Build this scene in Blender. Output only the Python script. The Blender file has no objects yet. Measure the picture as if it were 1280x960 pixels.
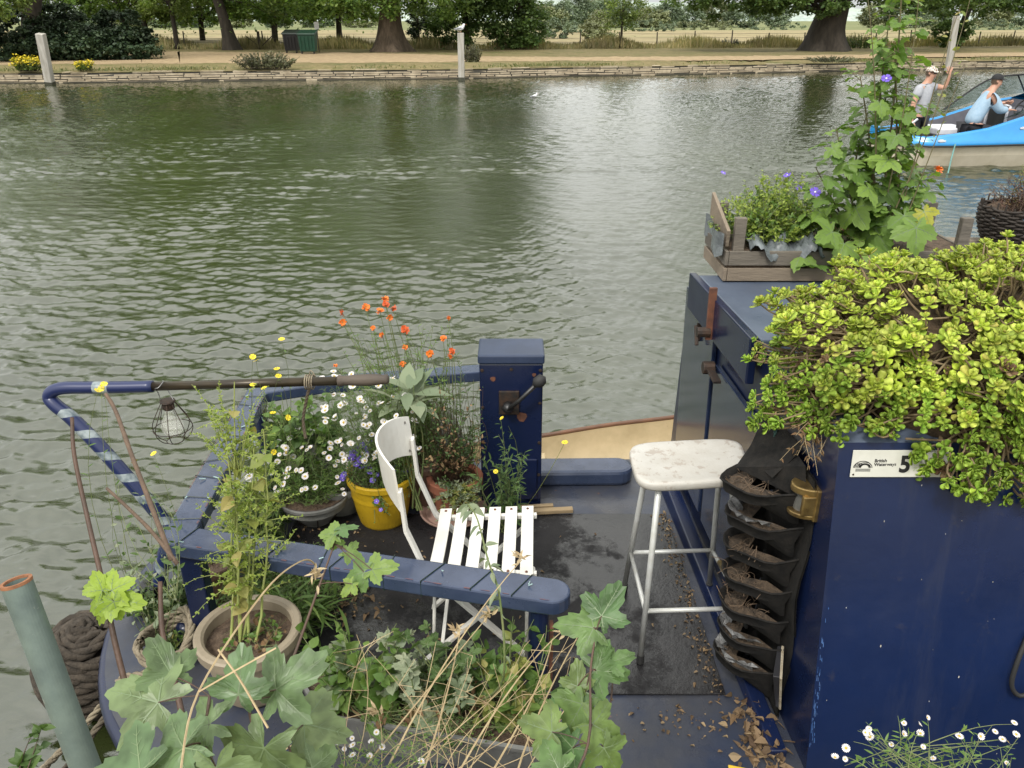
import bpy, bmesh, math, random
import numpy as np
from mathutils import Vector, Matrix
random.seed(7); rng = np.random.default_rng(11)
scene = bpy.context.scene
COL = scene.collection
R_ = math.radians
PI = math.pi
# ------------------------------------------------------------------ camera
PITCH = R_(24.8); FPX = 985.0; CAMZ = 2.6
cp, sp = math.cos(PITCH), math.sin(PITCH)
def ray(px, py):
    u = (px-640)/FPX; v = (py-480)/FPX
    return np.array([u, cp - v*sp, -sp - v*cp])
ORI = np.array([0, 0, CAMZ])
def tz(px, py, z):
    r = ray(px, py); return ORI + r*((z-CAMZ)/r[2])
def ty(px, py, y):
    r = ray(px, py); return ORI + r*(y/r[1])
def tx(px, py, x):
    r = ray(px, py); return ORI + r*(x/r[0])
def td(px, py, d):
    return ORI + ray(px, py)*d
cam = bpy.data.cameras.new("camera"); camo = bpy.data.objects.new("camera", cam); COL.objects.link(camo)
camo.location = (0, 0, CAMZ); camo.rotation_euler = (R_(90)-PITCH, 0, 0)
cam.sensor_width = 36; cam.lens = FPX/1280*36; cam.clip_start = .05; cam.clip_end = 9000
scene.camera = camo
# ------------------------------------------------------------------ light
w = bpy.data.worlds.new("World"); scene.world = w; w.use_nodes = True
nt = w.node_tree; nt.nodes.clear()
out = nt.nodes.new('ShaderNodeOutputWorld'); bg = nt.nodes.new('ShaderNodeBackground')
sky = nt.nodes.new('ShaderNodeTexSky'); sky.sky_type = 'NISHITA'; sky.sun_disc = False
SUN_EL, SUN_ROT = 52, 205
sky.sun_elevation = R_(SUN_EL); sky.sun_rotation = R_(SUN_ROT); sky.dust_density = 4; sky.air_density = 1.2
hs = nt.nodes.new('ShaderNodeHueSaturation'); hs.inputs['Saturation'].default_value = .16; hs.inputs['Value'].default_value = 1.0
tcw = nt.nodes.new('ShaderNodeTexCoord'); mpw = nt.nodes.new('ShaderNodeMapping'); mpw.inputs['Scale'].default_value = (1.2, 1.2, 3.5)
nzw = nt.nodes.new('ShaderNodeTexNoise'); nzw.inputs['Scale'].default_value = 1.6; nzw.inputs['Detail'].default_value = 5
rpw = nt.nodes.new('ShaderNodeValToRGB'); rpw.color_ramp.elements[0].position = .32; rpw.color_ramp.elements[1].position = .7
rpw.color_ramp.elements[0].color = (.84, .86, .88, 1); rpw.color_ramp.elements[1].color = (1.12, 1.1, 1.06, 1)
mxw = nt.nodes.new('ShaderNodeMixRGB'); mxw.blend_type = 'MULTIPLY'; mxw.inputs[0].default_value = 1
grey = nt.nodes.new('ShaderNodeMixRGB'); grey.inputs[0].default_value = .6; grey.inputs[2].default_value = (13.2, 13.2, 12.7, 1)
L = nt.links.new
L(tcw.outputs['Generated'], mpw.inputs[0]); L(mpw.outputs[0], nzw.inputs['Vector']); L(nzw.outputs['Fac'], rpw.inputs[0])
L(sky.outputs[0], hs.inputs['Color']); L(hs.outputs[0], grey.inputs[1]); L(grey.outputs[0], mxw.inputs[1]); L(rpw.outputs[0], mxw.inputs[2])
sep = nt.nodes.new('ShaderNodeSeparateXYZ'); L(tcw.outputs['Generated'], sep.inputs[0])
rg = nt.nodes.new('ShaderNodeValToRGB'); rg.color_ramp.elements[0].position = 0; rg.color_ramp.elements[0].color = (.56, .58, .59, 1); rg.color_ramp.elements[1].position = .7; rg.color_ramp.elements[1].color = (1.3, 1.3, 1.3, 1); e_ = rg.color_ramp.elements.new(.14); e_.color = (1.0, 1.0, 1.0, 1)
L(sep.outputs['Z'], rg.inputs[0]); mg = nt.nodes.new('ShaderNodeMixRGB'); mg.blend_type = 'MULTIPLY'; mg.inputs[0].default_value = 1
L(mxw.outputs[0], mg.inputs[1]); L(rg.outputs[0], mg.inputs[2]); L(mg.outputs[0], bg.inputs[0]); bg.inputs[1].default_value = .15; L(bg.outputs[0], out.inputs[0])
sl = bpy.data.lights.new("sun", 'SUN'); slo = bpy.data.objects.new("sun", sl); COL.objects.link(slo)
sl.energy = 2.4; sl.angle = R_(11); sl.color = (1, .95, .88)
az = R_(SUN_ROT)
sd = Vector((math.sin(az)*math.cos(R_(SUN_EL)), math.cos(az)*math.cos(R_(SUN_EL)), math.sin(R_(SUN_EL))))
slo.rotation_euler = sd.to_track_quat('Z', 'Y').to_euler()
scene.view_settings.view_transform = 'Standard'; scene.view_settings.look = 'None'; scene.view_settings.exposure = 0
scene.cycles.max_bounces = 7; scene.cycles.transparent_max_bounces = 8
# ------------------------------------------------------------------ materials
class NB:
    def __init__(s, name):
        s.m = bpy.data.materials.new(name); s.m.use_nodes = True; s.t = s.m.node_tree; s.t.nodes.clear()
        s.o = s.n('OutputMaterial'); s.p = s.n('BsdfPrincipled'); s.l(s.p.outputs[0], s.o.inputs[0])
    def n(s, k, **kw):
        nd = s.t.nodes.new('ShaderNode'+k)
        for a, b in kw.items(): setattr(nd, a, b)
        return nd
    def l(s, a, b): s.t.links.new(a, b)
    def noise(s, scale, detail=4, vec=None, rough=.55, dist=0):
        nz = s.n('TexNoise'); nz.inputs['Scale'].default_value = scale; nz.inputs['Detail'].default_value = detail
        nz.inputs['Roughness'].default_value = rough; nz.inputs['Distortion'].default_value = dist
        if vec is None:
            if not hasattr(s, 'tc'): s.tc = s.n('TexCoord')
            vec = s.tc.outputs['Object']
        s.l(vec, nz.inputs['Vector']); return nz.outputs['Fac']
    def mapped(s, sc):
        if not hasattr(s, 'tc'): s.tc = s.n('TexCoord')
        mp = s.n('Mapping'); mp.inputs['Scale'].default_value = sc; s.l(s.tc.outputs['Object'], mp.inputs[0]); return mp.outputs[0]
    def ramp(s, fac, stops):
        r = s.n('ValToRGB'); cr = r.color_ramp
        while len(cr.elements) < len(stops): cr.elements.new(.5)
        for e, (p, c) in zip(cr.elements, stops): e.position = p; e.color = (*c, 1) if len(c) == 3 else c
        s.l(fac, r.inputs[0]); return r.outputs[0]
    def mix(s, fac, a, b, mode='MIX'):
        m = s.n('MixRGB'); m.blend_type = mode
        for sock, v in ((m.inputs[0], fac), (m.inputs[1], a), (m.inputs[2], b)):
            if isinstance(v, (int, float)): sock.default_value = v
            elif isinstance(v, tuple): sock.default_value = (*v, 1)
            else: s.l(v, sock)
        return m.outputs[0]
    def bump(s, h, st, dist=.01):
        b = s.n('Bump'); b.inputs['Strength'].default_value = st; b.inputs['Distance'].default_value = dist
        s.l(h, b.inputs['Height']); s.l(b.outputs[0], s.p.inputs['Normal'])
    def math(s, op, a, b=None):
        m = s.n('Math'); m.operation = op
        for i, v in enumerate((a, b)):
            if v is None: continue
            if isinstance(v, (int, float)): m.inputs[i].default_value = v
            else: s.l(v, m.inputs[i])
        return m.outputs[0]
def mat(name, c1, c2=None, rough=.6, metal=0, scale=6, bump=0, bscale=40, spec=.5, lo=.35, hi=.65, spots=None, sc=(1, 1, 1), sthr=.7, rvar=0, coat=0):
    b = NB(name); p = b.p
    p.inputs['Roughness'].default_value = rough; p.inputs['Metallic'].default_value = metal; p.inputs['Specular IOR Level'].default_value = spec
    if coat: p.inputs['Coat Weight'].default_value = coat; p.inputs['Coat Roughness'].default_value = .2
    v = b.mapped(sc)
    c2 = c2 or tuple(x*.7 for x in c1)
    col = b.ramp(b.noise(scale, 6, v, .65), [(lo, c1), (hi, c2)])
    if spots:
        f = b.ramp(b.noise(scale*5.3, 5, v, .7), [(sthr, (0, 0, 0)), (sthr+.03, (1, 1, 1))])
        col = b.mix(f, col, spots)
    b.l(col, p.inputs['Base Color'])
    if rvar:
        r = b.ramp(b.noise(scale*1.7, 5, v), [(.3, (max(rough-rvar, .03),)*3), (.7, (min(rough+rvar, 1),)*3)])
        b.l(r, p.inputs['Roughness'])
    if bump: b.bump(b.noise(bscale, 5, v, .6), bump)
    return b.m
def leafmat(name, cols, rough=.5, trans=.3, clump=None, patch=.5):
    b = NB(name); p = b.p; g = b.n('NewGeometry'); p.inputs['Roughness'].default_value = rough; p.inputs['Specular IOR Level'].default_value = .35
    st = [(i/max(len(cols)-1, 1), c) for i, c in enumerate(cols)]
    col = b.ramp(g.outputs['Random Per Island'], st)
    if clump:
        f = b.noise(clump, 2); f = b.ramp(f, [(.36, (1-patch,)*3), (.64, (1.25,)*3)])
        col = b.mix(1.0, col, f, 'MULTIPLY')
    b.l(col, p.inputs['Base Color'])
    tr = b.n('BsdfTranslucent'); b.l(b.mix(1.0, col, (1.35, 1.5, .6), 'MULTIPLY'), tr.inputs[0])
    mx = b.n('MixShader'); mx.inputs[0].default_value = trans; b.l(p.outputs[0], mx.inputs[1]); b.l(tr.outputs[0], mx.inputs[2]); b.l(mx.outputs[0], b.o.inputs[0])
    return b.m
# ------------------------------------------------------------------ mesh helper
def nrm(v):
    v = np.asarray(v, float); n = np.linalg.norm(v, axis=-1, keepdims=True); return v/np.maximum(n, 1e-9)
class MB:
    def __init__(s): s.v = []; s.n = 0; s.f = {}; s.uv = []; s.hasuv = False
    def add(s, v, f, mi=0, uv=None):
        v = np.asarray(v, float).reshape(-1, 3)
        for q in (f if isinstance(f, list) and f and isinstance(f[0], np.ndarray) and f[0].ndim == 2 else [f]):
            if isinstance(q, np.ndarray): s.f.setdefault(q.shape[1], []).append((q+s.n, mi))
            else:
                by = {}
                for t in q: by.setdefault(len(t), []).append(t)
                for k, a in by.items(): s.f.setdefault(k, []).append((np.array(a)+s.n, mi))
        s.v.append(v); s.n += len(v)
        if uv is not None: s.hasuv = True; s.uv.append(np.asarray(uv, float))
        else: s.uv.append(np.zeros((len(v), 2)))
        return s
    def box(s, lo, hi, mi=0):
        x0, y0, z0 = lo; x1, y1, z1 = hi
        v = [(x0,y0,z0),(x1,y0,z0),(x1,y1,z0),(x0,y1,z0),(x0,y0,z1),(x1,y0,z1),(x1,y1,z1),(x0,y1,z1)]
        return s.hexa(v, mi)
    def hexa(s, v, mi=0):
        return s.add(v, [(0,3,2,1),(4,5,6,7),(0,1,5,4),(1,2,6,5),(2,3,7,6),(3,0,4,7)], mi)
    def beam(s, p0, p1, w, h, up=(0, 0, 1), mi=0, w1=None):
        p0, p1 = np.array(p0, float), np.array(p1, float); d = nrm(p1-p0); r = nrm(np.cross(d, up)); u = np.cross(r, d); w1 = w1 or w
        v = []
        for p, ww in ((p0, w), (p1, w1)):
            for a, b_ in ((-1, -1), (1, -1), (1, 1), (-1, 1)): v.append(p + r*a*ww/2 + u*b_*h/2)
        return s.add(v, [(0,1,2,3),(7,6,5,4),(0,4,5,1),(1,5,6,2),(2,6,7,3),(3,7,4,0)], mi)
    def tube(s, pts, r, n=8, mi=0, cap=True, closed=False):
        pts = np.asarray(pts, float); m = len(pts)
        r = np.full(m, r, float) if np.isscalar(r) else np.asarray(r, float)
        t = np.gradient(pts, axis=0) if not closed else np.roll(pts, -1, 0)-np.roll(pts, 1, 0)
        t = nrm(t)
        a = np.array([0, 0, 1.0]) if abs(t[0][2]) < .9 else np.array([1.0, 0, 0])
        us = []; u = nrm(np.cross(t[0], a))
        for i in range(m):
            u = nrm(u - t[i]*np.dot(u, t[i])); us.append(u)
        us = np.array(us); ws = np.cross(t, us)
        ang = np.arange(n)*2*PI/n
        v = pts[:, None]+r[:, None, None]*(np.cos(ang)[None, :, None]*us[:, None]+np.sin(ang)[None, :, None]*ws[:, None])
        L_ = np.concatenate([[0], np.cumsum(np.linalg.norm(np.diff(pts, axis=0), axis=1))])
        uv = np.stack([np.repeat(L_[:, None], n, 1), np.repeat((ang/(2*PI))[None], m, 0)], -1).reshape(-1, 2)
        i = np.arange(m if closed else m-1)[:, None]; j = np.arange(n)[None]; i2 = (i+1) % m; j2 = (j+1) % n
        f = np.stack([i*n+j, i*n+j2, i2*n+j2, i2*n+j], -1).reshape(-1, 4)
        fl = [f]
        s.add(v.reshape(-1, 3), f, mi, uv)
        if cap and not closed and n > 3:
            b0 = s.n - m*n
            s.f.setdefault(n, []).append((np.array([list(range(n))[::-1]])+b0, mi)); s.f.setdefault(n, []).append((np.array([list(range(n))])+b0+(m-1)*n, mi))
        return s
    def lathe(s, prof, c, n=24, mi=0, sx=1, sy=1, axis=None):
        prof = np.asarray(prof, float); m = len(prof); ang = np.arange(n)*2*PI/n
        v = np.stack([prof[:, 0][:, None]*np.cos(ang)*sx, prof[:, 0][:, None]*np.sin(ang)*sy, np.repeat(prof[:, 1][:, None], n, 1)], -1).reshape(-1, 3)
        if axis is not None:
            z = nrm(axis); x = nrm(np.cross(z, [0.3, 1, 0.1])); y = np.cross(z, x); v = v[:, :1]*x+v[:, 1:2]*y+v[:, 2:]*z
        v = v+np.array(c)
        i = np.arange(m-1)[:, None]; j = np.arange(n)[None]; j2 = (j+1) % n
        f = np.stack([i*n+j, i*n+j2, (i+1)*n+j2, (i+1)*n+j], -1).reshape(-1, 4)
        return s.add(v, f, mi)
    def grid(s, P, mi=0, wrap=False, uv=None):   # P (m,n,3)
        m, n = P.shape[:2]; i = np.arange(m-1)[:, None]; j = np.arange(n if wrap else n-1)[None]; j2 = (j+1) % n
        f = np.stack([i*n+j, i*n+j2, (i+1)*n+j2, (i+1)*n+j], -1).reshape(-1, 4)
        return s.add(P.reshape(-1, 3), f, mi, uv)
    def inst(s, T, pos, Rm, sc, mi=0):
        tv, tf, tm = T
        pos = np.asarray(pos, float).reshape(-1, 3); N = len(pos)
        if N == 0: return s
        sc = np.broadcast_to(np.asarray(sc, float), (N,)) if np.ndim(sc) < 2 else sc
        lv = tv[None]*(sc[:, None, None] if sc.ndim == 1 else sc[:, None, :])
        v = np.einsum('nij,nkj->nki', Rm, lv)+pos[:, None]
        K = len(tv); by = {}
        for q, m in zip(tf, tm): by.setdefault((len(q), m), []).append(q)
        off = np.arange(N)*K
        base = s.n
        s.v.append(v.reshape(-1, 3)); s.uv.append(np.tile(tv[:, :2], (N, 1))); s.n += N*K
        for (k, m), a in by.items():
            a = np.array(a); f = (a[None]+off[:, None, None]).reshape(-1, k)+base
            s.f.setdefault(k, []).append((f, mi+m))
        return s
    def build(s, name, mats, parent=None, smooth=False, bevel=0, bseg=2, loc=None, label=None, kind=None):
        me = bpy.data.meshes.new(name)
        V = np.concatenate(s.v) if s.v else np.zeros((0, 3))
        if parent is not None: V = V-np.array(wloc(parent))
        elif loc is not None: V = V-np.array(loc)
        me.vertices.add(len(V)); me.vertices.foreach_set('co', V.astype(np.float32).ravel())
        idx = []; tot = []; mi = []
        for k, lst in s.f.items():
            for f, m in lst:
                idx.append(f.ravel()); tot.append(np.full(len(f), k)); mi.append(np.full(len(f), m))
        idx = np.concatenate(idx); tot = np.concatenate(tot); mi = np.concatenate(mi)
        me.loops.add(len(idx)); me.loops.foreach_set('vertex_index', idx.astype(np.int32))
        me.polygons.add(len(tot)); me.polygons.foreach_set('loop_start', np.concatenate([[0], np.cumsum(tot)[:-1]]).astype(np.int32))
        me.polygons.foreach_set('loop_total', tot.astype(np.int32)); me.polygons.foreach_set('material_index', mi.astype(np.int32))
        me.polygons.foreach_set('use_smooth', np.full(len(tot), bool(smooth)))
        if s.hasuv:
            uvl = me.uv_layers.new(name='UVMap'); U = np.concatenate(s.uv)[idx]; uvl.data.foreach_set('uv', U.astype(np.float32).ravel())
        me.update(calc_edges=True); me.validate()
        for m in (mats if isinstance(mats, (list, tuple)) else [mats]): me.materials.append(m)
        o = bpy.data.objects.new(name, me); COL.objects.link(o)
        if parent is not None: o.parent = parent
        elif loc is not None: o.location = loc
        if bevel:
            b = o.modifiers.new('bevel', 'BEVEL'); b.width = bevel; b.segments = bseg; b.limit_method = 'ANGLE'; b.angle_limit = R_(40)
            if smooth == 2:
                pass
        if label: o['label'] = label
        if kind: o['kind'] = kind
        return o
def wloc(o):
    v = Vector((0, 0, 0))
    while o is not None: v = v+o.location; o = o.parent
    return tuple(v)
def tag(o, label, cat=None, group=None, kind=None):
    o['label'] = label
    if cat: o['category'] = cat
    if group: o['group'] = group
    if kind: o['kind'] = kind
    return o
def thing(name, label, cat, loc, group=None):
    o = bpy.data.objects.new(name, None); o.empty_display_size = .1; COL.objects.link(o); o.location = tuple(float(x) for x in loc)
    return tag(o, label, cat, group)
def child(o, parent, loc):   # extra copy sharing mesh data
    c = o.copy(); COL.objects.link(c); c.parent = parent; c.location = Vector(loc)-Vector(wloc(parent)); return c
def curve(pts, n=12):        # catmull-rom through pts
    P = np.asarray(pts, float); P = np.vstack([2*P[0]-P[1], P, 2*P[-1]-P[-2]]); out = []
    for i in range(1, len(P)-2):
        for k in range(n):
            t = k/n; a, b, c, d = P[i-1:i+3]
            out.append(.5*((2*b)+(-a+c)*t+(2*a-5*b+4*c-d)*t*t+(-a+3*b-3*c+d)*t**3))
    out.append(P[-2]); return np.array(out)
# ------------------------------------------------------------------ leaf templates  (x along, y across, z normal)
def T_oval(w=.5, curl=.15, fold=.1, peak=.4):
    ts = [0, peak*.55, peak, (1+peak)/2, 1]; ws = [0, .75*w/2, w/2, .68*w/2, 0]
    v = []; idx = {}
    for i, (t, a) in enumerate(zip(ts, ws)):
        z = -curl*t*t
        idx[(i, 0)] = len(v); v.append((t, 0, z))
        if a > 0:
            idx[(i, 1)] = len(v); v.append((t, a, z+fold*a*2)); idx[(i, -1)] = len(v); v.append((t, -a, z+fold*a*2))
    f = [(0, idx[1, 0], idx[1, 1]), (0, idx[1, -1], idx[1, 0])]
    for i in (1, 2):
        f += [(idx[i, 0], idx[i+1, 0], idx[i+1, 1], idx[i, 1]), (idx[i, -1], idx[i+1, -1], idx[i+1, 0], idx[i, 0])]
    f += [(idx[3, 0], idx[4, 0], idx[3, 1]), (idx[3, -1], idx[4, 0], idx[3, 0])]
    return np.array(v), f, [0]*len(f)
def T_quad(w=.6):
    v = [(0, 0, 0), (.5, -w/2, .04), (1, 0, -.06), (.5, w/2, .04)]; return np.array(v), [(0, 1, 2, 3)], [0]
def T_maple(lobes=5, teeth=True, depth=.45, curl=.12, seed=0):
    rr = random.Random(seed); curl = rr.uniform(.02, .3); w1, w2, w3 = rr.uniform(3, 8), rr.uniform(3, 8), rr.uniform(.02, .06); fold = rr.uniform(.06, .2)
    span = R_(285); outl = []
    axes = [(-1+2*k/(lobes-1))*span/2 for k in range(lobes)]
    lens = [x*rr.uniform(.88, 1.1) for x in {5: [.55, .85, 1, .85, .55], 3: [.75, 1, .75]}[lobes]]
    def rad(a):
        best = 0
        for ax, l in zip(axes, lens):
            dd = abs(a-ax)/(span/(lobes-1))
            best = max(best, l*(1-depth*min(1, dd*2)**1.25) if dd < .5 else 0)
        return best if best else .35
    n = 64
    ring = []
    for i in range(n+1):
        a = -span/2-.30+(span+.6)*i/n
        if abs(a) > span/2: r = rad(math.copysign(span/2, a))*(1-1.2*(abs(a)-span/2)/.6)
        else: r = rad(a)
        if teeth: r *= 1+.07*(1 if i % 3 == 0 else (-.6 if i % 3 == 1 else 0.1))*rr.uniform(.6, 1.4)
        ring.append((a, r))
    def zz(x, y, a):
        r = math.hypot(x, y); near = min(abs(a-ax) for ax in axes)
        return -curl*r*r+fold*near*r+w3*math.sin(w1*x+w2*y+seed)*min(1, r*2)
    v = [(0, 0, 0)]
    for s_ in (.33, .66, 1):
        for a, r in ring:
            x, y = math.cos(a)*r*s_, math.sin(a)*r*s_; v.append((x, y, zz(x, y, a)))
    f = []; m = n+1
    for i in range(n):
        f.append((0, 1+i, 2+i))
        for k in (0, 1): b = 1+k*m; f.append((b+i, b+m+i, b+m+i+1, b+i+1))
    tm = [0]*len(f)
    # veins : thin strips just above the blade
    for ax, l in zip(axes, lens):
        prev = None
        for k in range(6):
            t = k/5*.93*l; x, y = math.cos(ax)*t, math.sin(ax)*t; wd = .014*(1-.8*k/5); px, py = -math.sin(ax)*wd, math.cos(ax)*wd; z = zz(x, y, ax)+.008
            a0 = len(v); v += [(x+px, y+py, z), (x-px, y-py, z)]
            if prev is not None: f.append((prev, prev+1, a0+1, a0)); tm.append(1)
            prev = a0
        for t in (.3, .5, .7):
            for sg in (-1, 1):
                x0, y0 = math.cos(ax)*t*l, math.sin(ax)*t*l; a2 = ax+sg*.75; ln = .26*l*(1.1-t)
                q = []
                for k, tt in enumerate((0, .5, 1)):
                    x, y = x0+math.cos(a2)*ln*tt, y0+math.sin(a2)*ln*tt; aa = math.atan2(y, x); wd = .006*(1-.6*tt)
                    q.append(len(v)); z = zz(x, y, aa)+.009; v += [(x-math.sin(a2)*wd, y+math.cos(a2)*wd, z), (x+math.sin(a2)*wd, y-math.cos(a2)*wd, z)]
                for k in (0, 1): f.append((q[k], q[k]+1, q[k+1]+1, q[k+1])); tm.append(1)
    return np.array(v), f, tm
def T_spat(cup=.22):
    v = []; ts = [0, .3, .6, .82, 1]; ws = [.09, .15, .31, .34, .17]
    for t, a in zip(ts, ws):
        z = cup*t*t-.05
        v += [(t, -a, z+.03), (t, 0, z-.02), (t, a, z+.03), (t, 0, z-.09)]
    f = []
    for i in range(4):
        b = 4*i
        f += [(b, b+4, b+5, b+1), (b+1, b+5, b+6, b+2), (b+2, b+6, b+7, b+3), (b+3, b+7, b+4, b)]
    f.append((16, 19, 18, 17)); return np.array(v), f, [0]*len(f)
def T_flower(n=13, r=1, inner=.36, pw=.8, cup=.1, disc=True, dz=.12):
    v = []; f = []; tm = []
    for k in range(n):
        a = 2*PI*k/n; c, s_ = math.cos(a), math.sin(a); hw = math.pi/n*pw
        b = len(v)
        for (rr, ww) in ((inner*.7, .5), (.75*r, 1), (r, .55)):
            for sg in (-1, 1):
                aa = sg*hw*ww*rr; v.append((rr*c-aa*s_, rr*s_+aa*c, cup*rr*rr))
        f += [(b, b+1, b+3, b+2), (b+2, b+3, b+5, b+4)]; tm += [0, 0]
    if disc:
        b = len(v)
        for rr, z in ((inner, .02), (inner*.75, dz), (.0, dz*1.4)):
            for k in range(8): a = 2*PI*k/8; v.append((rr*math.cos(a), rr*math.sin(a), z))
        for q in range(2):
            for k in range(8): k2 = (k+1) % 8; f.append((b+q*8+k, b+q*8+k2, b+q*8+8+k2, b+q*8+8+k)); tm.append(1)
    return np.array(v), f, tm
OVAL = T_oval(); SLIM = T_oval(.22, .25, .05, .45); BROAD = T_oval(.75, .2, .12, .4); QUAD = T_quad(.7); STRAP = T_oval(.1, .5, .02, .4)
MAPLES = [T_maple(5, seed=i, depth=[.45, .5, .4, .48, .43, .52, .46][i]) for i in range(7)]; TRIL = T_maple(3, True, .5, .15, 5); SPAT = T_spat()
def frame(d, up_noise=.4, up=(0, 0, 1)):
    d = nrm(np.asarray(d, float).reshape(-1, 3)); n = np.array(up)+rng.normal(0, up_noise, d.shape)
    y = nrm(np.cross(n, d)); n = np.cross(d, y); return np.stack([d, y, n], -1)
def randdir(N, zlo=-.3, zhi=.8):
    a = rng.uniform(0, 2*PI, N); z = rng.uniform(zlo, zhi, N); r = np.sqrt(1-z*z); return np.stack([r*np.cos(a), r*np.sin(a), z], -1)
def qc(a, b, c, n):
    t = np.linspace(0, 1, n)[:, None]; return (1-t)**2*a+2*t*(1-t)*b+t*t*c
def sprig(S, Lf, base, tip, r0=.003, T=OVAL, ls=.03, n=12, start=.2, bend=.12, droop=.1, ns=7, side=3, lsv=.3, taper=.5, upn=.4, mi=0, out=.9):
    base, tip = np.array(base, float), np.array(tip, float); Ln = np.linalg.norm(tip-base)
    mid = (base+tip)/2+rng.normal(0, bend*Ln, 3)*np.array([1, 1, .4])+np.array([0, 0, droop*Ln])
    P = qc(base, mid, tip, ns)
    if S is not None: S.tube(P, np.linspace(r0, r0*.35, ns), side, cap=False)
    if Lf is not None and n > 0:
        t = np.sort(rng.uniform(start, 1, n)); pos = (1-t)[:, None]**2*base+2*(t*(1-t))[:, None]*mid+(t*t)[:, None]*tip
        tan = nrm(2*(1-t)[:, None]*(mid-base)+2*t[:, None]*(tip-mid))
        rd = randdir(n, -.3, .4); rd = nrm(rd-tan*(rd*tan).sum(1)[:, None]); d = nrm(tan*rng.uniform(.2, .8, (n, 1))+rd*out)
        sz = ls*(1-taper*t)*rng.uniform(1-lsv, 1+lsv, n)
        Lf.inst(T, pos, frame(d, upn), sz, mi)
    return P[-1], nrm(P[-1]-P[-2])
# ================================================================== MATERIALS
def water_mat():
    b = NB('river_water'); p = b.p
    p.inputs['Roughness'].default_value = .025; p.inputs['IOR'].default_value = 2.1; p.inputs['Specular IOR Level'].default_value = .5
    c = b.ramp(b.noise(.25, 4), [(.35, (.019, .026, .008)), (.68, (.028, .036, .011))])
    b.l(c, p.inputs['Base Color'])
    v = b.mapped((1, 2.0, 1)); b.bump(b.noise(13, 5, v, .62), .10, .05)
    return b.m
M_water = water_mat()
def ground_mat(name, cs, scale, extra=None, bump=.4):
    b = NB(name); b.p.inputs['Roughness'].default_value = .95; b.p.inputs['Specular IOR Level'].default_value = .1
    c = b.ramp(b.noise(scale, 7, None, .7), [(.3+.4*i/(len(cs)-1), x) for i, x in enumerate(cs)])
    c = b.mix(.5, c, b.ramp(b.noise(scale*9, 5, None, .7), [(.35, (.45, .45, .45)), (.65, (1.3, 1.3, 1.25))]), 'MULTIPLY')
    b.l(c, b.p.inputs['Base Color']); b.bump(b.noise(scale*14, 4), bump, .03)
    return b.m
M_grass = ground_mat('short_dry_grass', [(.075, .095, .035), (.21, .17, .09), (.10, .12, .04)], .55)
M_path = ground_mat('sandy_path', [(.27, .20, .125), (.37, .28, .175), (.30, .225, .14)], .35)
M_straw = ground_mat('straw_field', [(.24, .20, .11), (.30, .25, .145), (.20, .20, .09)], .05)
M_meadow = ground_mat('far_meadow', [(.15, .18, .08), (.20, .20, .10)], .02)
M_earth = ground_mat('bank_earth', [(.05, .04, .025), (.09, .08, .04)], 3)
M_stone = mat('revetment_stone', (.46, .39, .28), (.27, .22, .15), .9, scale=2.2, bump=.6, bscale=20, spots=(.10, .085, .055), sthr=.64)
M_wetstone = mat('wet_stone', (.055, .047, .03), (.03, .026, .018), .5, scale=3)
M_bark = mat('grey_brown_bark', (.115, .085, .058), (.05, .036, .024), .95, scale=5, bump=1, bscale=8, sc=(1, 1, .25))
M_barkd = mat('dark_bark', (.05, .04, .03), (.025, .02, .015), .95, scale=5, bump=1, bscale=9, sc=(1, 1, .25))
LF = {
 'plane': leafmat('plane_tree_leaf', [(0.088, 0.152, 0.039), (0.157, 0.245, 0.063), (0.235, 0.314, 0.099)], clump=.5, trans=.42, patch=.45),
 'dark': leafmat('dark_evergreen_leaf', [(0.020, 0.039, 0.020), (0.034, 0.059, 0.027), (0.056, 0.084, 0.039)], clump=.7, trans=.1, patch=.55),
 'light': leafmat('light_green_leaf', [(0.110, 0.165, 0.039), (0.172, 0.235, 0.063), (0.235, 0.282, 0.094)], clump=.6, trans=.35, patch=.45),
 'oak': leafmat('oak_leaf', [(0.059, 0.108, 0.035), (0.108, 0.172, 0.049), (0.157, 0.225, 0.078)], clump=.5, trans=.38, patch=.45),
 'far': leafmat('hazy_far_leaf', [(.12, .17, .10), (.15, .20, .12), (.19, .23, .14)], clump=.12, trans=.1, patch=.35),  # aerial haze is mixed into these paler leaf colours
 'far2': leafmat('hazy_olive_leaf', [(.17, .19, .09), (.22, .24, .12)], clump=.12, trans=.1, patch=.35),  # olive variant, distance haze likewise in the colour
 'grass': leafmat('dry_tall_grass', [(0.200, 0.180, 0.075), (0.310, 0.250, 0.130), (0.150, 0.160, 0.060)], trans=.2, clump=.35, patch=.5),
 'sage': leafmat('grey_green_shrub_leaf', [(.15, .16, .09), (.20, .20, .13), (.12, .13, .07)], trans=.2, clump=1.2),
 'yellow': leafmat('yellow_bank_flower', [(.55, .42, .02), (.65, .50, .03), (.30, .30, .04)], trans=.2),
}
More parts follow.
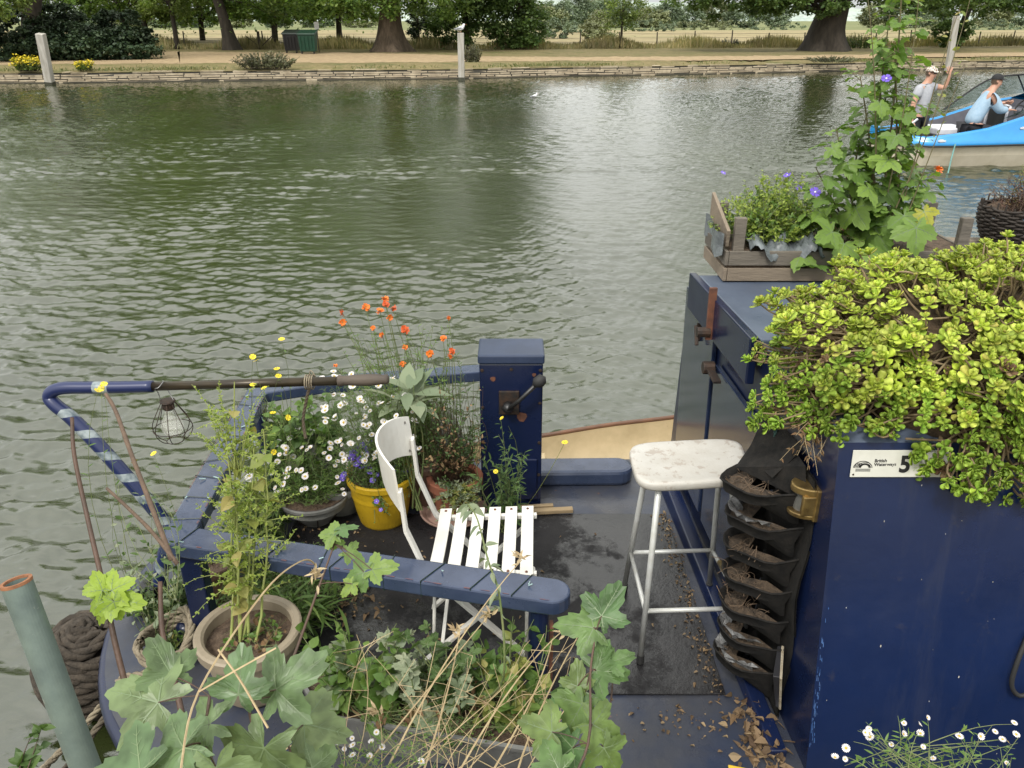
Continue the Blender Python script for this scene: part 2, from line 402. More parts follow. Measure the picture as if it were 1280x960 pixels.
# ================================================================== WATER
def build_water():
    Ys = [-6.0]; y = .9
    while y < 62: Ys.append(y); y += max(.0033*y, .008)
    Ys = np.array(Ys); nx = 1300
    u = np.linspace(-1, 1, nx); u = np.concatenate([[-30], u, [30]])
    X = u[None]*(2.6+.86*Ys[:, None]); Y = np.repeat(Ys[:, None], len(u), 1)
    Z = np.zeros_like(X); g = np.random.default_rng(3)
    lam = np.exp(g.uniform(math.log(.07), math.log(.95), 110)); th = g.normal(0, .55, 110)
    sx = 0.0
    grp = .75+.35*np.sin(X*.23+Y*.31+1)*np.sin(Y*.17-X*.11)+.25*np.sin(X*.9-Y*.6)
    for l, t in zip(lam, th):
        k = 2*PI/l; ph = g.uniform(0, 2*PI)
        kx, ky = k*math.sin(t)*1.0, k*math.cos(t)
        a = .0042*l*(.5 if l > .6 else 1)*(1.75 if l < .3 else .8)
        Z += a*np.sin(kx*X+ky*Y+ph+.6*np.sin(.7*X+ph)+.4*np.sin(.9*Y+2*ph))
    wake = .7*np.exp(-((Y-15.2-.02*X-.3*np.sin(X*.35))/.45)**2)+.4*np.exp(-((Y-16.8-.05*X)/.35)**2)+.25*np.exp(-((Y-13.2+.03*X)/.3)**2)
    near = np.clip((Y-1.5)/5, .7, 1)*(1.25-.52*np.clip((Y-4.5)/8, 0, 1))
    Z = Z*grp*(1+wake*1.3)*near
    Z += wake*.018*np.sin(2*PI*Y/.9+.5*np.sin(X*.8))
    m = MB(); m.grid(np.stack([X, Y, Z], -1))
    return m.build('river', M_water, smooth=True, kind='structure', label='rippled green river water')
build_water()
# ================================================================== FAR BANK
WL = [(-520, 105.5), (0, 104.5), (160, 103), (320, 101), (577, 98.5), (700, 96), (900, 92.5), (1280, 85.5), (1900, 79)]
bank = curve([tz(a, b_, 0) for a, b_ in WL], 24)
bank = np.vstack([[-400, bank[0][1], 0], bank, [400, bank[-1][1]+30, 0]])
def bY(x): return float(np.interp(x, bank[:, 0], bank[:, 1]))
BZ = .45
def bank_sheet():
    m = MB(); offs = [.08, .5, 1.9, 4.5, 9, 14, 22, 34, 60, 120, 250, 600, 1500, 4000]
    zs = [BZ-.02, BZ, .60, .6, .6, .6, .6, .6, .6, .6, .6, .6, .6, .6]
    xs = np.unique(np.concatenate([bank[:, 0], np.linspace(-390, 390, 60), [-3500, 3500]]))
    P = np.array([[[x, bY(x)+o, z] for x in xs] for o, z in zip(offs, zs)])
    m.grid(P); m.build('far_bank_ground', M_grass, kind='structure', smooth=True, label='dry grass bank across the river')
bank_sheet()
def strip(name, near, far, z, m_, label):
    m = MB(); a = curve([tz(x, y, z) for x, y in near], 26); b_ = curve([tz(x, y, z) for x, y in far], 26)
    j = rng.normal(0, .16, len(a))+.25*np.sin(np.arange(len(a))*.37); a[:, 1] += j; b_[:, 1] += rng.normal(0, .3, len(a)); a[:, 2] = z; b_[:, 2] = z
    m.grid(np.stack([a, b_])); return m.build(name, m_, kind='structure', label=label)
strip('riverside_path', [(-300, 82), (0, 80.5), (160, 79.5), (300, 79), (480, 78), (600, 77), (700, 76), (860, 75.5), (1000, 74), (1280, 70), (1700, 66)],
      [(-300, 73), (0, 70), (160, 64.5), (300, 65), (480, 66.5), (600, 70), (700, 71), (860, 70.5), (1000, 69), (1280, 65.5), (1700, 62)], .607, M_path, 'pale sandy towpath')
m = MB(); m.grid(np.array([[[x, y, .604] for x in np.linspace(-400, 400, 12)] for y in (70, 110, 185)])); m.build('straw_field', M_straw, kind='structure', label='pale straw coloured field')
m = MB(); m.grid(np.array([[[x, y, .604] for x in np.linspace(-3000, 3000, 12)] for y in (185, 600, 3500)])); m.build('far_meadow', M_meadow, kind='structure', label='distant green meadow')
def hills():
    xs = np.linspace(-1800, 1800, 160); m = MB(); P = []
    prof = 26+12*np.sin(xs/260+1)+5*np.sin(xs/90)+ 2.0*np.sin(xs/23)
    for k, (yy, f) in enumerate([(1500, 0), (1560, .55), (1700, .9), (1900, 1.0), (2300, .8)]): P.append(np.stack([xs, np.full_like(xs, yy)+20*np.sin(xs/60), 0.5+prof*f], -1))
    m.grid(np.array(P)); mm = ground_mat('hazy_hill', [(.30, .37, .35), (.38, .43, .38), (.27, .34, .33)], .012)  # distance haze painted into the pale bluish hill colours
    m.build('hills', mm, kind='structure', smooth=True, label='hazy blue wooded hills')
hills()
# stone revetment
def revet():
    t = thing('stone_wall', 'low dry-laid stone revetment along the far river bank', 'wall', (0, bY(0), 0))
    m = MB(); rr = random.Random(4)
    s = np.linspace(-48, 62, 3000); ys = np.array([bY(x) for x in s])
    for row in range(5):
        x = -48.0
        while x < 60:
            ln = rr.uniform(.35, 1.2); y0, y1 = bY(x), bY(x+ln); h = .088; z0 = .0+row*.093+rr.uniform(-.012, .012)
            off = row*.03+rr.uniform(-.035, .035)
            if not (row == 4 and rr.random() < .25):
                g = rr.uniform(.015, .035); dz = rr.uniform(-.015, .01)
                v = []
                for zz in (z0, z0+h+dz-.02):
                    for (xx, yy) in ((x+g, y0+off), (x+ln-g, y1+off), (x+ln-g, y1+off+.45), (x+g, y0+off+.45)): v.append((xx, yy, zz+rr.uniform(-.008, .008)))
                m.hexa(v, 0)
            x += ln
    m.build('stone_course', M_stone, t)
    m = MB(); xs = np.linspace(-48, 60, 120)
    P = np.array([[[x, bY(x)+.06, -.1], [x, bY(x)+.14, .4]] for x in xs]); m.grid(P)
    xb = P.copy(); P2 = np.array([[[x, bY(x)-.03, -.08], [x, bY(x)-.03, .05], [x, bY(x)+.1, .06]] for x in xs]); m.grid(P2)
    m.build('wall_footing', M_wetstone, t)
revet()
# ================================================================== TREES
def tree(name, label, base, trunk, crowns, leaf, ls, group=None, bark=None, nlimb=7, trunk_flare=0, T=QUAD, cat='tree', nclump=None):
    """trunk: list of (dx,dz,r); crowns: list of (dx,dy,z,rx,ry,rz,nclump,nleaf)"""
    bx, by, bz = base
    t = thing(name, label, cat, (bx, by, bz), group)
    if trunk:
        m = MB(); pts = [(bx+d, by, bz+z) for d, z, r in trunk]; rs = [r for _, _, r in trunk]
        P = curve(pts, 5); R = np.interp(np.linspace(0, len(rs)-1, len(P)), range(len(rs)), rs)
        if trunk_flare:
            n = 24; ang = np.arange(n)*2*PI/n; rows = []
            for p, r in zip(P, R):
                h = max(p[2]-bz, 0); fl = 1+trunk_flare*math.exp(-h/.9)*(0.75+.35*np.sin(ang*5+1)+.2*np.sin(ang*8)); 
                rows.append(np.stack([p[0]+r*fl*np.cos(ang), p[1]+r*fl*np.sin(ang), np.full(n, p[2]-.05)], -1))
            m.grid(np.array(rows), wrap=True)
        else: m.tube(P, R, 10)
        m.build('trunk', bark or M_bark, t, smooth=True)
        lm = MB()
        top = P[-1]; k0 = int(len(P)*.35)
        for c in crowns:
            for _ in range(nlimb):
                q = P[rng.integers(k0, len(P))]; d = randdir(1, -.2, .8)[0]
                e = np.array([bx+c[0], by+c[1], c[2]])+d*np.array(c[3:6])*.8
                mid = (q+e)/2+np.array([0, 0, .12*np.linalg.norm(e-q)])
                r0 = R[-1]*rng.uniform(.3, .7); lm.tube(qc(q, mid, e, 7), np.linspace(r0, r0*.12, 7), 5, cap=False)
        lm.build('limb', bark or M_bark, t, smooth=True)
    m = MB()
    for (dx, dy, z, rx, ry, rz, nc, nl) in crowns:
        d = randdir(nc, -.95, 1); rad = rng.uniform(.25, 1, (nc, 1))**.45
        cs = np.array([bx+dx, by+dy, z])+d*rad*np.array([rx, ry, rz])
        cr = min(rx, rz)*.24*rng.uniform(.6, 1.4, nc)
        ci = np.repeat(np.arange(nc), nl)
        pos = cs[ci]+rng.normal(0, .5, (nc*nl, 3))*cr[ci][:, None]*np.array([1.15, 1.15, .75])
        pos = pos[pos[:, 2] > bz+.1]
        N = len(pos); dd = randdir(N, -.8, .4); m.inst(T, pos, frame(dd, .7), ls*rng.uniform(.6, 1.35, N))
    m.build('crown', LF[leaf], t)
    return t
def gx(px, Y): return float(tz(px, 60, .6)[0]*Y/tz(px, 60, .6)[1]) if Y else 0
def at(px, py, z=.58): return tz(px, py, z)
# plane tree with flared trunk
tree('plane_tree', 'broad plane tree with a flared pale brown trunk left of the post with the gull', at(488, 65), [(0, 0, .86), (.05, 1.6, .72), (.15, 3.5, .66), (0, 7, .55), (.2, 11, .4), (0, 16, .2)],
     [(0, 0, 18, 11, 8, 14, 480, 60), (-4.5, -1.5, 4.6, 4.6, 3, 1.9, 90, 95), (2.8, -1.5, 4.8, 4.5, 3, 2.2, 90, 95), (-1.8, -2.5, 3.6, 1.2, .8, 1.0, 12, 60)], 'plane', .24, trunk_flare=1.05)
b_ = at(290, 63); tree('ash_tree', 'tall tree with a thick dark leaning trunk between the slender tree and the bins', b_, [(0, 0, .46), (-.25, 2, .36), (-.75, 4.5, .34), (-1.2, 8, .28), (-1.4, 13, .2)],
     [(-1.0, 0, 16, 8, 6, 13.5, 330, 60), (1.5, 2, 5.2, 4.0, 4, 2.3, 80, 90), (3.2, 2, 3.2, 2.2, 2, .9, 26, 70)], 'plane', .22, trunk_flare=.7, bark=M_barkd)
tree('slender_tree', 'slender young tree with thin upright trunk and many fine branches', at(222, 62), [(0, 0, .19), (.03, 2, .16), (-.05, 4.5, .13), (0, 8, .1)],
     [(0, 0, 8.2, 3.6, 3.5, 5, 100, 55), (0, .5, 4.2, 3.2, 2.5, 1.6, 60, 70)], 'light', .2, bark=M_barkd, nlimb=16)
tree('small_trunk_tree', 'dark trunked tree just right of the dark yew mass', at(162, 57), [(0, 0, .3), (-.2, 2, .25), (-.3, 5, .22), (0, 9, .15)],
     [(0, 0, 10, 5.5, 5, 5.5, 110, 55), (.5, 0, 5, 4.2, 3, 2, 60, 70)], 'plane', .26, bark=M_barkd)
tree('willow_tree', 'pale green overhanging tree with a leaning limb at the far left', (-26.5, 47, .6), [(0, 0, .55), (.8, 3, .45), (2.4, 5.5, .36), (4.5, 9, .3)],
     [(0, 0, 15, 8.5, 5, 12.5, 280, 60), (-1.8, -3.2, 3.5, 4.4, 2, 1.2, 80, 110)], 'light', .2, bark=M_barkd)
# dark yew mass by the bank
for i, (px, w_, h_, lab) in enumerate([(8, 4.4, 2.0, 'dark yew bush at the far left edge behind yellow flowers'), (60, 4.0, 2.3, 'dark spreading yew bush behind the leaning white post'), (118, 3.2, 1.8, 'dark yew bush at the right end of the yew mass by the path')]):
    b_ = tz(px, 77, .58)+np.array([0, 1.2+i*.8, 0])
    tree('yew_bush', lab, b_, [], [(0, 0, 1.1, w_*.78, 2, h_*.62, 85, 130), (0, .8, 2.2, w_*.6, 2, h_*.5, 45, 110)], 'dark', .19, group='yew bushes on the far bank', cat='bush')
tree('holm_oak', 'dense dark evergreen tree with foliage to the ground behind the gull post', at(583, 62), [(0, 0, .3), (0, 4, .25), (.2, 9, .15)], [(0, 0, 15.5, 6.6, 5, 14.5, 340, 60), (-.6, 0, 2.5, 2.1, 1.6, 1.8, 60, 100), (1.2, -.5, 4.3, 2.4, 2, 1.8, 50, 90)], 'oak', .22)
tree('holm_oak', 'dark bushy evergreen tree at the left side of the open gap', at(650, 62), [(0, 0, .3), (0, 4, .25), (.1, 9, .15)], [(-.4, 0, 14, 3.8, 3.4, 13, 270, 70), (-.4, 0, 2.5, 2.5, 1.6, 2.0, 80, 110), (-1.8, -.8, 4.5, 2.2, 2, 1.8, 40, 90)], 'oak', .22)
tree('sapling', 'small dark bushy sapling right of the plane tree trunk', at(524, 61), [(0, 0, .12), (0, 2.2, .06)], [(0, 0, 2.3, 1.0, .8, 1.5, 36, 60)], 'dark', .17)
tree('lime_tree', 'small upright lime green tree standing in the open gap', at(776, 61), [(0, 0, .1), (0, 1.6, .08), (0, 4, .05)], [(0, 0, 3.9, 1.9, 1.7, 2.0, 48, 60)], 'light', .19, bark=M_barkd)
tree('oak_tree', 'huge oak with very thick dark flared trunk and wide low canopy on the right', at(1032, 64), [(0, 0, 1.15), (-.1, 1.4, 1.1), (.1, 3.4, 1.0), (-.3, 7, .9), (0, 12, .6)],
     [(0, 0, 17.5, 12.5, 9, 14, 460, 60), (-6.5, -1, 4.4, 5.2, 3.5, 1.7, 150, 100), (5.6, -1, 4.6, 5.6, 3.5, 2.0, 110, 95), (-2.5, -2.0, 3.9, 3.2, 1.5, 1.2, 50, 80)], 'oak', .24, bark=M_barkd, trunk_flare=.7)
tree('maple_tree', 'dark crowned tree with thin leaning trunk behind the right hand post', at(1196, 60), [(0, 0, .28), (.1, 2, .24), (.5, 4, .2), (.5, 9, .12)], [(1, 0, 10, 7, 5, 7, 150, 60), (1.5, 0, 4.6, 5.8, 3, 1.7, 100, 90), (-.6, 0, 1.9, 1.5, 1.2, 1.2, 34, 80)], 'oak', .24, bark=M_barkd)
tree('maple_tree', 'dark crowned tree at the far right edge beyond the motor boat', (47, 66, .6), [(0, 0, .35), (0, 5, .3), (.5, 9, .15)], [(0, 0, 10, 8, 5, 7.5, 150, 60)], 'oak', .26, bark=M_barkd)
# trees filling behind
for i, (px, Y, w_, lf, lab) in enumerate([(185, 84, 7, 'light', 'pale tree behind the slender trees left of the leaning trunk'), (255, 92, 7, 'plane', 'green tree beyond the fence behind the slender tree'), (345, 82, 8, 'plane', 'green tree behind the bins'), (425, 86, 8, 'plane', 'green tree between bins and plane tree'), (60, 66, 8, 'plane', 'green tree rising above the yew bushes')]):
    z0 = 6.5; tree('field_tree', lab, (gx(px, Y), Y, .6), [(0, 0, .3), (.1, 3, .25), (0, 8, .15)], [(0, 0, 17, w_*1.25, 5, 16.0, 400, 60), (0, 0, 4.2, w_*.72, 3, 1.9, 85, 80)], lf, .3, group='trees along the field edge', bark=M_barkd)
# distant trees across the field
k = 0
far = [(676, 215, 6), (698, 220, 7.0), (722, 235, 9), (742, 250, 9.5), (763, 240, 8.5), (790, 250, 8), (812, 235, 5.5), (832, 240, 7.5), (858, 245, 6.5), (890, 250, 8), (925, 240, 7), (965, 250, 8), (1090, 240, 7), (1125, 235, 8), (1160, 245, 7), (1230, 240, 8), (1265, 250, 7), (120, 240, 6), (170, 230, 5.5), (210, 240, 5), (250, 235, 5.5), (300, 240, 5), (350, 235, 6), (400, 240, 6), (450, 240, 6), (540, 235, 6)]
side = {676: 'left end of the gap', 832: 'right end of the gap'}
for i, (px, Y, h_) in enumerate(far):
    if px < 660: lab = 'hazy tree in the distant hedgerow beyond the field on the left'
    elif px < 870: lab = 'hazy tree in the distant tree line seen through the open gap'
    else: lab = 'hazy tree in the distant tree line beyond the straw field on the right'
    grp = {True: 'distant hedgerow trees on the left', False: 'distant trees in the gap' if px < 870 else 'distant trees on the right'}[px < 660]
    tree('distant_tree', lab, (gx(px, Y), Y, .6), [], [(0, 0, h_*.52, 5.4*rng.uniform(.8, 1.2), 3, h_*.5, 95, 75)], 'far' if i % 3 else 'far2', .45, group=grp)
for i, (px, Y, w_, h_) in enumerate([(700, 150, 5, 2.4), (745, 95, 2.4, 2.0), (810, 165, 6, 2.2), (880, 190, 9, 2.2), (680, 100, 4, 2.4), (747, 120, 1.6, 3.3), (960, 190, 9, 2), (1140, 190, 8, 2.5), (1250, 190, 9, 2.4)]):
    tree('field_bush', 'bushy scrub clump in the meadow beyond the fence', (gx(px, Y), Y, .6), [], [(0, 0, .6+h_*.4, w_, 2, h_*.55, 45, 80)], 'far2' if i % 2 else 'far', .25, group='scrub bushes in the far meadow', cat='bush')
# tall grass along the fence
def tallgrass():
    m = MB(); N = 26000
    x = rng.uniform(-42, 60, N); y = 63.5+rng.uniform(0, 5.5, N)+.06*np.maximum(x, 0)*3
    dens = .5+.5*np.sin(x*.6)*np.sin(x*.23+2); keep = rng.uniform(0, 1, N) < .45+.55*dens; x, y = x[keep], y[keep]; N = len(x)
    h = rng.uniform(.35, 1.05, N)*(0.75+.35*np.sin(x*.9+1))
    d = nrm(np.stack([rng.normal(0, .22, N), rng.normal(0, .2, N), np.ones(N)], -1))
    sc = np.stack([h, h*.0+.16, h*.3], -1)
    fr = frame(d, .3, (0, -1, .2)); m.inst(T_quad(.5), np.stack([x, y, np.full(N, .56)], -1), fr, sc)
    m.build('tall_grass', LF['grass'], kind='stuff', label='tall dry grass and weeds along the field fence')
tallgrass()
def banktuft():
    m = MB(); N = 9000; x = rng.uniform(-28, 42, N); off = rng.exponential(.8, N)+.2
    y = np.array([bY(a) for a in x])+off; keep = (np.sin(x*.7)+np.sin(x*.31+1)+rng.normal(0, .6, N)) > .5
    x, y = x[keep], y[keep]; N = len(x); h = rng.uniform(.05, .22, N)
    d = nrm(np.stack([rng.normal(0, .5, N), rng.normal(0, .4, N), np.ones(N)], -1))
    m.inst(T_quad(.5), np.stack([x, y, np.full(N, .47)], -1), frame(d, .3, (0, -1, .2)), np.stack([h, h*0+.1, h], -1))
    m.build('bank_grass', leafmat('bank_grass_leaf', [(.10, .13, .04), (.22, .2, .09), (.07, .09, .03)], trans=.2), kind='stuff', label='short tufts of grass along the top of the stone bank')
banktuft()
def bush(label, px, py, w_, h_, leaf, ls, n, name='shrub', extra=None, off=0):
    b_ = tz(px, py, .5)+np.array([0, off, 0]); t = thing(name, label, 'shrub', b_)
    S = MB(); Lf = MB()
    for i in range(n):
        a = rng.uniform(0, 2*PI); q = rng.uniform(0, 1)**.5
        bs = b_+np.array([q*w_*.6*math.cos(a), q*.35*math.sin(a), 0]); tp = b_+np.array([q*w_*math.cos(a), q*.5*math.sin(a), h_*rng.uniform(.6, 1.05)*(1-.35*q*q)])
        sprig(S, Lf, bs, tp, .012, QUAD, ls, 26, .1, .1, .1, 4, 3, mi=0)
        if extra: Lf.inst(QUAD, tp+rng.normal(0, .05, (5, 3)), frame(randdir(5)), ls*1.1, 1)
    S.build('stem', M_barkd, t); Lf.build('foliage', [LF[leaf], LF[extra or leaf]], t); return t
bush('grey green straggly shrub spreading over the stone bank', 332, 86, 1.75, .8, 'sage', .13, 130)
bush('rounded shrub bright with yellow flowers at the far left edge of the bank', 36, 89, .75, .62, 'light', .1, 90, extra='yellow')
bush('small shrub with yellow flowers right of the leaning white post', 106, 88, .42, .45, 'light', .09, 50, extra='yellow')
bush('pale feathery bush beside the gull post', 590, 80, .55, 1.05, 'sage', .11, 70)
bush('low scrubby green patch on top of the bank below the big oak', 1040, 78, 1.7, .35, 'sage', .1, 70)
bush('dark small bush in front of the fence left of the big oak', 912, 60, .9, .85, 'dark', .12, 60)
bush('dark thin weed clump by the fence nearer the big oak', 946, 59, .5, 1.0, 'dark', .11, 30)
bush('brown scrub against the foot of the big oak', 1075, 62, 2.2, 1.3, 'oak', .14, 80)
# field fence
def fence():
    t = thing('wire_fence', 'post and wire fence along the edge of the straw field', 'fence', (0, 67, .6)); mm = mat('weathered_fence_wood', (.13, .11, .085), (.07, .06, .045), .9)
    xs = np.arange(-38, 62, 3.1); pv = None
    for x in xs:
        y = 67+.12*max(x, 0)*1.2; m = MB(); r = rng.normal(0, .05)
        m.tube([(x, y, .5), (x+r, y, 1.75+rng.uniform(-.1, .1))], [.06, .05], 6); m.build('fence_post', mm, t)
    m = MB()
    for z in (1.0, 1.3, 1.6): m.tube([(x, 67+.12*max(x, 0)*1.2-.06, z) for x in xs], .012, 3)
    m.build('wire', mm, t)
fence()
# gate post with diagonal braces near the bins
m = MB(); g0 = at(325, 62)
t = thing('gate_post', 'dark gate post with diagonal struts left of the bins', 'post', g0)
m.beam(g0, g0+[0, 0, 1.25], .16, .16, (0, 1, 0)); m.build('post', M_barkd, t)
m = MB(); m.beam(g0+[0, 0, .1], g0+[1.1, 0, 1.0], .06, .05, (0, 1, 0)); m.beam(g0+[0, .02, .2], g0+[-.9, .02, .9], .06, .05, (0, 1, 0)); m.build('strut', M_barkd, t)
# bins
def wheelie(label, px0, px1, py, col, lid):
    a = at(px0, py); b_ = at(px1, py); t = thing('waste_bin', label, 'bin', (a+b_)/2)
    w_ = b_[0]-a[0]; x0, x1 = a[0], b_[0]; y0 = a[1]; h = 1.22; z = .75
    mm = mat(label[:12]+'_plastic', col, tuple(c*.6 for c in col), .5, scale=3)
    m = MB(); v = [(x0+.07, y0+.1, z), (x1-.07, y0+.1, z), (x1-.07, y0+.8, z), (x0+.07, y0+.8, z), (x0, y0, z+h*.8), (x1, y0, z+h*.8), (x1, y0+.95, z+h*.95), (x0, y0+.95, z+h*.95)]; m.hexa(v)
    for k in range(4):
        xx = x0+w_*(k+.7)/4.6; m.beam((xx, y0-.01, z+.12), (xx, y0-.06, z+h*.75), .05, .05, (0, 1, 0))
    m.build('body', mm, t, bevel=.02)
    m = MB(); m.hexa([(x0-.05, y0-.06, z+h*.8+.004), (x1+.05, y0-.06, z+h*.8+.004), (x1+.05, y0+1, z+h*.97), (x0-.05, y0+1, z+h*.97), (x0-.03, y0-.04, z+h*.88), (x1+.03, y0-.04, z+h*.88), (x1+.03, y0+1, z+h*1.05), (x0-.03, y0+1, z+h*1.05)]); m.build('lid', mat(label[:12]+'_lid', lid, None, .5), t, bevel=.02)
    for k in (0, 1):
        m = MB(); c = np.array([x0+.15+k*(w_-.3), y0+.2, .68]); m.lathe([(.0, -.04), (.09, -.04), (.09, .04), (0, .04)], c, 10, axis=(1, 0, 0)); m.build('wheel', M_black0, t)
M_black0 = mat('black_rubber', (.012, .012, .012), (.02, .02, .02), .7)
wheelie('black waste bin with its lid up beside the green bin', 355, 373, 67, (.012, .012, .014), (.02, .03, .025))
wheelie('dark green waste bin right of the black bin', 374, 395, 68, (.006, .055, .03), (.008, .042, .024))
t = thing('notice_sign', 'small white notice on a thin post beside the green bin', 'sign', at(399, 66)); b_ = at(399, 66)
m = MB(); m.tube([b_, b_+[0, 0, 1.9]], .03, 6); m.build('post', M_barkd, t); m = MB(); m.box((b_[0]-.15, b_[1]-.05, b_[2]+1.45), (b_[0]+.15, b_[1]-.02, b_[2]+1.9)); m.build('panel', mat('sign_white', (.6, .6, .58), None, .5), t)
# mooring posts in the water
M_post = mat('weathered_grey_wood', (.42, .40, .36), (.27, .25, .21), .85, scale=8, bump=.5, bscale=60, sc=(1, 1, .12))
M_algae = mat('dark_wet_wood', (.05, .05, .03), (.03, .03, .02), .5)
def mpost(lab, p0, p1, w_):
    t = thing('mooring_post', lab, 'post', p0, 'timber mooring posts in the river'); m = MB(); p0, p1 = np.array(p0), np.array(p1); d = nrm(p1-p0)
    m.beam(p0-d*.5, p1, w_, w_, (0, 1, 0)); m.build('shaft', M_post, t, bevel=.02); m = MB(); m.beam(p0-d*.45, p0+d*.14, w_+.012, w_+.012, (0, 1, 0)); m.build('wet_foot', M_algae, t)
a = tz(577, 101, 0); a[1] -= .5; mpost('upright pale timber post with a gull standing on it', tz(577, 100.5, 0), ty(575.8, 41, tz(577, 100.5, 0)[1]), .29)
GULL = ty(575.8, 41, tz(577, 100.5, 0)[1])
mpost('pale timber post leaning left by the yew bushes', tz(63, 106, 0), ty(50.5, 42, tz(63, 106, 0)[1]-.3), .32)
mpost('pale timber post leaning behind the waving man', tz(1184, 92, 0), ty(1196, 20, tz(1184, 92, 0)[1]), .27)
# gull on post
def gull(loc, s, label, floating=False):
    t = thing('gull', label, 'bird', loc); m = MB(); c = np.array(loc)
    if not floating:
        for sx_ in (-.035, .035): m.tube([c+[sx_, 0, 0], c+[sx_*.8, 0, .1*s]], .008, 4)
        m.build('leg', mat('gull_leg', (.3, .08, .04), None, .6), t); m = MB(); c = c+np.array([0, 0, .08*s])
    P = [(-.24, .07), (-.14, .1), (-.02, .13), (.08, .16), (.13, .22), (.16, .29), (.2, .30)]; R = [.015, .055, .095, .09, .06, .055, .03]
    m.tube([c+np.array([x*s, 0, z*s-.02]) for x, z in P], np.array(R)*s, 10); m.build('body', mat('white_plumage'+('2' if floating else ''), (.8, .8, .8), (.7, .7, .7), .7), t, smooth=True)
    m = MB()
    for sg in (-1, 1): m.tube([c+np.array([-.33*s, sg*.03*s, .09*s-.02]), c+np.array([-.12*s, sg*.07*s, .13*s-.02]), c+np.array([.06*s, sg*.075*s, .16*s-.02])], np.array([.008, .05, .03])*s, 6)
    m.build('wing', mat('grey_plumage', (.3, .31, .33), None, .7), t, smooth=True)
    m = MB(); m.tube([c+np.array([.21*s, 0, .295*s-.02]), c+np.array([.29*s, 0, .275*s-.02])], [.016*s, .004*s], 5); m.build('beak', mat('beak', (.25, .06, .02), None, .5), t)
gull(GULL, 1.0, 'white gull perched on the top of the upright post')
g2 = tz(668, 122, 0); gull(g2, .55, 'small white gull floating on open water', True)
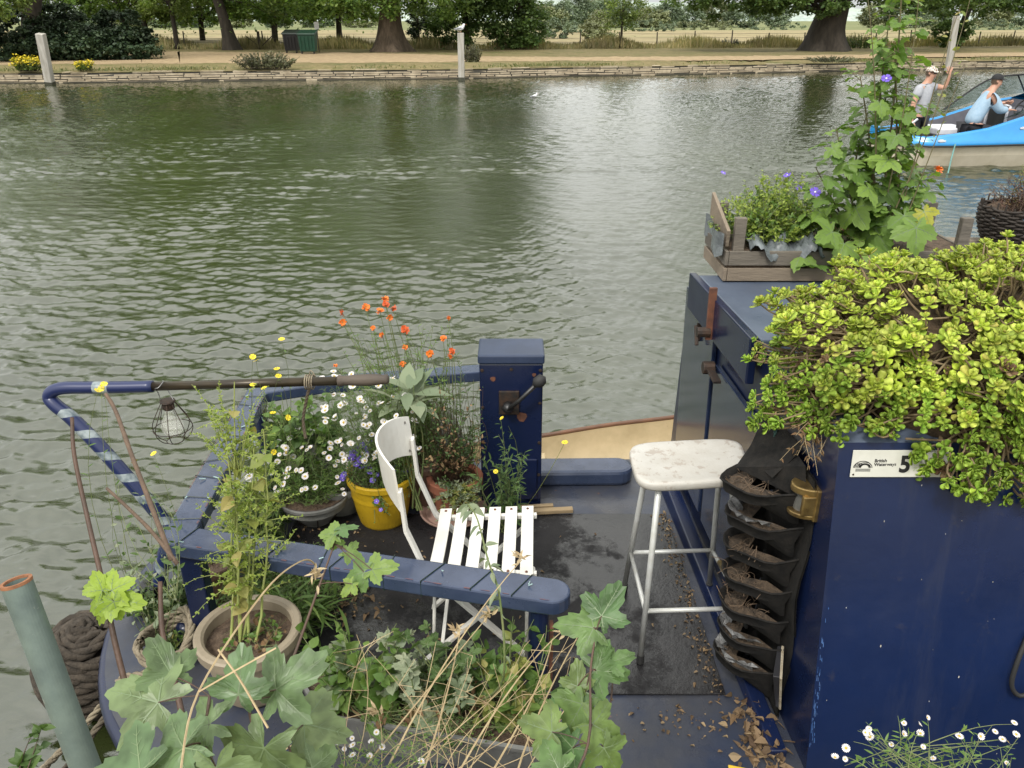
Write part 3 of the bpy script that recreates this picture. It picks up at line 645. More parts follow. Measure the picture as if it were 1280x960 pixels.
# ================================================================== MOTOR BOAT
def motor_boat():
    Y0 = 15.6; O = ty(1113, 183, Y0); hd = nrm([1, .05, 0]); sd_ = np.array([-hd[1], hd[0], 0]); O = np.array([O[0], O[1], 0])
    t = thing('motor_boat', 'blue and cream open motor boat with a windscreen on the right', 'boat', O)
    def W(s, y, z): return O+hd*s+sd_*y+np.array([0, 0, z])
    Mb = mat('sky_blue_gelcoat', (.02, .27, .62), (.015, .22, .52), .28, scale=2, spec=.6, coat=.4); Mc = mat('cream_gelcoat', (.55, .50, .40), (.44, .39, .29), .4, scale=2.5, spots=(.28, .22, .12), sthr=.68)
    Mg = mat('grey_liner', (.13, .13, .15), (.10, .10, .12), .6); Mw = mat('white_vinyl', (.62, .63, .66), (.52, .53, .58), .5); Mk = M_black0
    Mgl = NB('tinted_glass'); Mgl.p.inputs['Base Color'].default_value = (.55, .75, .72, 1); Mgl.p.inputs['Roughness'].default_value = .03; Mgl.p.inputs['Base Color'].default_value = (.12, .17, .17, 1); _tb = Mgl.n('BsdfTransparent'); _tb.inputs[0].default_value = (.8, .88, .88, 1); _mx = Mgl.n('MixShader'); _mx.inputs[0].default_value = .38; Mgl.l(_tb.outputs[0], _mx.inputs[1]); Mgl.l(Mgl.p.outputs[0], _mx.inputs[2]); Mgl.l(_mx.outputs[0], Mgl.o.inputs[0]); Mgl = Mgl.m
    ss = np.array([.28, .48, .8, 1.3, 1.9, 2.4, 2.9, 3.4, 4.2, 5.0, 5.7, 6.2]); 
    rim = np.array([.62, .56, .55, .62, .72, .88, 1.04, 1.12, 1.12, 1.08, 1.0, .95]); rub = np.array([.40, .39, .40, .41, .42, .43, .44, .46, .50, .56, .66, .78])
    hw = np.array([.45, .72, .92, 1.0, 1.0, 1.0, 1.0, .98, .88, .66, .34, .03]); C = 1.0
    def ring(f, sg, z): return np.array([W(s, C+sg*h*f, zz) for s, h, zz in zip(ss, hw, z)])
    # hull
    m = MB()
    for sg in (-1, 1): m.grid(np.stack([ring(.55, sg, np.full(12, -.15)), ring(.86, sg, np.full(12, -.02)), ring(.95, sg, rub*.5), ring(1, sg, rub)]))
    a = [W(.28, C+y*.5625, z) for y, z in ((-.44, -.15), (-.69, -.02), (-.76, .2), (-.8, .4), (.8, .4), (.76, .2), (.69, -.02), (.44, -.15))]; m.add(a, [tuple(range(8))])
    m.build('hull', Mc, t, smooth=False)
    m = MB()
    for sg in (-1, 1):
        m.grid(np.stack([ring(1.03, sg, rub-.01), ring(1.045, sg, rub+.05), ring(1.0, sg, rub+.09), ring(.97, sg, rim-.04), ring(.955, sg, rim), ring(.90, sg, rim+.005), ring(.88, sg, rim-.05)]))
    a = [W(.26, C+y*.5625, z) for y, z in ((-.83, .38), (-.8, .5), (-.77, .62), (.77, .62), (.8, .5), (.83, .38))]; m.add(a, [tuple(range(6))])
    m.add([W(.26, C-.43, .62), W(.38, C-.5, .62), W(.38, C+.5, .62), W(.26, C+.43, .62)], [(0, 1, 2, 3)])
    # foredeck
    i = slice(7, 12); m.grid(np.stack([ring(.9, -1, rim)[i], ring(.45, -1, rim+.13)[i], ring(0.0, 1, rim+.17)[i], ring(.45, 1, rim+.13)[i], ring(.9, 1, rim)[i]]))
    m.build('topsides', Mb, t, smooth=True)
    m = MB()
    for sg in (-1, 1): m.tube(ring(1.05, sg, rub-.012), .018, 5)
    m.build('rubbing_strake', Mk, t)
    m = MB(); j = slice(0, 8)
    for sg in (-1, 1): m.grid(np.stack([ring(.88, sg, rim-.03)[j], ring(.82, sg, np.full(12, .12))[j]]))
    m.grid(np.stack([ring(.82, -1, np.full(12, .12))[j], ring(.82, 1, np.full(12, .12))[j]])); m.add([W(.38, C-.5, .58), W(.38, C+.5, .58), W(.38, C+.45, .12), W(.38, C-.45, .12)], [(0, 1, 2, 3)])
    m.add([W(3.4, C-.86, 1.1), W(3.4, C+.86, 1.1), W(3.4, C+.8, .12), W(3.4, C-.8, .12)], [(0, 1, 2, 3)])
    m.build('cockpit_liner', Mg, t)
    def bx(nm, s0, s1, y0, y1, z0, z1, mm, bev=.02):
        m = MB(); m.hexa([W(s0, y0, z0), W(s1, y0, z0), W(s1, y1, z0), W(s0, y1, z0), W(s0, y0, z1), W(s1, y0, z1), W(s1, y1, z1), W(s0, y1, z1)]); return m.build(nm, mm, t, bevel=bev)
    bx('engine_box', 1.2, 1.85, .55, 1.25, .12, .52, Mg); bx('engine_lid', 1.17, 1.88, .52, 1.28, .523, .66, Mw, .03)
    bx('helm_seat', 2.05, 2.5, .45, 1.0, .13, .62, Mg); 
    m = MB(); P = curve([W(2.42, .4, .6), W(2.42, .42, .95), W(2.5, .5, 1.06), W(2.5, .95, 1.06), W(2.42, 1.03, .95), W(2.42, 1.05, .6)], 6); m.tube(P, .025, 6); m.build('seat_rail', Mw, t, smooth=True)
    bx('seat_back', 2.40, 2.47, .47, .98, .62, 1.0, Mk); bx('dashboard', 3.05, 3.4, .3, 1.7, .13, .95, Mg)
    m = MB(); c = W(2.95, .75, 1.05); ax = nrm(hd*-.8+np.array([0, 0, .6])); x = sd_; y = np.cross(ax, x); P = np.array([c+x*.19*math.cos(a)+y*.19*math.sin(a) for a in np.linspace(0, 2*PI, 18, endpoint=False)]); m.tube(P, .016, 5, closed=True)
    for a in (0, 2.1, 4.2): m.tube([c, c+x*.18*math.cos(a)+y*.18*math.sin(a)], .01, 4)
    m.build('steering_wheel', Mk, t)
    # windscreen: raked curved glass with frame, taller toward the bow side
    bot = curve([W(2.05, 1.93, .86), W(2.9, 1.95, 1.08), W(3.55, 1.7, 1.22), W(3.85, 1.0, 1.27), W(3.55, .3, 1.22), W(2.9, .05, 1.08), W(2.05, .07, .86)], 6)
    top = curve([W(2.0, 1.9, .88), W(2.75, 1.84, 1.45), W(3.2, 1.55, 1.58), W(3.45, 1.0, 1.62), W(3.2, .45, 1.58), W(2.75, .16, 1.45), W(2.62, .1, 1.14)], 6)
    top[-7:] = curve([top[-7], (top[-7]+W(2.9, .06, 1.12))/2, W(2.9, .06, 1.12)], 3)[:7]
    m = MB(); m.grid(np.stack([bot, top])); m.build('windscreen', Mgl, t, smooth=True)
    m = MB(); m.tube(top, .018, 5); m.tube([bot[12], top[12]], .015, 5); m.tube([bot[24], top[24]], .015, 5); m.build('windscreen_frame', Mk, t)
    for s, z in ((2.55, .72), (3.6, .92), (1.0, .49)):
        m = MB(); c = W(s, C-1.0*.985, z); m.beam(c-hd*.07, c+hd*.07, .035, .03); m.beam(c-hd*.03+np.array([0, .02, 0]), c+hd*.03+np.array([0, .02, 0]), .05, .05); m.build('cleat', Mw, t)
    m = MB(); m.tube(qc(W(1.25, -.03, .44), W(1.1, -.25, .2), W(.95, -.5, -.02), 8), .012, 4); m.build('trailing_line', mat('teal_rope', (.15, .32, .30), None, .8), t)
    m = MB(); m.tube([W(.2, .35, .5), W(.55, .22, .88)], .022, 6); m.build('boat_pole', Mw, t)
    return W
W = motor_boat()
# ================================================================== PEOPLE
M_skin = mat('skin', (.48, .27, .19), (.42, .22, .15), .55); M_shirtg = mat('heather_grey_cotton', (.36, .37, .40), (.30, .31, .34), .85, scale=20, bump=.3, bscale=15); M_shirtb = mat('pale_blue_cotton', (.32, .44, .55), (.26, .38, .5), .85, scale=14, bump=.4, bscale=12)
M_trous = mat('black_cloth', (.012, .012, .016), (.02, .02, .025), .8); M_capw = mat('patterned_cap_cloth', (.6, .57, .52), (.22, .14, .10), .8, scale=30, lo=.45, hi=.55); M_capk = mat('black_cap_cloth', (.012, .012, .014), None, .8); M_hair = mat('brown_hair', (.08, .05, .03), None, .8); M_dkgl = mat('dark_lens', (.01, .01, .01), None, .1)
FAT = 1.2
def skin(name, pts, edges, rad, mm, parent, root=0, lvl=2, pad=0):
    me = bpy.data.meshes.new(name); bl = Vector(wloc(parent)); me.from_pydata([Vector(p)-bl for p in pts], edges, []); me.update()
    o = bpy.data.objects.new(name, me); COL.objects.link(o); o.parent = parent; me.materials.append(mm)
    bm = bmesh.new(); bm.from_mesh(me); lay = bm.verts.layers.skin.verify(); bm.verts.ensure_lookup_table()
    for i, v in enumerate(bm.verts):
        r = rad[i]; r = (r, r) if isinstance(r, (int, float)) else r; v[lay].radius = (r[0]*FAT, r[1]*FAT); v[lay].use_root = (i == root)
    bm.to_mesh(me); bm.free()
    s = o.modifiers.new('skin', 'SKIN'); s.use_smooth_shade = True; s.branch_smoothing = .6
    u = o.modifiers.new('sub', 'SUBSURF'); u.levels = lvl; u.render_levels = lvl
    return o
def hand(pts, ed, rad, wrist, wi, d, side, spread=.5):
    d = nrm(d); side = nrm(side-d*np.dot(side, d)); n = np.cross(d, side)
    pi = len(pts); pts.append(tuple(wrist+d*.05)); rad.append(.026); ed.append((wi, pi))
    for k, (o, L_) in enumerate(((-.034, .075), (-.011, .09), (.012, .085), (.034, .065))):
        a = len(pts); pts.append(tuple(wrist+d*.085+side*o)); rad.append(.011); ed.append((pi, a))
        b = len(pts); pts.append(tuple(wrist+d*(.085+L_*.55)+side*o*(1+spread)+n*.006)); rad.append(.0095); ed.append((a, b))
        c = len(pts); pts.append(tuple(wrist+d*(.085+L_)+side*o*(1+spread*1.5)+n*.016)); rad.append(.008); ed.append((b, c))
    a = len(pts); pts.append(tuple(wrist+d*.045-side*.05)); rad.append(.013); ed.append((pi, a)); b = len(pts); pts.append(tuple(wrist+d*.085-side*.075)); rad.append(.01); ed.append((a, b))
def person(label, P, facing, cap, shirt, long_sleeve, shades=False):
    """P: dict of joints"""
    P = {k: np.array(v, float) for k, v in P.items()}
    t = thing('person', label, 'person', (P['pelvis'][0], P['pelvis'][1], min(P['footL'][2], P['footR'][2])))
    f = nrm(facing); sd_ = np.cross([0, 0, 1], f)  # left
    pts = []; ed = []; rad = []
    def add(p, r, par=None): pts.append(tuple(p)); rad.append(r); i = len(pts)-1; (ed.append((par, i)) if par is not None else None); return i
    pel = add(P['pelvis'], (.13, .09)); wa = add(P['pelvis']*.55+P['chest']*.45, (.12, .085), pel); ch = add(P['chest'], (.13, .09), wa)
    nb = add(P['neck'], .064, ch); hb = add(P['head']+[0, 0, -.075], .072, nb); hm = add(P['head']+[0, 0, .005], (.088, .092), hb); ht = add(P['head']+[0, 0, .08], .078, hm)
    fc = P['head']+f*.095; no = add(fc+[0, 0, -.02], .014, hm)
    for s in 'LR':
        sh = add(P['sh'+s], .055, ch); el = add(P['el'+s], .042, sh); wr = add(P['wr'+s], .028, el)
        hd_ = P['hd'+s] if 'hd'+s in P else nrm(P['wr'+s]-P['el'+s])
        hand(pts, ed, rad, P['wr'+s], wr, hd_, P.get('hs'+s, f), .6)
        hp = add(P['pelvis']+(sd_ if s == 'L' else -sd_)*.1+[0, 0, -.06], .095, pel); kn = add(P['kn'+s], .062, hp); an = add(P['foot'+s]+[0, 0, .08], .04, kn); to = add(P['foot'+s]+f*.16+[0, 0, .035], .036, an)
    skin('body', pts, ed, rad, M_skin, t, 0, 2)
    # shirt
    pts = []; ed = []; rad = []
    pel = add(P['pelvis']+[0, 0, -.05], (.185, .15)); wa = add(P['pelvis']*.55+P['chest']*.45, (.18, .14), pel); ch = add(P['chest'], (.205, .15), wa); nb = add((P['neck']*.8+P['chest']*.2), .085, ch)
    for s in 'LR':
        sh = add(P['sh'+s], .088, ch)
        if long_sleeve: el = add(P['el'+s], .078, sh); add(P['el'+s]*.1+P['wr'+s]*.9, .05, el)
        else: add(P['sh'+s]*.4+P['el'+s]*.6, .075, sh)
    skin('shirt', pts, ed, rad, shirt, t, 0, 2)
    pts = []; ed = []; rad = []
    pel = add(P['pelvis']+[0, 0, -.03], (.16, .125))
    for s in 'LR':
        hp = add(P['pelvis']+(sd_ if s == 'L' else -sd_)*.1+[0, 0, -.08], .105, pel); kn = add(P['kn'+s], .078, hp); add(P['foot'+s]+[0, 0, .12], .058, kn)
    skin('trousers', pts, ed, rad, M_trous, t, 0, 2)
    # cap
    m = MB(); hc = P['head']+np.array([0, 0, .045]); rows = []
    for a in np.linspace(0, PI/2, 7): rows.append([hc+np.array([0, 0, .1])*math.sin(a)+(f*math.cos(b)*.108+sd_*math.sin(b)*.098)*max(math.cos(a), .02) for b in np.arange(20)*2*PI/20])
    m.grid(np.array(rows), wrap=True)
    br = []
    for rr in (.098, .14, .19): br.append([hc+f*math.cos(b)*rr*(1 if rr < .1 else 1.0)+sd_*math.sin(b)*.095+np.array([0, 0, .008-(rr-.1)*.25]) for b in np.linspace(-1.15, 1.15, 9)])
    m.grid(np.array(br)); m.build('cap', cap, t, smooth=True)
    m = MB(); hc2 = P['head']+np.array([0, 0, .015]); rows = []
    for z in (-.05, -.01, .03, .05): rows.append([hc2+np.array([0, 0, z])+f*math.cos(b)*.098+sd_*math.sin(b)*.093 for b in np.linspace(1.5, 2*PI-1.5, 14)])
    m.grid(np.array(rows)); m.build('hair', M_hair, t, smooth=True)
    m = MB()
    if shades:
        for sg in (-1, 1): m.tube([P['head']+f*.088+sd_*sg*.015+[0, 0, .012], P['head']+f*.072+sd_*sg*.06+[0, 0, .014]], [.017, .017], 6); m.tube([P['head']+f*.07+sd_*sg*.065+[0, 0, .016], P['head']-f*.01+sd_*sg*.095+[0, 0, .018]], .005, 4)
        m.build('sunglasses', M_dkgl, t)
    else:
        for sg in (-1, 1): m.tube([P['head']+f*.083+sd_*sg*.03+[0, 0, .008], P['head']+f*.093+sd_*sg*.031+[0, 0, .008]], [.009, .004], 6)
        m.build('eye', M_dkgl, t)
    m = MB(); m.tube([P['head']+f*.088+sd_*.025+[0, 0, -.055], P['head']+f*.095+[0, 0, -.058], P['head']+f*.088-sd_*.025+[0, 0, -.055]], .006, 5); m.build('mouth', mat('lip', (.3, .1, .09), None, .5), t)
    m = MB()
    for sg in (-1, 1): m.tube([P['head']+sd_*sg*.088-f*.005+[0, 0, -.02], P['head']+sd_*sg*.098-f*.012+[0, 0, .02]], [.012, .017], 6)
    m.build('ear', M_skin, t, smooth=True)
    return t
# waving man: standing near the stern
hx = ty(1164, 92, 16.3); X, Yp, Zh = hx
f = np.array([.75, -.6, .0]); dz = Zh-.02
person('standing man in grey t-shirt and pale patterned cap waving one hand', dict(
    head=(X, Yp, Zh), neck=(X-.03, Yp, Zh-.14), chest=(X-.06, Yp, Zh-.31), pelvis=(X-.10, Yp, Zh-.80),
    shL=(X+.10, Yp+.13, Zh-.23), shR=(X-.22, Yp-.12, Zh-.24), elL=(X+.33, Yp+.02, Zh-.26), wrL=(X+.345, Yp-.03, Zh-.03), hdL=(-.12, 0, 1), hsL=(1, .2, 0),
    elR=(X-.31, Yp-.17, Zh-.56), wrR=(X-.30, Yp-.22, Zh-.80), knL=(X-.05, Yp+.1, .58), knR=(X-.16, Yp-.1, .58), footL=(X-.06, Yp+.12, .13), footR=(X-.2, Yp-.1, .13)),
    f, M_capw, M_shirtg, False, True)
hx = ty(1246, 102, 16.1); X, Yp, Zh = hx
person('seated person in pale blue long sleeved top and black cap at the helm', dict(
    head=(X, Yp, Zh), neck=(X-.06, Yp, Zh-.14), chest=(X-.12, Yp, Zh-.30), pelvis=(X-.33, Yp, Zh-.78),
    shL=(X-.1, Yp+.18, Zh-.22), shR=(X-.1, Yp-.18, Zh-.23), elL=(X+.12, Yp+.2, Zh-.42), wrL=(X+.30, Yp+.12, Zh-.40), elR=(X+.05, Yp-.22, Zh-.50), wrR=(X+.27, Yp-.14, Zh-.50),
    knL=(X+.08, Yp+.12, Zh-.86), knR=(X+.08, Yp-.12, Zh-.86), footL=(X+.12, Yp+.12, .14), footR=(X+.12, Yp-.12, .14)),
    np.array([.9, -.25, 0]), M_capk, M_shirtb, True, False)
# ================================================================== NARROWBOAT
NAVY = (.010, .020, .085)
M_navy = mat('navy_gloss_paint', (.006, .012, .045), (.004, .009, .032), .3, scale=1.6, spots=(.09, .11, .16), sthr=.735, rvar=.14, spec=.5, coat=.15)
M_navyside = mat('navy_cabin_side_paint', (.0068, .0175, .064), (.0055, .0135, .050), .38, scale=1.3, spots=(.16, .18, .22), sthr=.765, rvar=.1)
M_rail = mat('blue_rail_paint', (.042, .058, .105), (.022, .034, .068), .24, scale=7, spots=(.12, .035, .02), sthr=.73, rvar=.12, coat=.2)
M_door = mat('navy_door_gloss', (.012, .022, .055), (.008, .015, .04), .14, scale=2, spec=.8, coat=.6, rvar=.05, spots=(.06, .06, .07), sthr=.76)
M_railedge = mat('worn_red_edge', (.16, .055, .035), (.05, .05, .09), .6, scale=25)
M_deckp = mat('worn_blue_deck_paint', (.026, .034, .058), (.05, .05, .054), .33, scale=3.2, spots=(.15, .08, .045), sthr=.68, rvar=.2, bump=.15, bscale=30)
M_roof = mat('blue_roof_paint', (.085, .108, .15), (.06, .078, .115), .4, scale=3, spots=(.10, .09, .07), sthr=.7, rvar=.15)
def matmat():
    b = NB('black_rubber_mat'); b.l(b.ramp(b.noise(2.2, 6, None, .65), [(.38, (.006, .006, .007)), (.62, (.020, .019, .020))]), b.p.inputs['Base Color'])
    sx = b.n('SeparateXYZ'); b.noise(1, 1); b.l(b.tc.outputs['Object'], sx.inputs[0]); g = b.ramp(sx.outputs[0], [(.18, (0, 0, 0)), (.6, (.17, .17, .17))])
    f = b.math('SUBTRACT', b.noise(2.6, 8, None, .75), g); w = b.ramp(f, [(.41, (1, 1, 1)), (.50, (0, 0, 0))])
    b.l(b.ramp(w, [(0, (.62, .62, .62)), (1, (.06, .06, .06))]), b.p.inputs['Roughness']); b.l(b.ramp(w, [(0, (.22, .22, .22)), (1, (.75, .75, .75))]), b.p.inputs['Specular IOR Level'])
    b.bump(b.noise(38, 5, None, .75), .35, .01); return b.m
M_mat = matmat()
M_black = mat('black_felt', (.010, .010, .010), (.022, .020, .018), .95, scale=30, bump=.3, bscale=200, spec=.2)
M_iron = mat('dark_iron', (.02, .018, .017), (.055, .03, .018), .6, scale=30, metal=.3, bump=.2, bscale=120)
M_brass = mat('tarnished_brass', (.42, .30, .12), (.22, .15, .07), .38, metal=.9, scale=18, rvar=.12)
M_steel = mat('dull_steel', (.3, .3, .3), (.2, .2, .2), .4, metal=.8)
M_soil = mat('dry_soil', (.055, .035, .022), (.13, .09, .06), .95, scale=40, bump=1.2, bscale=90)
M_rust = mat('rust', (.16, .06, .03), (.07, .03, .02), .85, scale=30)
M_whitep = mat('white_paint', (.66, .65, .61), (.56, .54, .49), .4, scale=5, spots=(.35, .25, .16), sthr=.74)
_b = NB('navy_side_weathered'); _b.p.inputs['Coat Weight'].default_value = .12
_c = _b.ramp(_b.noise(1.3, 6, None, .65), [(.35, (.0068, .0175, .066)), (.65, (.0052, .013, .048))])
_st = _b.ramp(_b.noise(1.0, 7, _b.mapped((9, 9, .7)), .7), [(.52, (0, 0, 0)), (.78, (.32, .32, .32))]); _c = _b.mix(_st, _c, (.05, .055, .075))
_g = _b.ramp(_b.noise(14, 7, None, .75), [(.60, (0, 0, 0)), (.74, (.30, .30, .30))]); _c = _b.mix(_g, _c, (.06, .055, .05)); _b.l(_c, _b.p.inputs['Base Color'])
_b.l(_b.ramp(_b.noise(2.2, 7, None, .7), [(.3, (.20, .20, .20)), (.7, (.5, .5, .5))]), _b.p.inputs['Roughness']); _b.bump(_b.noise(3.5, 5), .25, .02); M_navyside = _b.m
ZD = .5
boat = thing('narrowboat', 'navy blue narrowboat with a flat cabin, stern deck and timber taff rail', 'boat', (-.6, 2.58, 0))
# ---- hull outline
def hull_half():
    a = np.linspace(-PI/2, PI/2, 30)
    st = [(-.62-.93*math.cos(t), 2.58+1.02*math.sin(t)) for t in a]
    return st
st = hull_half()
outl = [(6.5, 1.56)]+[(x, y) for x, y in st]+[(6.5, 3.60)]
outl = [(6.5, 1.56), (3, 1.56), (.8, 1.56)]+st+[(.8, 3.6), (3, 3.6), (6.5, 3.6)]
m = MB(); P = np.array([[(*p, z) for p in outl] for z in (-.3, .1, .42, ZD-.02)])
for i, sc in enumerate((.86, .93, .985, 1)): P[i, :, 0] = (P[i, :, 0]-2)*sc+2; P[i, :, 1] = (P[i, :, 1]-2.58)*(.5+.5*sc)+2.58
m.grid(P); m.build('hull', M_navy, boat, smooth=False)
m = MB(); top = [(*p, ZD) for p in outl]; n = len(top); m.add(top, [tuple(range(n))]); m.add([(x, y, z-.05) for x, y, z in top], [tuple(range(n))[::-1]])
m.build('deck', M_deckp, boat)
m = MB(); m.tube([(x, y, ZD-.035) for x, y, z in top], .03, 8); m.build('rubbing_strake', M_navy, boat, smooth=True)
# raised far bulwark with rounded end
def plank(path, w_, z0, z1, mm, name, parent, bev=.012, endr=(False, False), widths=None):
    path = np.array(path, float)[:, :2]; m = MB(); n = len(path); Lf_ = []; Rt = []
    for i in range(n):
        if i == 0: d = nrm(path[1]-path[0]); nn = np.array([-d[1], d[0]])
        elif i == n-1: d = nrm(path[-1]-path[-2]); nn = np.array([-d[1], d[0]])
        else:
            d0, d1 = nrm(path[i]-path[i-1]), nrm(path[i+1]-path[i]); n0, n1 = np.array([-d0[1], d0[0]]), np.array([-d1[1], d1[0]]); nn = nrm(n0+n1); nn = nn/max(np.dot(nn, n0), .3)
        wi = (widths[i] if widths else w_)/2; Lf_.append(path[i]+nn*wi); Rt.append(path[i]-nn*wi)
    poly = Lf_[:]
    if endr[1]:
        d = nrm(path[-1]-path[-2]); nn = np.array([-d[1], d[0]]); r = (widths[-1] if widths else w_)/2
        poly += [path[-1]+nn*r*math.cos(a)+d*r*math.sin(a) for a in np.linspace(.25, PI-.25, 9)]
    poly += Rt[::-1]
    if endr[0]:
        d = nrm(path[0]-path[1]); nn = np.array([-d[1], d[0]]); r = (widths[0] if widths else w_)/2
        poly += [path[0]+nn*r*math.cos(a)+d*r*math.sin(a) for a in np.linspace(.25, PI-.25, 9)]
    k = len(poly); v = [(*p, z0) for p in poly]+[(*p, z1) for p in poly]
    f = [tuple(range(k))[::-1], tuple(range(k, 2*k))]+[(i, (i+1) % k, k+(i+1) % k, k+i) for i in range(k)]
    m.add(v, f); return m.build(name, mm, parent, bevel=bev)
e0, e1 = tz(560, 590, .585), tz(772, 580, .585)
plank([(-.6, e1[1]-.02), (e1[0], e1[1])], .15, ZD+.002, .585, M_rail, 'bulwark', boat, .018, (False, True))
# ---- taff rail
RZ = 1.0
rp = [tz(690, 737, RZ), tz(222, 668, RZ), tz(322, 487, RZ), tz(400, 475, RZ), tz(505, 467, RZ), tz(610, 459, RZ)]
rp = [p[:2] for p in rp]
plank([rp[0], rp[1], rp[2], rp[3], rp[4], rp[5]], .105, RZ-.055, RZ, M_rail, 'taff_rail', boat, .007, (True, False), [.115, .105, .10, .10, .10, .10])
# worn edge line on the rail: thin strip of exposed undercoat
m = MB()
for i in range(2):
    a, b_ = np.array(rp[i]), np.array(rp[i+1]); d = nrm(b_-a); nn = np.array([-d[1], d[0]])
    for sg in (-1, 1):
        if i == 0 and sg == -1: continue
        q0 = a+d*(.0 if i == 0 else .06)+nn*sg*.0495; q1 = b_-d*.06+nn*sg*.0478; K = 40
        for j in range(K):
            if rng.random() < .45: continue
            s0, s1 = j/K, (j+rng.uniform(.5, 1))/K; u0, u1 = q0+(q1-q0)*s0, q0+(q1-q0)*s1; w_ = rng.uniform(.002, .006)
            m.add([(*u0, RZ+.0012), (*u1, RZ+.0012), (*(u1+nn*w_), RZ+.0012), (*(u0+nn*w_), RZ+.0012)], [(0, 1, 2, 3)])
m.build('chipped_edge', M_railedge, boat)
for i, (px, py, r) in enumerate([(680, 748, .032), (226, 684, .036), (322, 495, .033), (520, 468, .033)]):
    p = tz(px, py, RZ-.06)
    if i == 0: p = np.array([rp[0][0]-.04, rp[0][1]+.005, 0])
    if i == 1: p = np.array([rp[1][0]+.035, rp[1][1]+.0, 0])
    m = MB()
    if i == 1: m.beam((p[0], p[1], ZD-.03), (p[0], p[1], RZ-.056), .075, .062, (0, 1, 0))
    else: m.tube([(p[0], p[1], ZD-.03), (p[0], p[1], RZ-.056)], r, 20)
    o = m.build('rail_post', M_navy, boat, smooth=False, bevel=.006 if i == 1 else 0)
    if i == 0: m = MB(); m.beam((p[0]+.043, p[1]+.02, ZD), (p[0]+.043, p[1]+.02, RZ-.16), .012, .04, (0, 1, 0)); m.build('rusty_strip', M_rust, boat)
# fairy light wire wound round the rail, with little bulbs
M_wire = mat('dark_green_wire', (.01, .025, .018), None, .5); M_bulb = mat('clear_bulb', (.35, .5, .5), None, .15)
for i, nturn in ((0, 9), (1, 8)):
    a, b_ = np.array(rp[i]), np.array(rp[i+1]); d = nrm(b_-a); nn = np.array([-d[1], d[0]]); Ls = np.linalg.norm(b_-a)
    for j in range(nturn):
        s = (j+.5+rng.uniform(-.25, .25))/nturn; c = a+(b_-a)*s; sk = rng.uniform(-.03, .05); h = .0555
        loop = [(*(c-nn*h), RZ-.05), (*(c-nn*h), RZ+.002), (*(c+d*sk+nn*h), RZ+.003), (*(c+d*sk+nn*h), RZ-.056), (*(c+d*sk*1.2-nn*h), RZ-.058)]
        m = MB(); m.tube(loop, .0019, 4); m.build('fairy_light_wire', M_wire, boat)
        for _ in range(2):
            q = np.array([*(c+nn*rng.uniform(-.05, .05)), RZ+.004]) if rng.random() < .5 else np.array([*(c-nn*h), RZ-.05]); e = q+np.array([rng.normal(0, .012), -abs(rng.normal(0, .008)), .008 if q[2] > RZ else -.02]); m = MB(); m.tube([q, e], .0024, 5); m.build('fairy_light', M_bulb, boat)
# ---- control column with morse handle
cx0, cx1, cy0, cy1, cz = -.143, .136, 3.15, 3.34, 1.285
m = MB(); m.box((cx0, cy0, ZD), (cx1, cy1, cz-.045)); m.build('control_column', M_navy, boat, bevel=.006)
m = MB(); m.box((cx0-.006, cy0-.010, cz-.043), (cx1+.006, cy1+.006, cz)); m.build('column_lid', mat('blue_lid_paint', (.03, .045, .09), (.02, .03, .06), .35, scale=6), boat, bevel=.008)
m = MB(); m.box((cx0+.10, cy0-.014, ZD+.05), (cx1-.02, cy0-.0025, ZD+.27)); m.build('column_hatch', M_navy, boat, bevel=.005)
m = MB(); m.box((cx0+.085, cy0-.016, 1.0), (cx0+.175, cy0-.003, 1.115)); m.build('lever_plate', M_iron, boat, bevel=.003)
m = MB(); c = np.array([cx0+.125, cy0-.016, 1.045]); m.lathe([(0, 0), (.024, 0), (.024, .03), (.012, .045), (0, .045)], c, 14, axis=(0, -1, 0))
e = np.array([cx1-.02, cy0-.075, 1.19]); m.tube([c+[0, -.035, 0], c+[.05, -.05, .05], e], [.011, .009, .01], 8); m.build('lever_arm', mat('black_plastic', (.012, .012, .013), (.02, .02, .02), .4, scale=20), boat, smooth=True)
m = MB(); m.tube([e+[-.02, .0, -.018], e+[-.008, 0, -.005], e+[.012, 0, .008], e+[.03, 0, .01]], [.012, .026, .028, .012], 12); m.build('lever_knob', M_black0, boat, smooth=True)
for (x, z) in [(cx0+.012, 1.21), (cx0+.14, 1.215), (cx1-.012, 1.21), (cx1-.012, 1.05), (cx1-.012, .85), (cx0+.012, 1.03), (cx0+.012, .85), (cx1-.012, .68)]:
    m = MB(); m.lathe([(.008, 0), (.007, .004), (0, .005)], (x, cy0, z), 8, axis=(0, -1, 0)); m.build('screw', M_iron, boat)
m = MB()
for (x, z, r) in ((cx0+.19, .985, .024), (cx0+.06, 1.17, .013), (cx1-.04, 1.19, .01)):
    a = np.arange(9)*2*PI/9; q = rng.uniform(.75, 1.15, 9); m.add([(x+r*math.cos(t)*k_, cy0-.0022, z+r*math.sin(t)*k_) for t, k_ in zip(a, q)], [tuple(range(9))])
m.build('rust_patch', M_rust, boat)
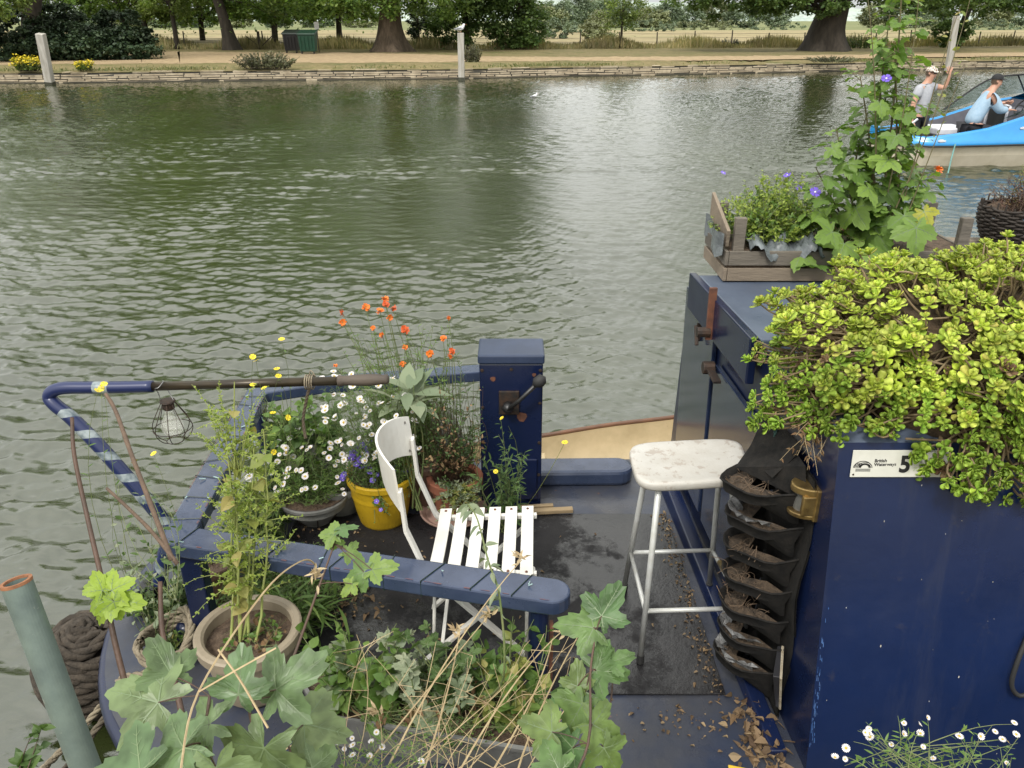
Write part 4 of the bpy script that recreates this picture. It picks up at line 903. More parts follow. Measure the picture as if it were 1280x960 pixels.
# ---- cabin
C0n = tx(1000, 950, .895)                # near lower corner at deck
nb_ = np.array([.895, 1.70, ZD]); nt_ = np.array([.86, 1.84, 1.578]); fb_ = np.array([.815, 3.56, ZD]); ft_ = np.array([.80, 3.40, 1.56])
XR = 6.5
m = MB()
NT2 = nt_+[0, .045, .025]; RT = 1.575
prof = [(nb_[1], ZD), (nt_[1], nt_[2]), (NT2[1]-.012, NT2[2]-.006), (NT2[1]+.02, NT2[2]+.01), (2.3, 1.605), (2.65, 1.612), (3.0, 1.605), (3.33, 1.585), (3.40, 1.55), (fb_[1], ZD)]
def bx_(y, z): return float(.80+(3.40-y)*.047+(1.56-z)*.022)
A = np.array([[bx_(y, z), y, z] for y, z in prof]); B = A.copy(); B[:, 0] = XR
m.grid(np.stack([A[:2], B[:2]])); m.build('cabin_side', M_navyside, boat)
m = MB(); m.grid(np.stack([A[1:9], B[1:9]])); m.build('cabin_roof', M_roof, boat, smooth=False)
m = MB(); m.grid(np.stack([A[8:10], B[8:10]])); k = len(A)
m.add(A, [tuple(range(k))]); m.build('cabin_bulkhead', M_navy, boat)
# worn bright scratches at the near corner edge
m = MB()
for j in range(60):
    s = min(.85, .08+abs(rng.normal(0, .22))); p = nb_*(1-s)+nt_*s; L_ = rng.uniform(.003, .022)
    p = np.array([bx_(p[1], p[2])+rng.uniform(.002, .016), p[1]-.0018, p[2]]); q = p+(nt_-nb_)*L_; w_ = rng.uniform(.0008, .003)
    m.add([p, p+[w_, 0, 0], q+[w_*.6, 0, 0], q], [(0, 1, 2, 3)])
m.build('corner_scratch', mat('scratched_blue', (.03, .09, .26), (.08, .14, .28), .5, scale=20), boat)
m = MB()
for j in range(24):
    x = rng.uniform(.93, 1.7); s = rng.uniform(.05, .9); y = nb_[1]+(nt_[1]-nb_[1])*s; z = ZD+(nt_[2]-ZD)*s; r = abs(rng.normal(0, .0011))+.0006
    a = np.arange(6)*2*PI/6+rng.uniform(0, 1); m.add([(x+r*math.cos(t)*rng.uniform(.6, 1.2), y-.0016+r*2*math.sin(t)*.16, z+r*2*math.sin(t)) for t in a], [tuple(range(6))])
m.build('paint_chip', mat('pale_chip', (.32, .33, .35), (.4, .36, .28), .7, scale=60), boat)
# doors / details on the bulkhead (facing -x)
def bp(y, z, o=0): return np.array([bx_(y, z)-o, y, z])
def panel(name, y0, y1, z0, z1, th, mm, off=.003, bev=.004, ztop=None):
    zt = ztop or (z1, z1); m = MB()
    v = [bp(y0, z0, off), bp(y1, z0, off), bp(y1, zt[1], off), bp(y0, zt[0], off), bp(y0, z0, off+th), bp(y1, z0, off+th), bp(y1, zt[1], off+th), bp(y0, zt[0], off+th)]
    m.add(v, [(0, 1, 2, 3), (7, 6, 5, 4), (4, 5, 1, 0), (5, 6, 2, 1), (6, 7, 3, 2), (7, 4, 0, 3)]); return m.build(name, mm, boat, bevel=bev)
d1 = panel('door', 2.93, 3.38, .62, 1.52, .018, M_door)
d2 = panel('door', 2.35, 2.87, .62, 1.36, .022, M_door)
panel('door_gap_shade', 2.875, 2.925, .60, 1.30, .006, mat('painted_gap_shade', (.004, .005, .01), None, .7), .003, 0)  # near-black strip standing in for the shade in the slot between the doors
panel('hatch_fascia', 2.44, 3.24, 1.47, 1.6, .03, M_navy, .022, .005, ztop=(1.64, 1.625))
m = MB(); m.hexa([(.85, 2.45, 1.58), (2.3, 2.45, 1.58), (2.3, 3.2, 1.58), (.79, 3.2, 1.58), (.83, 2.45, 1.63), (2.3, 2.45, 1.63), (2.3, 3.2, 1.625), (.785, 3.2, 1.625)]); m.build('sliding_hatch', M_roof, boat, bevel=.006)
m = MB(); m.beam(bp(2.86, 1.47, .06), bp(2.86, 1.68, .06), .014, .03, (1, 0, 0)); m.build('hasp', M_rust, boat, bevel=.002)
m = MB(); m.tube([bp(2.86, 1.50, .06), bp(2.86, 1.50, .11)], .02, 10); m.build('padlock', M_iron, boat)
m = MB(); m.tube([bp(2.86, 1.35, .03), bp(2.86, 1.35, .075)], .026, 12); m.beam(bp(2.84, 1.35, .05), bp(2.74, 1.34, .05), .03, .012, (0, 0, 1)); m.build('hinge', M_iron, boat, bevel=.002)
m = MB(); m.beam(bp(3.12, 1.36, .022), bp(3.12, 1.44, .022), .012, .028, (1, 0, 0)); m.beam(bp(3.12, 1.43, .04), bp(3.07, 1.36, .045), .012, .014, (1, 0, 0)); m.build('door_handle', M_iron, d1, bevel=.002)
m = MB(); m.beam(bp(2.42, .98, .03), bp(2.42, 1.12, .03), .014, .03, (1, 0, 0)); m.build('door_bolt', M_iron, d2, bevel=.002)
m = MB(); m.tube([(.795, 2.2, .82), (.775, 2.2, .82), (.76, 2.26, .82), (.76, 2.34, .8)], .012, 8); m.build('towel_hook', M_brass, boat, smooth=True)
# deck kick strip + grab line
m = MB(); m.hexa([(.80, 1.75, ZD), (.86, 1.75, ZD), (.80, 3.5, ZD), (.72, 3.5, ZD), (.81, 1.75, ZD+.03), (.86, 1.75, ZD+.03), (.80, 3.5, ZD+.05), (.74, 3.5, ZD+.05)]); m.build('kick_strip', M_navy, boat, bevel=.005)
# brass stern light
c = bp(1.94, 1.335, .0); m = MB(); n = 13; ang = np.linspace(-PI/2, PI/2, n)
def lamp(m, r, h, z, y=.055, off=0):
    a = np.array([[c[0]-off-r*math.cos(t), c[1]+y*math.sin(t)*1.0, c[2]+zz] for t in ang for zz in (z, z+h)]); k = len(a)//2
    f = [(2*i, 2*i+2, 2*i+3, 2*i+1) for i in range(k-1)]+[tuple(range(0, 2*k, 2))[::-1], tuple(range(1, 2*k, 2))]+[(0, 1, 2*k-1, 2*k-2)]; m.add(a, f)
lamp(m, .068, .024, .032, .046); lamp(m, .068, .016, -.045, .046); m.box((c[0]-.010, c[1]-.050, c[2]-.048), (c[0]+.01, c[1]+.050, c[2]+.058)); 
m.hexa([(c[0]-.045, c[1]-.047, c[2]-.03), (c[0]-.0, c[1]-.047, c[2]-.03), (c[0], c[1]-.03, c[2]-.03), (c[0]-.045, c[1]-.03, c[2]-.03), (c[0]-.045, c[1]-.047, c[2]+.035), (c[0]-.0, c[1]-.047, c[2]+.035), (c[0], c[1]-.03, c[2]+.035), (c[0]-.045, c[1]-.03, c[2]+.035)])
o = m.build('brass_lamp', M_brass, boat, bevel=.004)
m = MB(); lamp(m, .052, .07, -.034, .034); m.build('lamp_lens', mat('smoked_glass', (.12, .12, .11), (.05, .05, .05), .12), o)
# ---- number plate with writing
th_side = nrm(nt_-nb_)
def sp_(x, s_up, off):    # point on cabin side: x, distance down from top edge, offset outwards
    p = nt_-th_side*s_up; nout = np.array([0, -th_side[2], th_side[1]]); return np.array([x, p[1], p[2]])+nout*off
PW, PH = .26, .078; px0 = .885+.025; s0 = .02
m = MB(); m.add([sp_(px0, s0+PH, .002), sp_(px0+PW, s0+PH, .002), sp_(px0+PW, s0, .002), sp_(px0, s0, .002), sp_(px0, s0+PH, .006), sp_(px0+PW, s0+PH, .006), sp_(px0+PW, s0, .006), sp_(px0, s0, .006)],
    [(3, 2, 1, 0), (4, 5, 6, 7), (0, 1, 5, 4), (1, 2, 6, 5), (2, 3, 7, 6), (3, 0, 4, 7)])
plate = m.build('licence_plate', mat('plate_white', (.62, .62, .57), (.52, .52, .47), .4, scale=10), boat, bevel=.0015)
M_ink = mat('black_ink', (.012, .012, .014), None, .6)
rotp = Matrix(((1, 0, 0), (0, th_side[1], -th_side[2]), (0, th_side[2], th_side[1]))).transposed()
xax = Vector((1, 0, 0)); yax = Vector(th_side); zax = xax.cross(yax)
RM = Matrix((xax, yax, zax)).transposed().to_4x4()
def text(s, size, x, down, name, bold=0, sx=1):
    cu = bpy.data.curves.new(name, 'FONT'); cu.body = s; cu.size = size; cu.offset = bold; cu.extrude = .0004; cu.space_line = .85
    o = bpy.data.objects.new(name, cu); COL.objects.link(o); o.matrix_world = Matrix.Translation(Vector(sp_(x, down, .0068))) @ RM @ Matrix.Diagonal((sx, 1, 1, 1))
    bpy.context.view_layer.update(); me = bpy.data.meshes.new_from_object(o.evaluated_get(bpy.context.evaluated_depsgraph_get())); mw = o.matrix_world.copy(); bpy.data.objects.remove(o)
    me.transform(mw); me.transform(Matrix.Translation(-Vector(wloc(plate)))); me.materials.clear(); me.materials.append(M_ink); n = bpy.data.objects.new(name, me); COL.objects.link(n); n.parent = plate; return n
text('British\nWaterways', .0128, px0+.060, s0+.034, 'lettering', .0002)
text('5', .066, px0+.128, s0+.062, 'number_five', .0022, .92)
# bridge emblem: double arch with hatching
m = MB()
def arc(cx, cy, r0, r1, a0, a1, n=14):
    v = []
    for a in np.linspace(a0, a1, n):
        for r in (r0, r1): v.append(sp_(px0+cx+r*math.cos(a), s0+cy-r*math.sin(a)*.8, .0066))
    m.add(v, [(2*i, 2*i+1, 2*i+3, 2*i+2) for i in range(n-1)])
arc(.036, .05, .010, .0165, 0, PI); arc(.036, .05, .0185, .0205, .0, PI*.95); arc(.03, .05, .0225, .025, .5, PI)
for k in range(5): 
    x = .008+k*.0035; m.add([sp_(px0+x, s0+.05, .0066), sp_(px0+x+.002, s0+.05, .0066), sp_(px0+x+.006, s0+.036, .0066), sp_(px0+x+.004, s0+.036, .0066)], [(0, 1, 2, 3)])
for k in range(3): m.add([sp_(px0+.012, s0+.053+k*.003, .0066), sp_(px0+.052, s0+.053+k*.003, .0066), sp_(px0+.052, s0+.0545+k*.003, .0066), sp_(px0+.012, s0+.0545+k*.003, .0066)], [(3, 2, 1, 0)])
m.build('bridge_emblem', M_ink, plate)
for (x, s_) in ((.008, PH-.008), (PW-.008, PH-.008)):
    m = MB(); m.lathe([(.003, 0), (.002, .002), (0, .002)], sp_(px0+x, s0+s_, .006), 8, axis=(0, -1, .1)); m.build('rivet', M_iron, plate)
# tilted vent flap low on the bulkhead
v0 = tx(968, 830, .885); m = MB(); a = np.array([.845, 1.86, .60]); 
m.hexa([a+[0, 0, 0], a+[.012, -.005, 0], a+[.05, .10, .02], a+[.035, .10, .02], a+[-.035, -.02, .15], a+[-.015, -.025, .15], a+[.025, .09, .17], a+[.01, .09, .17]]); m.build('vent_flap', mat('black_flap', (.012, .012, .014), (.025, .025, .028), .35), boat, bevel=.002)
m = MB(); m.tube([a+[.012, -.008, .0], a+[-.013, -.03, .15], a+[.025, .085, .172]], .004, 5); m.build('worn_flap_edge', mat('worn_cream_edge', (.35, .31, .24), (.2, .16, .1), .8, scale=50), boat)
# black hose loop at right edge
m = MB(); c = td(1290, 830, 2.05); c = np.array([1.47, 1.73, .86]); hp_ = [c+[.02, .03, .15], c+[-.01, .0, .06], c+[-.012, -.01, -.02], c+[.02, -.015, -.06], c+[.06, -.02, -.03]]; m.tube(curve(hp_, 5), .007, 6); m.build('hose_loop', M_black0, boat, smooth=True)
# ---- tiller: swan neck + brass/wood bar
def tillermat():
    b = NB('striped_tiller_paint'); b.p.inputs['Roughness'].default_value = .3; uv = b.n('UVMap'); sx = b.n('SeparateXYZ'); b.l(uv.outputs[0], sx.inputs[0])
    u = sx.outputs[0]; t = b.math('ADD', b.math('MULTIPLY', u, 1/.105), sx.outputs[1]); fr = b.math('FRACT', t); s1 = b.math('LESS_THAN', fr, .36)
    diag = b.math('LESS_THAN', u, .93); band = b.math('MULTIPLY', b.math('GREATER_THAN', u, 1.185), b.math('LESS_THAN', u, 1.24)); s = b.math('MAXIMUM', b.math('MULTIPLY', s1, diag), band)
    dirt = b.ramp(b.noise(30, 5), [(.35, (.09, .12, .14)), (.6, (.27, .31, .32))]); b.l(b.mix(s, b.mix(0.0, (.012, .02, .075), (0, 0, 0)), dirt), b.p.inputs['Base Color']); return b.m
M_till = tillermat()
sw = [(-1.40, 2.48, .50), (-1.375, 2.48, .62), (-1.32, 2.50, .80), ty(205, 652, 2.52), ty(140, 575, 2.55), ty(92, 525, 2.58), ty(70, 507, 2.59), ty(62, 497, 2.6), ty(66, 489, 2.6), ty(80, 485, 2.6), ty(110, 484.5, 2.6), ty(150, 484, 2.6), ty(191, 483, 2.6)]
m = MB(); P = curve(sw, 6); rr = np.interp(np.linspace(0, 1, len(P)), [0, .1, .4, .6, 1], [.034, .028, .026, .024, .0215]); m.tube(P, rr, 14); sn = m.build('swan_neck', M_till, boat, smooth=True)
LSW = np.concatenate([[0], np.cumsum(np.linalg.norm(np.diff(P, axis=0), axis=1))]); print('swan length', LSW[-1], [LSW[i*6] for i in range(13)])
h0, h1, h2 = ty(191, 483, 2.6), ty(424, 476, 2.6), ty(486, 474, 2.6)
m = MB(); m.tube([h0, h1], .0165, 12); m.build('tiller_bar', mat('dark_bronze_bar', (.028, .023, .018), (.06, .045, .024), .35, metal=.5, scale=12, sc=(.3, 1, 1)), boat, smooth=True)
m = MB(); P = np.array([h1+(h2-h1)*t for t in (-.03, 0, .04, .10, .3, .6, .8, .9, .95, 1)]); m.tube(P, [.018, .022, .021, .018, .0205, .0225, .020, .017, .019, .013], 14); m.build('tiller_handle', mat('weathered_handle_wood', (.085, .066, .05), (.045, .035, .028), .7, scale=20, sc=(.2, 1, 1), bump=.3, bscale=80), boat, smooth=True)
# rudder stock, bollard and stern fittings
m = MB(); c = (-1.41, 2.47, ZD); m.lathe([(.085, 0), (.085, .02), (.06, .03), (.06, .055), (.045, .06), (.045, .10), (0, .10)], c, 20); m.build('rudder_stock', mat('black_gloss', (.008, .008, .012), None, .25), boat, smooth=False, bevel=.003)
for (px, py) in ((170, 763), (236, 800)):
    c = tz(px, py, ZD); m = MB(); m.lathe([(.022, 0), (.022, .05), (.034, .055), (.034, .075), (.02, .085), (0, .088)], c, 16); m.build('mooring_stud', M_navy, boat, smooth=True)
# ================================================================== THINGS ON THE DECK
def mesh_box(m, lo, hi): m.box(lo, hi)
t = thing('deck_mat', 'black rubber mat, wet and dirty, covering the stern deck', 'mat', (0, 2.5, ZD))
m = MB(); m.hexa([(-1.0, 2.0, ZD+.003), (tz(906, 868, ZD)[0], 2.0, ZD+.003), (tz(832, 643, ZD)[0], 3.08, ZD+.003), (-1.0, 3.08, ZD+.003), (-1.0, 2.0, ZD+.011), (tz(906, 868, ZD)[0], 2.0, ZD+.011), (tz(832, 643, ZD)[0], 3.08, ZD+.011), (-1.0, 3.08, ZD+.011)])
m.build('rubber_sheet', M_mat, t, bevel=.002)
ZM = ZD+.012
# ---- bar stool
st_ = thing('bar_stool', 'tall stool with a stained white seat and pale tubular metal legs', 'stool', (.62, 2.33, ZM))
M_seat = mat('stained_white_seat', (.47, .46, .43), (.36, .335, .29), .5, scale=5, spots=(.34, .305, .265), sthr=.57, lo=.35, hi=.75, bump=.12, bscale=120); M_leg = mat('pale_metal_tube', (.50, .51, .50), (.40, .40, .37), .38, metal=.25, scale=20, spots=(.18, .12, .08), sthr=.74)
sc_ = [tz(783, 553, 1.26), tz(926, 546, 1.26), tz(941, 598, 1.26), tz(798, 607, 1.26)]; cc = sum(sc_)/4
def blx(u, v): a, b_, c, d = sc_; return (a*(1-u)*(1-v)+b_*u*(1-v)+c*u*v+d*(1-u)*v)
ang = np.linspace(0, 2*PI, 48, endpoint=False); rows = []
def se(a, s):
    e = .42; return .5+s*.5*math.copysign(abs(math.cos(a))**e, math.cos(a)), .5+s*.5*math.copysign(abs(math.sin(a))**e, math.sin(a))
for s, dz in ((.001, -.012), (.4, -.012), (.75, -.006), (.93, 0), (.985, -.002), (1.0, -.010), (.995, -.024), (.96, -.032), (.9, -.034), (.001, -.034)): rows.append([blx(*se(a, s))+np.array([0, 0, dz]) for a in ang])
m = MB(); m.grid(np.array(rows), wrap=True); m.build('seat', M_seat, st_, smooth=True)
tops = {'FL': blx(.20, .86), 'BL': blx(.18, .2), 'FR': blx(.84, .86), 'BR': blx(.82, .2)}
feet = {'FL': tz(800, 828, ZM), 'BL': tz(780, 738, ZM), 'FR': tz(934, 826, ZM), 'BR': tz(886, 736, ZM)}
mid = {}
for k in tops:
    a = tops[k]+np.array([0, 0, -.035]); b_ = feet[k]; m = MB(); m.tube(np.array([a, b_+[0, 0, .02]]), .0105, 12); m.build('leg', M_leg, st_, smooth=True)
    m = MB(); d = nrm(a-b_); m.tube([b_+[0, 0, .001], b_+d*.035], .0135, 10); m.build('rubber_foot', M_black0, st_)
    f = .42 if k[0] == 'F' else .345; 
    h = .335; f = (h)/(a[2]-b_[2]) if k[0] == 'B' else .29/(a[2]-b_[2]); mid[k] = b_+(a-b_)*f
mid = {k: feet[k]+(tops[k]-feet[k])*(.30) for k in tops}
for a, b_ in (('FL', 'FR'), ('FL', 'BL'), ('BL', 'BR'), ('BR', 'FR')):
    m = MB(); m.tube([mid[a], mid[b_]], .0085, 10); m.build('stretcher', M_leg, st_, smooth=True)
# ---- folding chair
ch = thing('folding_chair', 'white painted folding chair with slatted seat and curved back panel', 'chair', (-.1, 2.3, ZM))
SZ = .945; nl = tz(533, 713, SZ); nr = tz(671, 719, SZ); fl = tz(549, 636, SZ); fr = tz(671, 632, SZ)
for i in range(6):
    u0 = i/6+.014; u1 = (i+1)/6-.035
    a, b_, c, d = nl+(nr-nl)*u0, nl+(nr-nl)*u1, fl+(fr-fl)*u1, fl+(fr-fl)*u0; K = 7; m = MB(); P = []
    for s, e0, e1 in (0, a, d), (1, b_, c):
        pass
    for zz in (0, -.010):
        P.append([[*( (a+(d-a)*t)[:2]), SZ-.0-.02*math.sin(PI*t)*.6+zz] for t in np.linspace(0, 1, K)]); P.append([[*((b_+(c-b_)*t)[:2]), SZ-.02*math.sin(PI*t)*.6+zz] for t in np.linspace(0, 1, K)])
    P = np.array(P)[[0, 1, 3, 2, 0]]; m.grid(P[::-1]); 
    m.add([P[0][0], P[1][0], P[2][0], P[3][0]], [(0, 1, 2, 3)]); m.add([P[0][-1], P[1][-1], P[2][-1], P[3][-1]], [(3, 2, 1, 0)])
    m.build('seat_slat', M_whitep, ch)
    for t_ in (.04, .96):
        for e0, e1 in ((a, d),):
            q = (a+b_)/2+((c+d)/2-(a+b_)/2)*t_; m = MB(); m.lathe([(.0055, 0), (.004, .003), (0, .0035)], (q[0], q[1], SZ-.001), 8); m.build('rivet', M_rust, ch)
for t_ in (.08, .92):
    m = MB(); a, b_ = nl+(fl-nl)*t_, nr+(fr-nr)*t_; m.beam(a+[0, 0, -.022], b_+[0, 0, -.022], .018, .018); m.build('seat_rail', M_whitep, ch, bevel=.002)
# curved back panel
m = MB(); NY, NZ = 15, 7; front = []; 
yN, yF = nl[1]+.0, fl[1]-.0
def bpan(v, w_, o=0):
    y = yN+(yF-yN)*v; bulge = -.075*(1-(2*v-1)**2); zb = 1.175+.05*(1-(2*v-1)**2); ztp = 1.36-.028*abs(2*v-1)**3; z = zb+(ztp-zb)*w_; return np.array([-.352+bulge-.10*(z-1.17)+o, y, z])
F_ = np.array([[bpan(v, w_, .004) for v in np.linspace(0, 1, NY)] for w_ in np.linspace(0, 1, NZ)]); B_ = np.array([[bpan(v, w_, -.004) for v in np.linspace(0, 1, NY)] for w_ in np.linspace(0, 1, NZ)])
m.grid(F_[::-1]); m.grid(B_); m.grid(np.stack([F_[-1], B_[-1]])[::-1]); m.grid(np.stack([F_[0], B_[0]])); m.grid(np.stack([F_[:, 0], B_[:, 0]])); m.grid(np.stack([F_[:, -1], B_[:, -1]])[::-1])
bpo = m.build('back_panel', M_whitep, ch, smooth=False)
for v, w_ in ((.05, .12), (.05, .8), (.95, .12), (.95, .85)):
    m = MB(); m.lathe([(.006, 0), (.004, .002), (0, .003)], bpan(v, w_, .0045), 8, axis=(1, 0, 0)); m.build('bolt', M_iron, bpo)
for y, sg in ((yN+.01, -1), (yF-.01, 1)):
    p = bpan(0 if sg < 0 else 1, .1)
    P = [np.array([p[0], y, p[2]+.06]), np.array([p[0]+.01, y, 1.10]), np.array([-.285, y, .93]), np.array([.09, y-.01*sg, ZM])]
    m = MB()
    for a, b_ in zip(P[:-1], P[1:]): m.beam(a, b_, .012, .030, (0, 1, 0))
    m.build('back_leg', M_whitep, ch, bevel=.002)
    m = MB(); y2 = y-.03*sg; m.beam((.075, y2, .92), (-.31, y2, ZM), .012, .026, (0, 1, 0)); m.build('front_leg', M_whitep, ch, bevel=.002)
for px, px2 in ((543, 530), (659, 659)):
    a = tz(px, 722, SZ-.02); b_ = tz(px2, 838, ZM); m = MB(); m.tube([np.array([a[0], yN+.0, SZ-.03]), np.array([a[0]-(.02 if px == 543 else 0), yN-.01, ZM])], .006, 8); m.build('support_rod', M_whitep, ch, smooth=True)
m = MB(); m.beam((-.25, yN+.03, .56), (-.25, yF-.03, .56), .012, .02); m.build('cross_bar', M_whitep, ch)
# batten lying on deck
t = thing('wood_batten', 'short split piece of pale timber lying behind the folding chair', 'wood', tz(690, 640, ZM)); a, b_ = tz(640, 641, ZM+.012), tz(716, 637, ZM+.012)
m = MB(); m.beam(a, b_, .03, .02); m.beam(a+[.0, .035, .002], b_+[-.09, .03, .002], .022, .018); m.build('batten', mat('pale_split_wood', (.35, .26, .15), (.22, .16, .09), .8, scale=20, sc=(.2, 1, 1)), t, bevel=.003)
# ---- rope fender (coiled, behind the stern)
M_rope = mat('dirty_brown_rope', (.075, .06, .045), (.03, .024, .018), .95, scale=25, bump=.8, bscale=120)
M_rope2 = mat('pale_hemp_rope', (.27, .23, .16), (.16, .13, .09), .9, scale=25, bump=.6, bscale=150)
M_roped = mat('dark_hemp_rope', (.12, .10, .07), (.06, .05, .035), .9, scale=25, bump=.6, bscale=150)
def rope(m, P, r, strands=3, twist=28, sub=4, closed=False):
    P = np.asarray(P, float); L_ = np.concatenate([[0], np.cumsum(np.linalg.norm(np.diff(P, axis=0), axis=1))]); n = max(int(L_[-1]/(r*1.1)), 8)
    s = np.linspace(0, L_[-1], n); Q = np.stack([np.interp(s, L_, P[:, i]) for i in range(3)], -1); tn = nrm(np.gradient(Q, axis=0)); up = np.array([0.1, .2, 1.0]); u = nrm(np.cross(tn, up)); v = np.cross(tn, u)
    for k in range(strands):
        a = s*(2*PI/(r*9))+2*PI*k/strands; m.tube(Q+(u*np.cos(a)[:, None]+v*np.sin(a)[:, None])*r*.52, r*.56, 6, cap=False)
def fender():
    fc = np.array([-1.70, 2.40, .24]); t = thing('rope_fender', 'big dark brown coiled rope fender hanging off the stern', 'fender', fc)
    m = MB(); n = 260; R = .18
    for row in range(12):
        z = -.17+.33*min(row/8, 1)+.012*max(row-8, 0); rr = R*math.sqrt(max(.05, 1-(z/.20)**2))*(1-.22*max(row-8, 0)); P = [fc+np.array([rr*math.cos(a)*1.0, rr*math.sin(a)*.95, z+.012*math.sin(3*a+row)]) for a in np.linspace(0, 2*PI, 60)]
        rope(m, P, .026)
    m.build('rope_coil', M_rope, t, smooth=True)
    m = MB(); m.lathe([(0, -.17), (.08, -.16), (.15, -.08), (.15, .06), (.09, .13), (0, .15)], fc, 20); m.build('core', mat('fender_core', (.02, .016, .012), None, .95), t)
    m = MB(); P = [fc+[.1, -.08, .08], (-1.52, 2.36, .36), (-1.45, 2.33, .47)]
    Q = curve(P, 6)
    for i in range(len(Q)-1):
        c = (Q[i]+Q[i+1])/2; d = nrm(Q[i+1]-Q[i]); x = nrm(np.cross(d, [0, 0, 1])) if i % 2 else np.array([0, 0, 1.0]); L2 = .016
        m.tube([c+d*L2*math.cos(a)+x*.008*math.sin(a) for a in np.linspace(0, 2*PI, 12, endpoint=False)], .003, 5, closed=True)
    m.build('chain', mat('galvanised_chain', (.4, .4, .4), None, .4, metal=.8), t, smooth=True)
fender()
# ---- rope coil on stern + mooring lines
t = thing('mooring_rope', 'pale coiled mooring rope looped round a stud on the stern', 'rope', tz(225, 820, ZD)); m = MB(); c0 = tz(212, 812, ZD+.05)
P = []
for a in np.linspace(0, 2*PI*2.6, 120): P.append(c0+np.array([(.085+.012*math.sin(a*.7))*math.cos(a)*.95, (.115+.01*math.cos(a*1.3))*math.sin(a), .02+.012*a/PI+.02*math.sin(a*2)]))
rope(m, P, .0135); tail = curve([P[0], tz(185, 840, .55), tz(150, 850, .5), tz(120, 890, .35), tz(75, 940, .25), tz(30, 985, .3)], 8); rope(m, tail, .0125); m.build('rope_coil', M_rope2, t, smooth=True)
t = thing('mooring_line', 'dark rope running down from the stern past the galvanised pole', 'rope', tz(100, 930, .3)); m = MB(); rope(m, curve([(-1.33, 2.05, .48), tz(125, 905, .35), tz(96, 945, .3), tz(55, 990, .4)], 8), .0125); m.build('rope', M_roped, t, smooth=True)
# ---- hanging solar lantern
lt = thing('hanging_lantern', 'wire caged bulb lantern hanging from the tiller bar', 'lantern', ty(210, 530, 2.6)); lc = ty(209, 500, 2.6); s = .0029
m = MB(); m.lathe([(.0, .0), (.026, -.001), (.028, -.006), (.021, -.012), (.021, -.034), (.017, -.038), (0, -.038)], lc+[0, 0, .0], 20); m.build('lamp_cap', M_iron, lt, smooth=False)
m = MB(); m.lathe([(.014, -.036), (.018, -.055), (.034, -.082), (.041, -.104), (.037, -.128), (.022, -.143), (0, -.147)], lc, 20)
gb = NB('clear_bulb_glass'); gb.p.inputs['Roughness'].default_value = .08; gb.p.inputs['Base Color'].default_value = (.85, .85, .78, 1); tb = gb.n('BsdfTransparent'); mx = gb.n('MixShader'); mx.inputs[0].default_value = .18; gb.l(tb.outputs[0], mx.inputs[1]); gb.l(gb.p.outputs[0], mx.inputs[2]); gb.l(mx.outputs[0], gb.o.inputs[0])
m.build('bulb', gb.m, lt, smooth=True)
m = MB()
for k in range(8):
    a = k*PI/4+.2; P = [lc+np.array([r*math.cos(a), r*math.sin(a), z]) for r, z in ((.022, -.008), (.046, -.05), (.068, -.095), (.069, -.125), (.05, -.155), (.03, -.168))]; m.tube(curve(P, 4), .0016, 5)
for r, z in ((.069, -.115), (.03, -.168)): m.tube([lc+np.array([r*math.cos(a), r*math.sin(a), z]) for a in np.linspace(0, 2*PI, 24, endpoint=False)], .0016, 5, closed=True)
m.build('wire_cage', M_iron, lt, smooth=True)
m = MB(); m.tube(curve([lc+[-.024, 0, -.004], lc+[-.028, 0, .03], lc+[-.026, -.02, .055], lc+[-.01, -.026, .062], lc+[.0, .0, .075], lc+[-.018, .024, .06], lc+[.0, .02, .03], lc+[.024, 0, -.004]], 5), .0017, 5); m.build('wire_handle', M_steel, lt, smooth=True)
# ---- cord tied round the tiller
t = thing('twine', 'frayed twine tied round the tiller bar and hanging into the flowers', 'cord', ty(385, 480, 2.6)); m = MB(); c = ty(387, 477.5, 2.6)
for k in range(4): m.tube([c+np.array([-.012+.008*k, .026*math.cos(a), .026*math.sin(a)]) for a in np.linspace(0, 2*PI, 14, endpoint=False)], .0028, 5, closed=True)
m.tube(curve([c+[0, 0, .02], c+[.012, -.01, .05], c+[.03, -.02, .03]], 4), .002, 4); m.build('twine_wrap', M_rope2, t, smooth=True)
m = MB(); rope(m, curve([c+[0, -.02, -.02], ty(383, 500, 2.58), ty(379, 525, 2.58), ty(382, 548, 2.56)], 5), .006); m.build('cord_tail', mat('dark_twine', (.10, .075, .05), None, .9), t, smooth=True)
# ================================================================== POTS
def pot(name, label, cat, c, r0, r1, h, mm, rimw=.015, rimh=.03, soil=True, n=40, wall=.008, groove=False):
    t = thing(name, label, cat, c); pr = [(0, 0), (r0*.95, 0), (r0, .01)]
    for k in range(1, 5): f = k/5; pr.append((r0+(r1-rimw*.4-r0)*(f**.8), .01+(h-rimh-.01)*f))
    pr += [(r1-rimw*.4, h-rimh-.004), (r1+rimw*.4, h-rimh), (r1+rimw*.5, h-.006), (r1+rimw*.2, h), (r1-rimw*.6, h), (r1-rimw, h-.008), (r1-rimw*1.1, h*.6)]
    m = MB(); m.lathe(pr, c, n); m.build('pot', mm, t, smooth=False, bevel=.0)
    if soil:
        m = MB(); rr = [0, .3, .6, .85, 1]; P = np.array([[[c[0]+(r1-rimw)*q*math.cos(a), c[1]+(r1-rimw)*q*math.sin(a), c[2]+h-rimh*1.1+rng.normal(0, .004)+.008*(1-q)] for a in np.arange(24)*2*PI/24] for q in rr]); m.grid(P, wrap=True); m.build('soil', M_soil, t, smooth=True)
    return t
M_bei = mat('beige_glazed_clay', (.27, .225, .16), (.20, .165, .115), .55, scale=6, spots=(.10, .08, .055), sthr=.68)
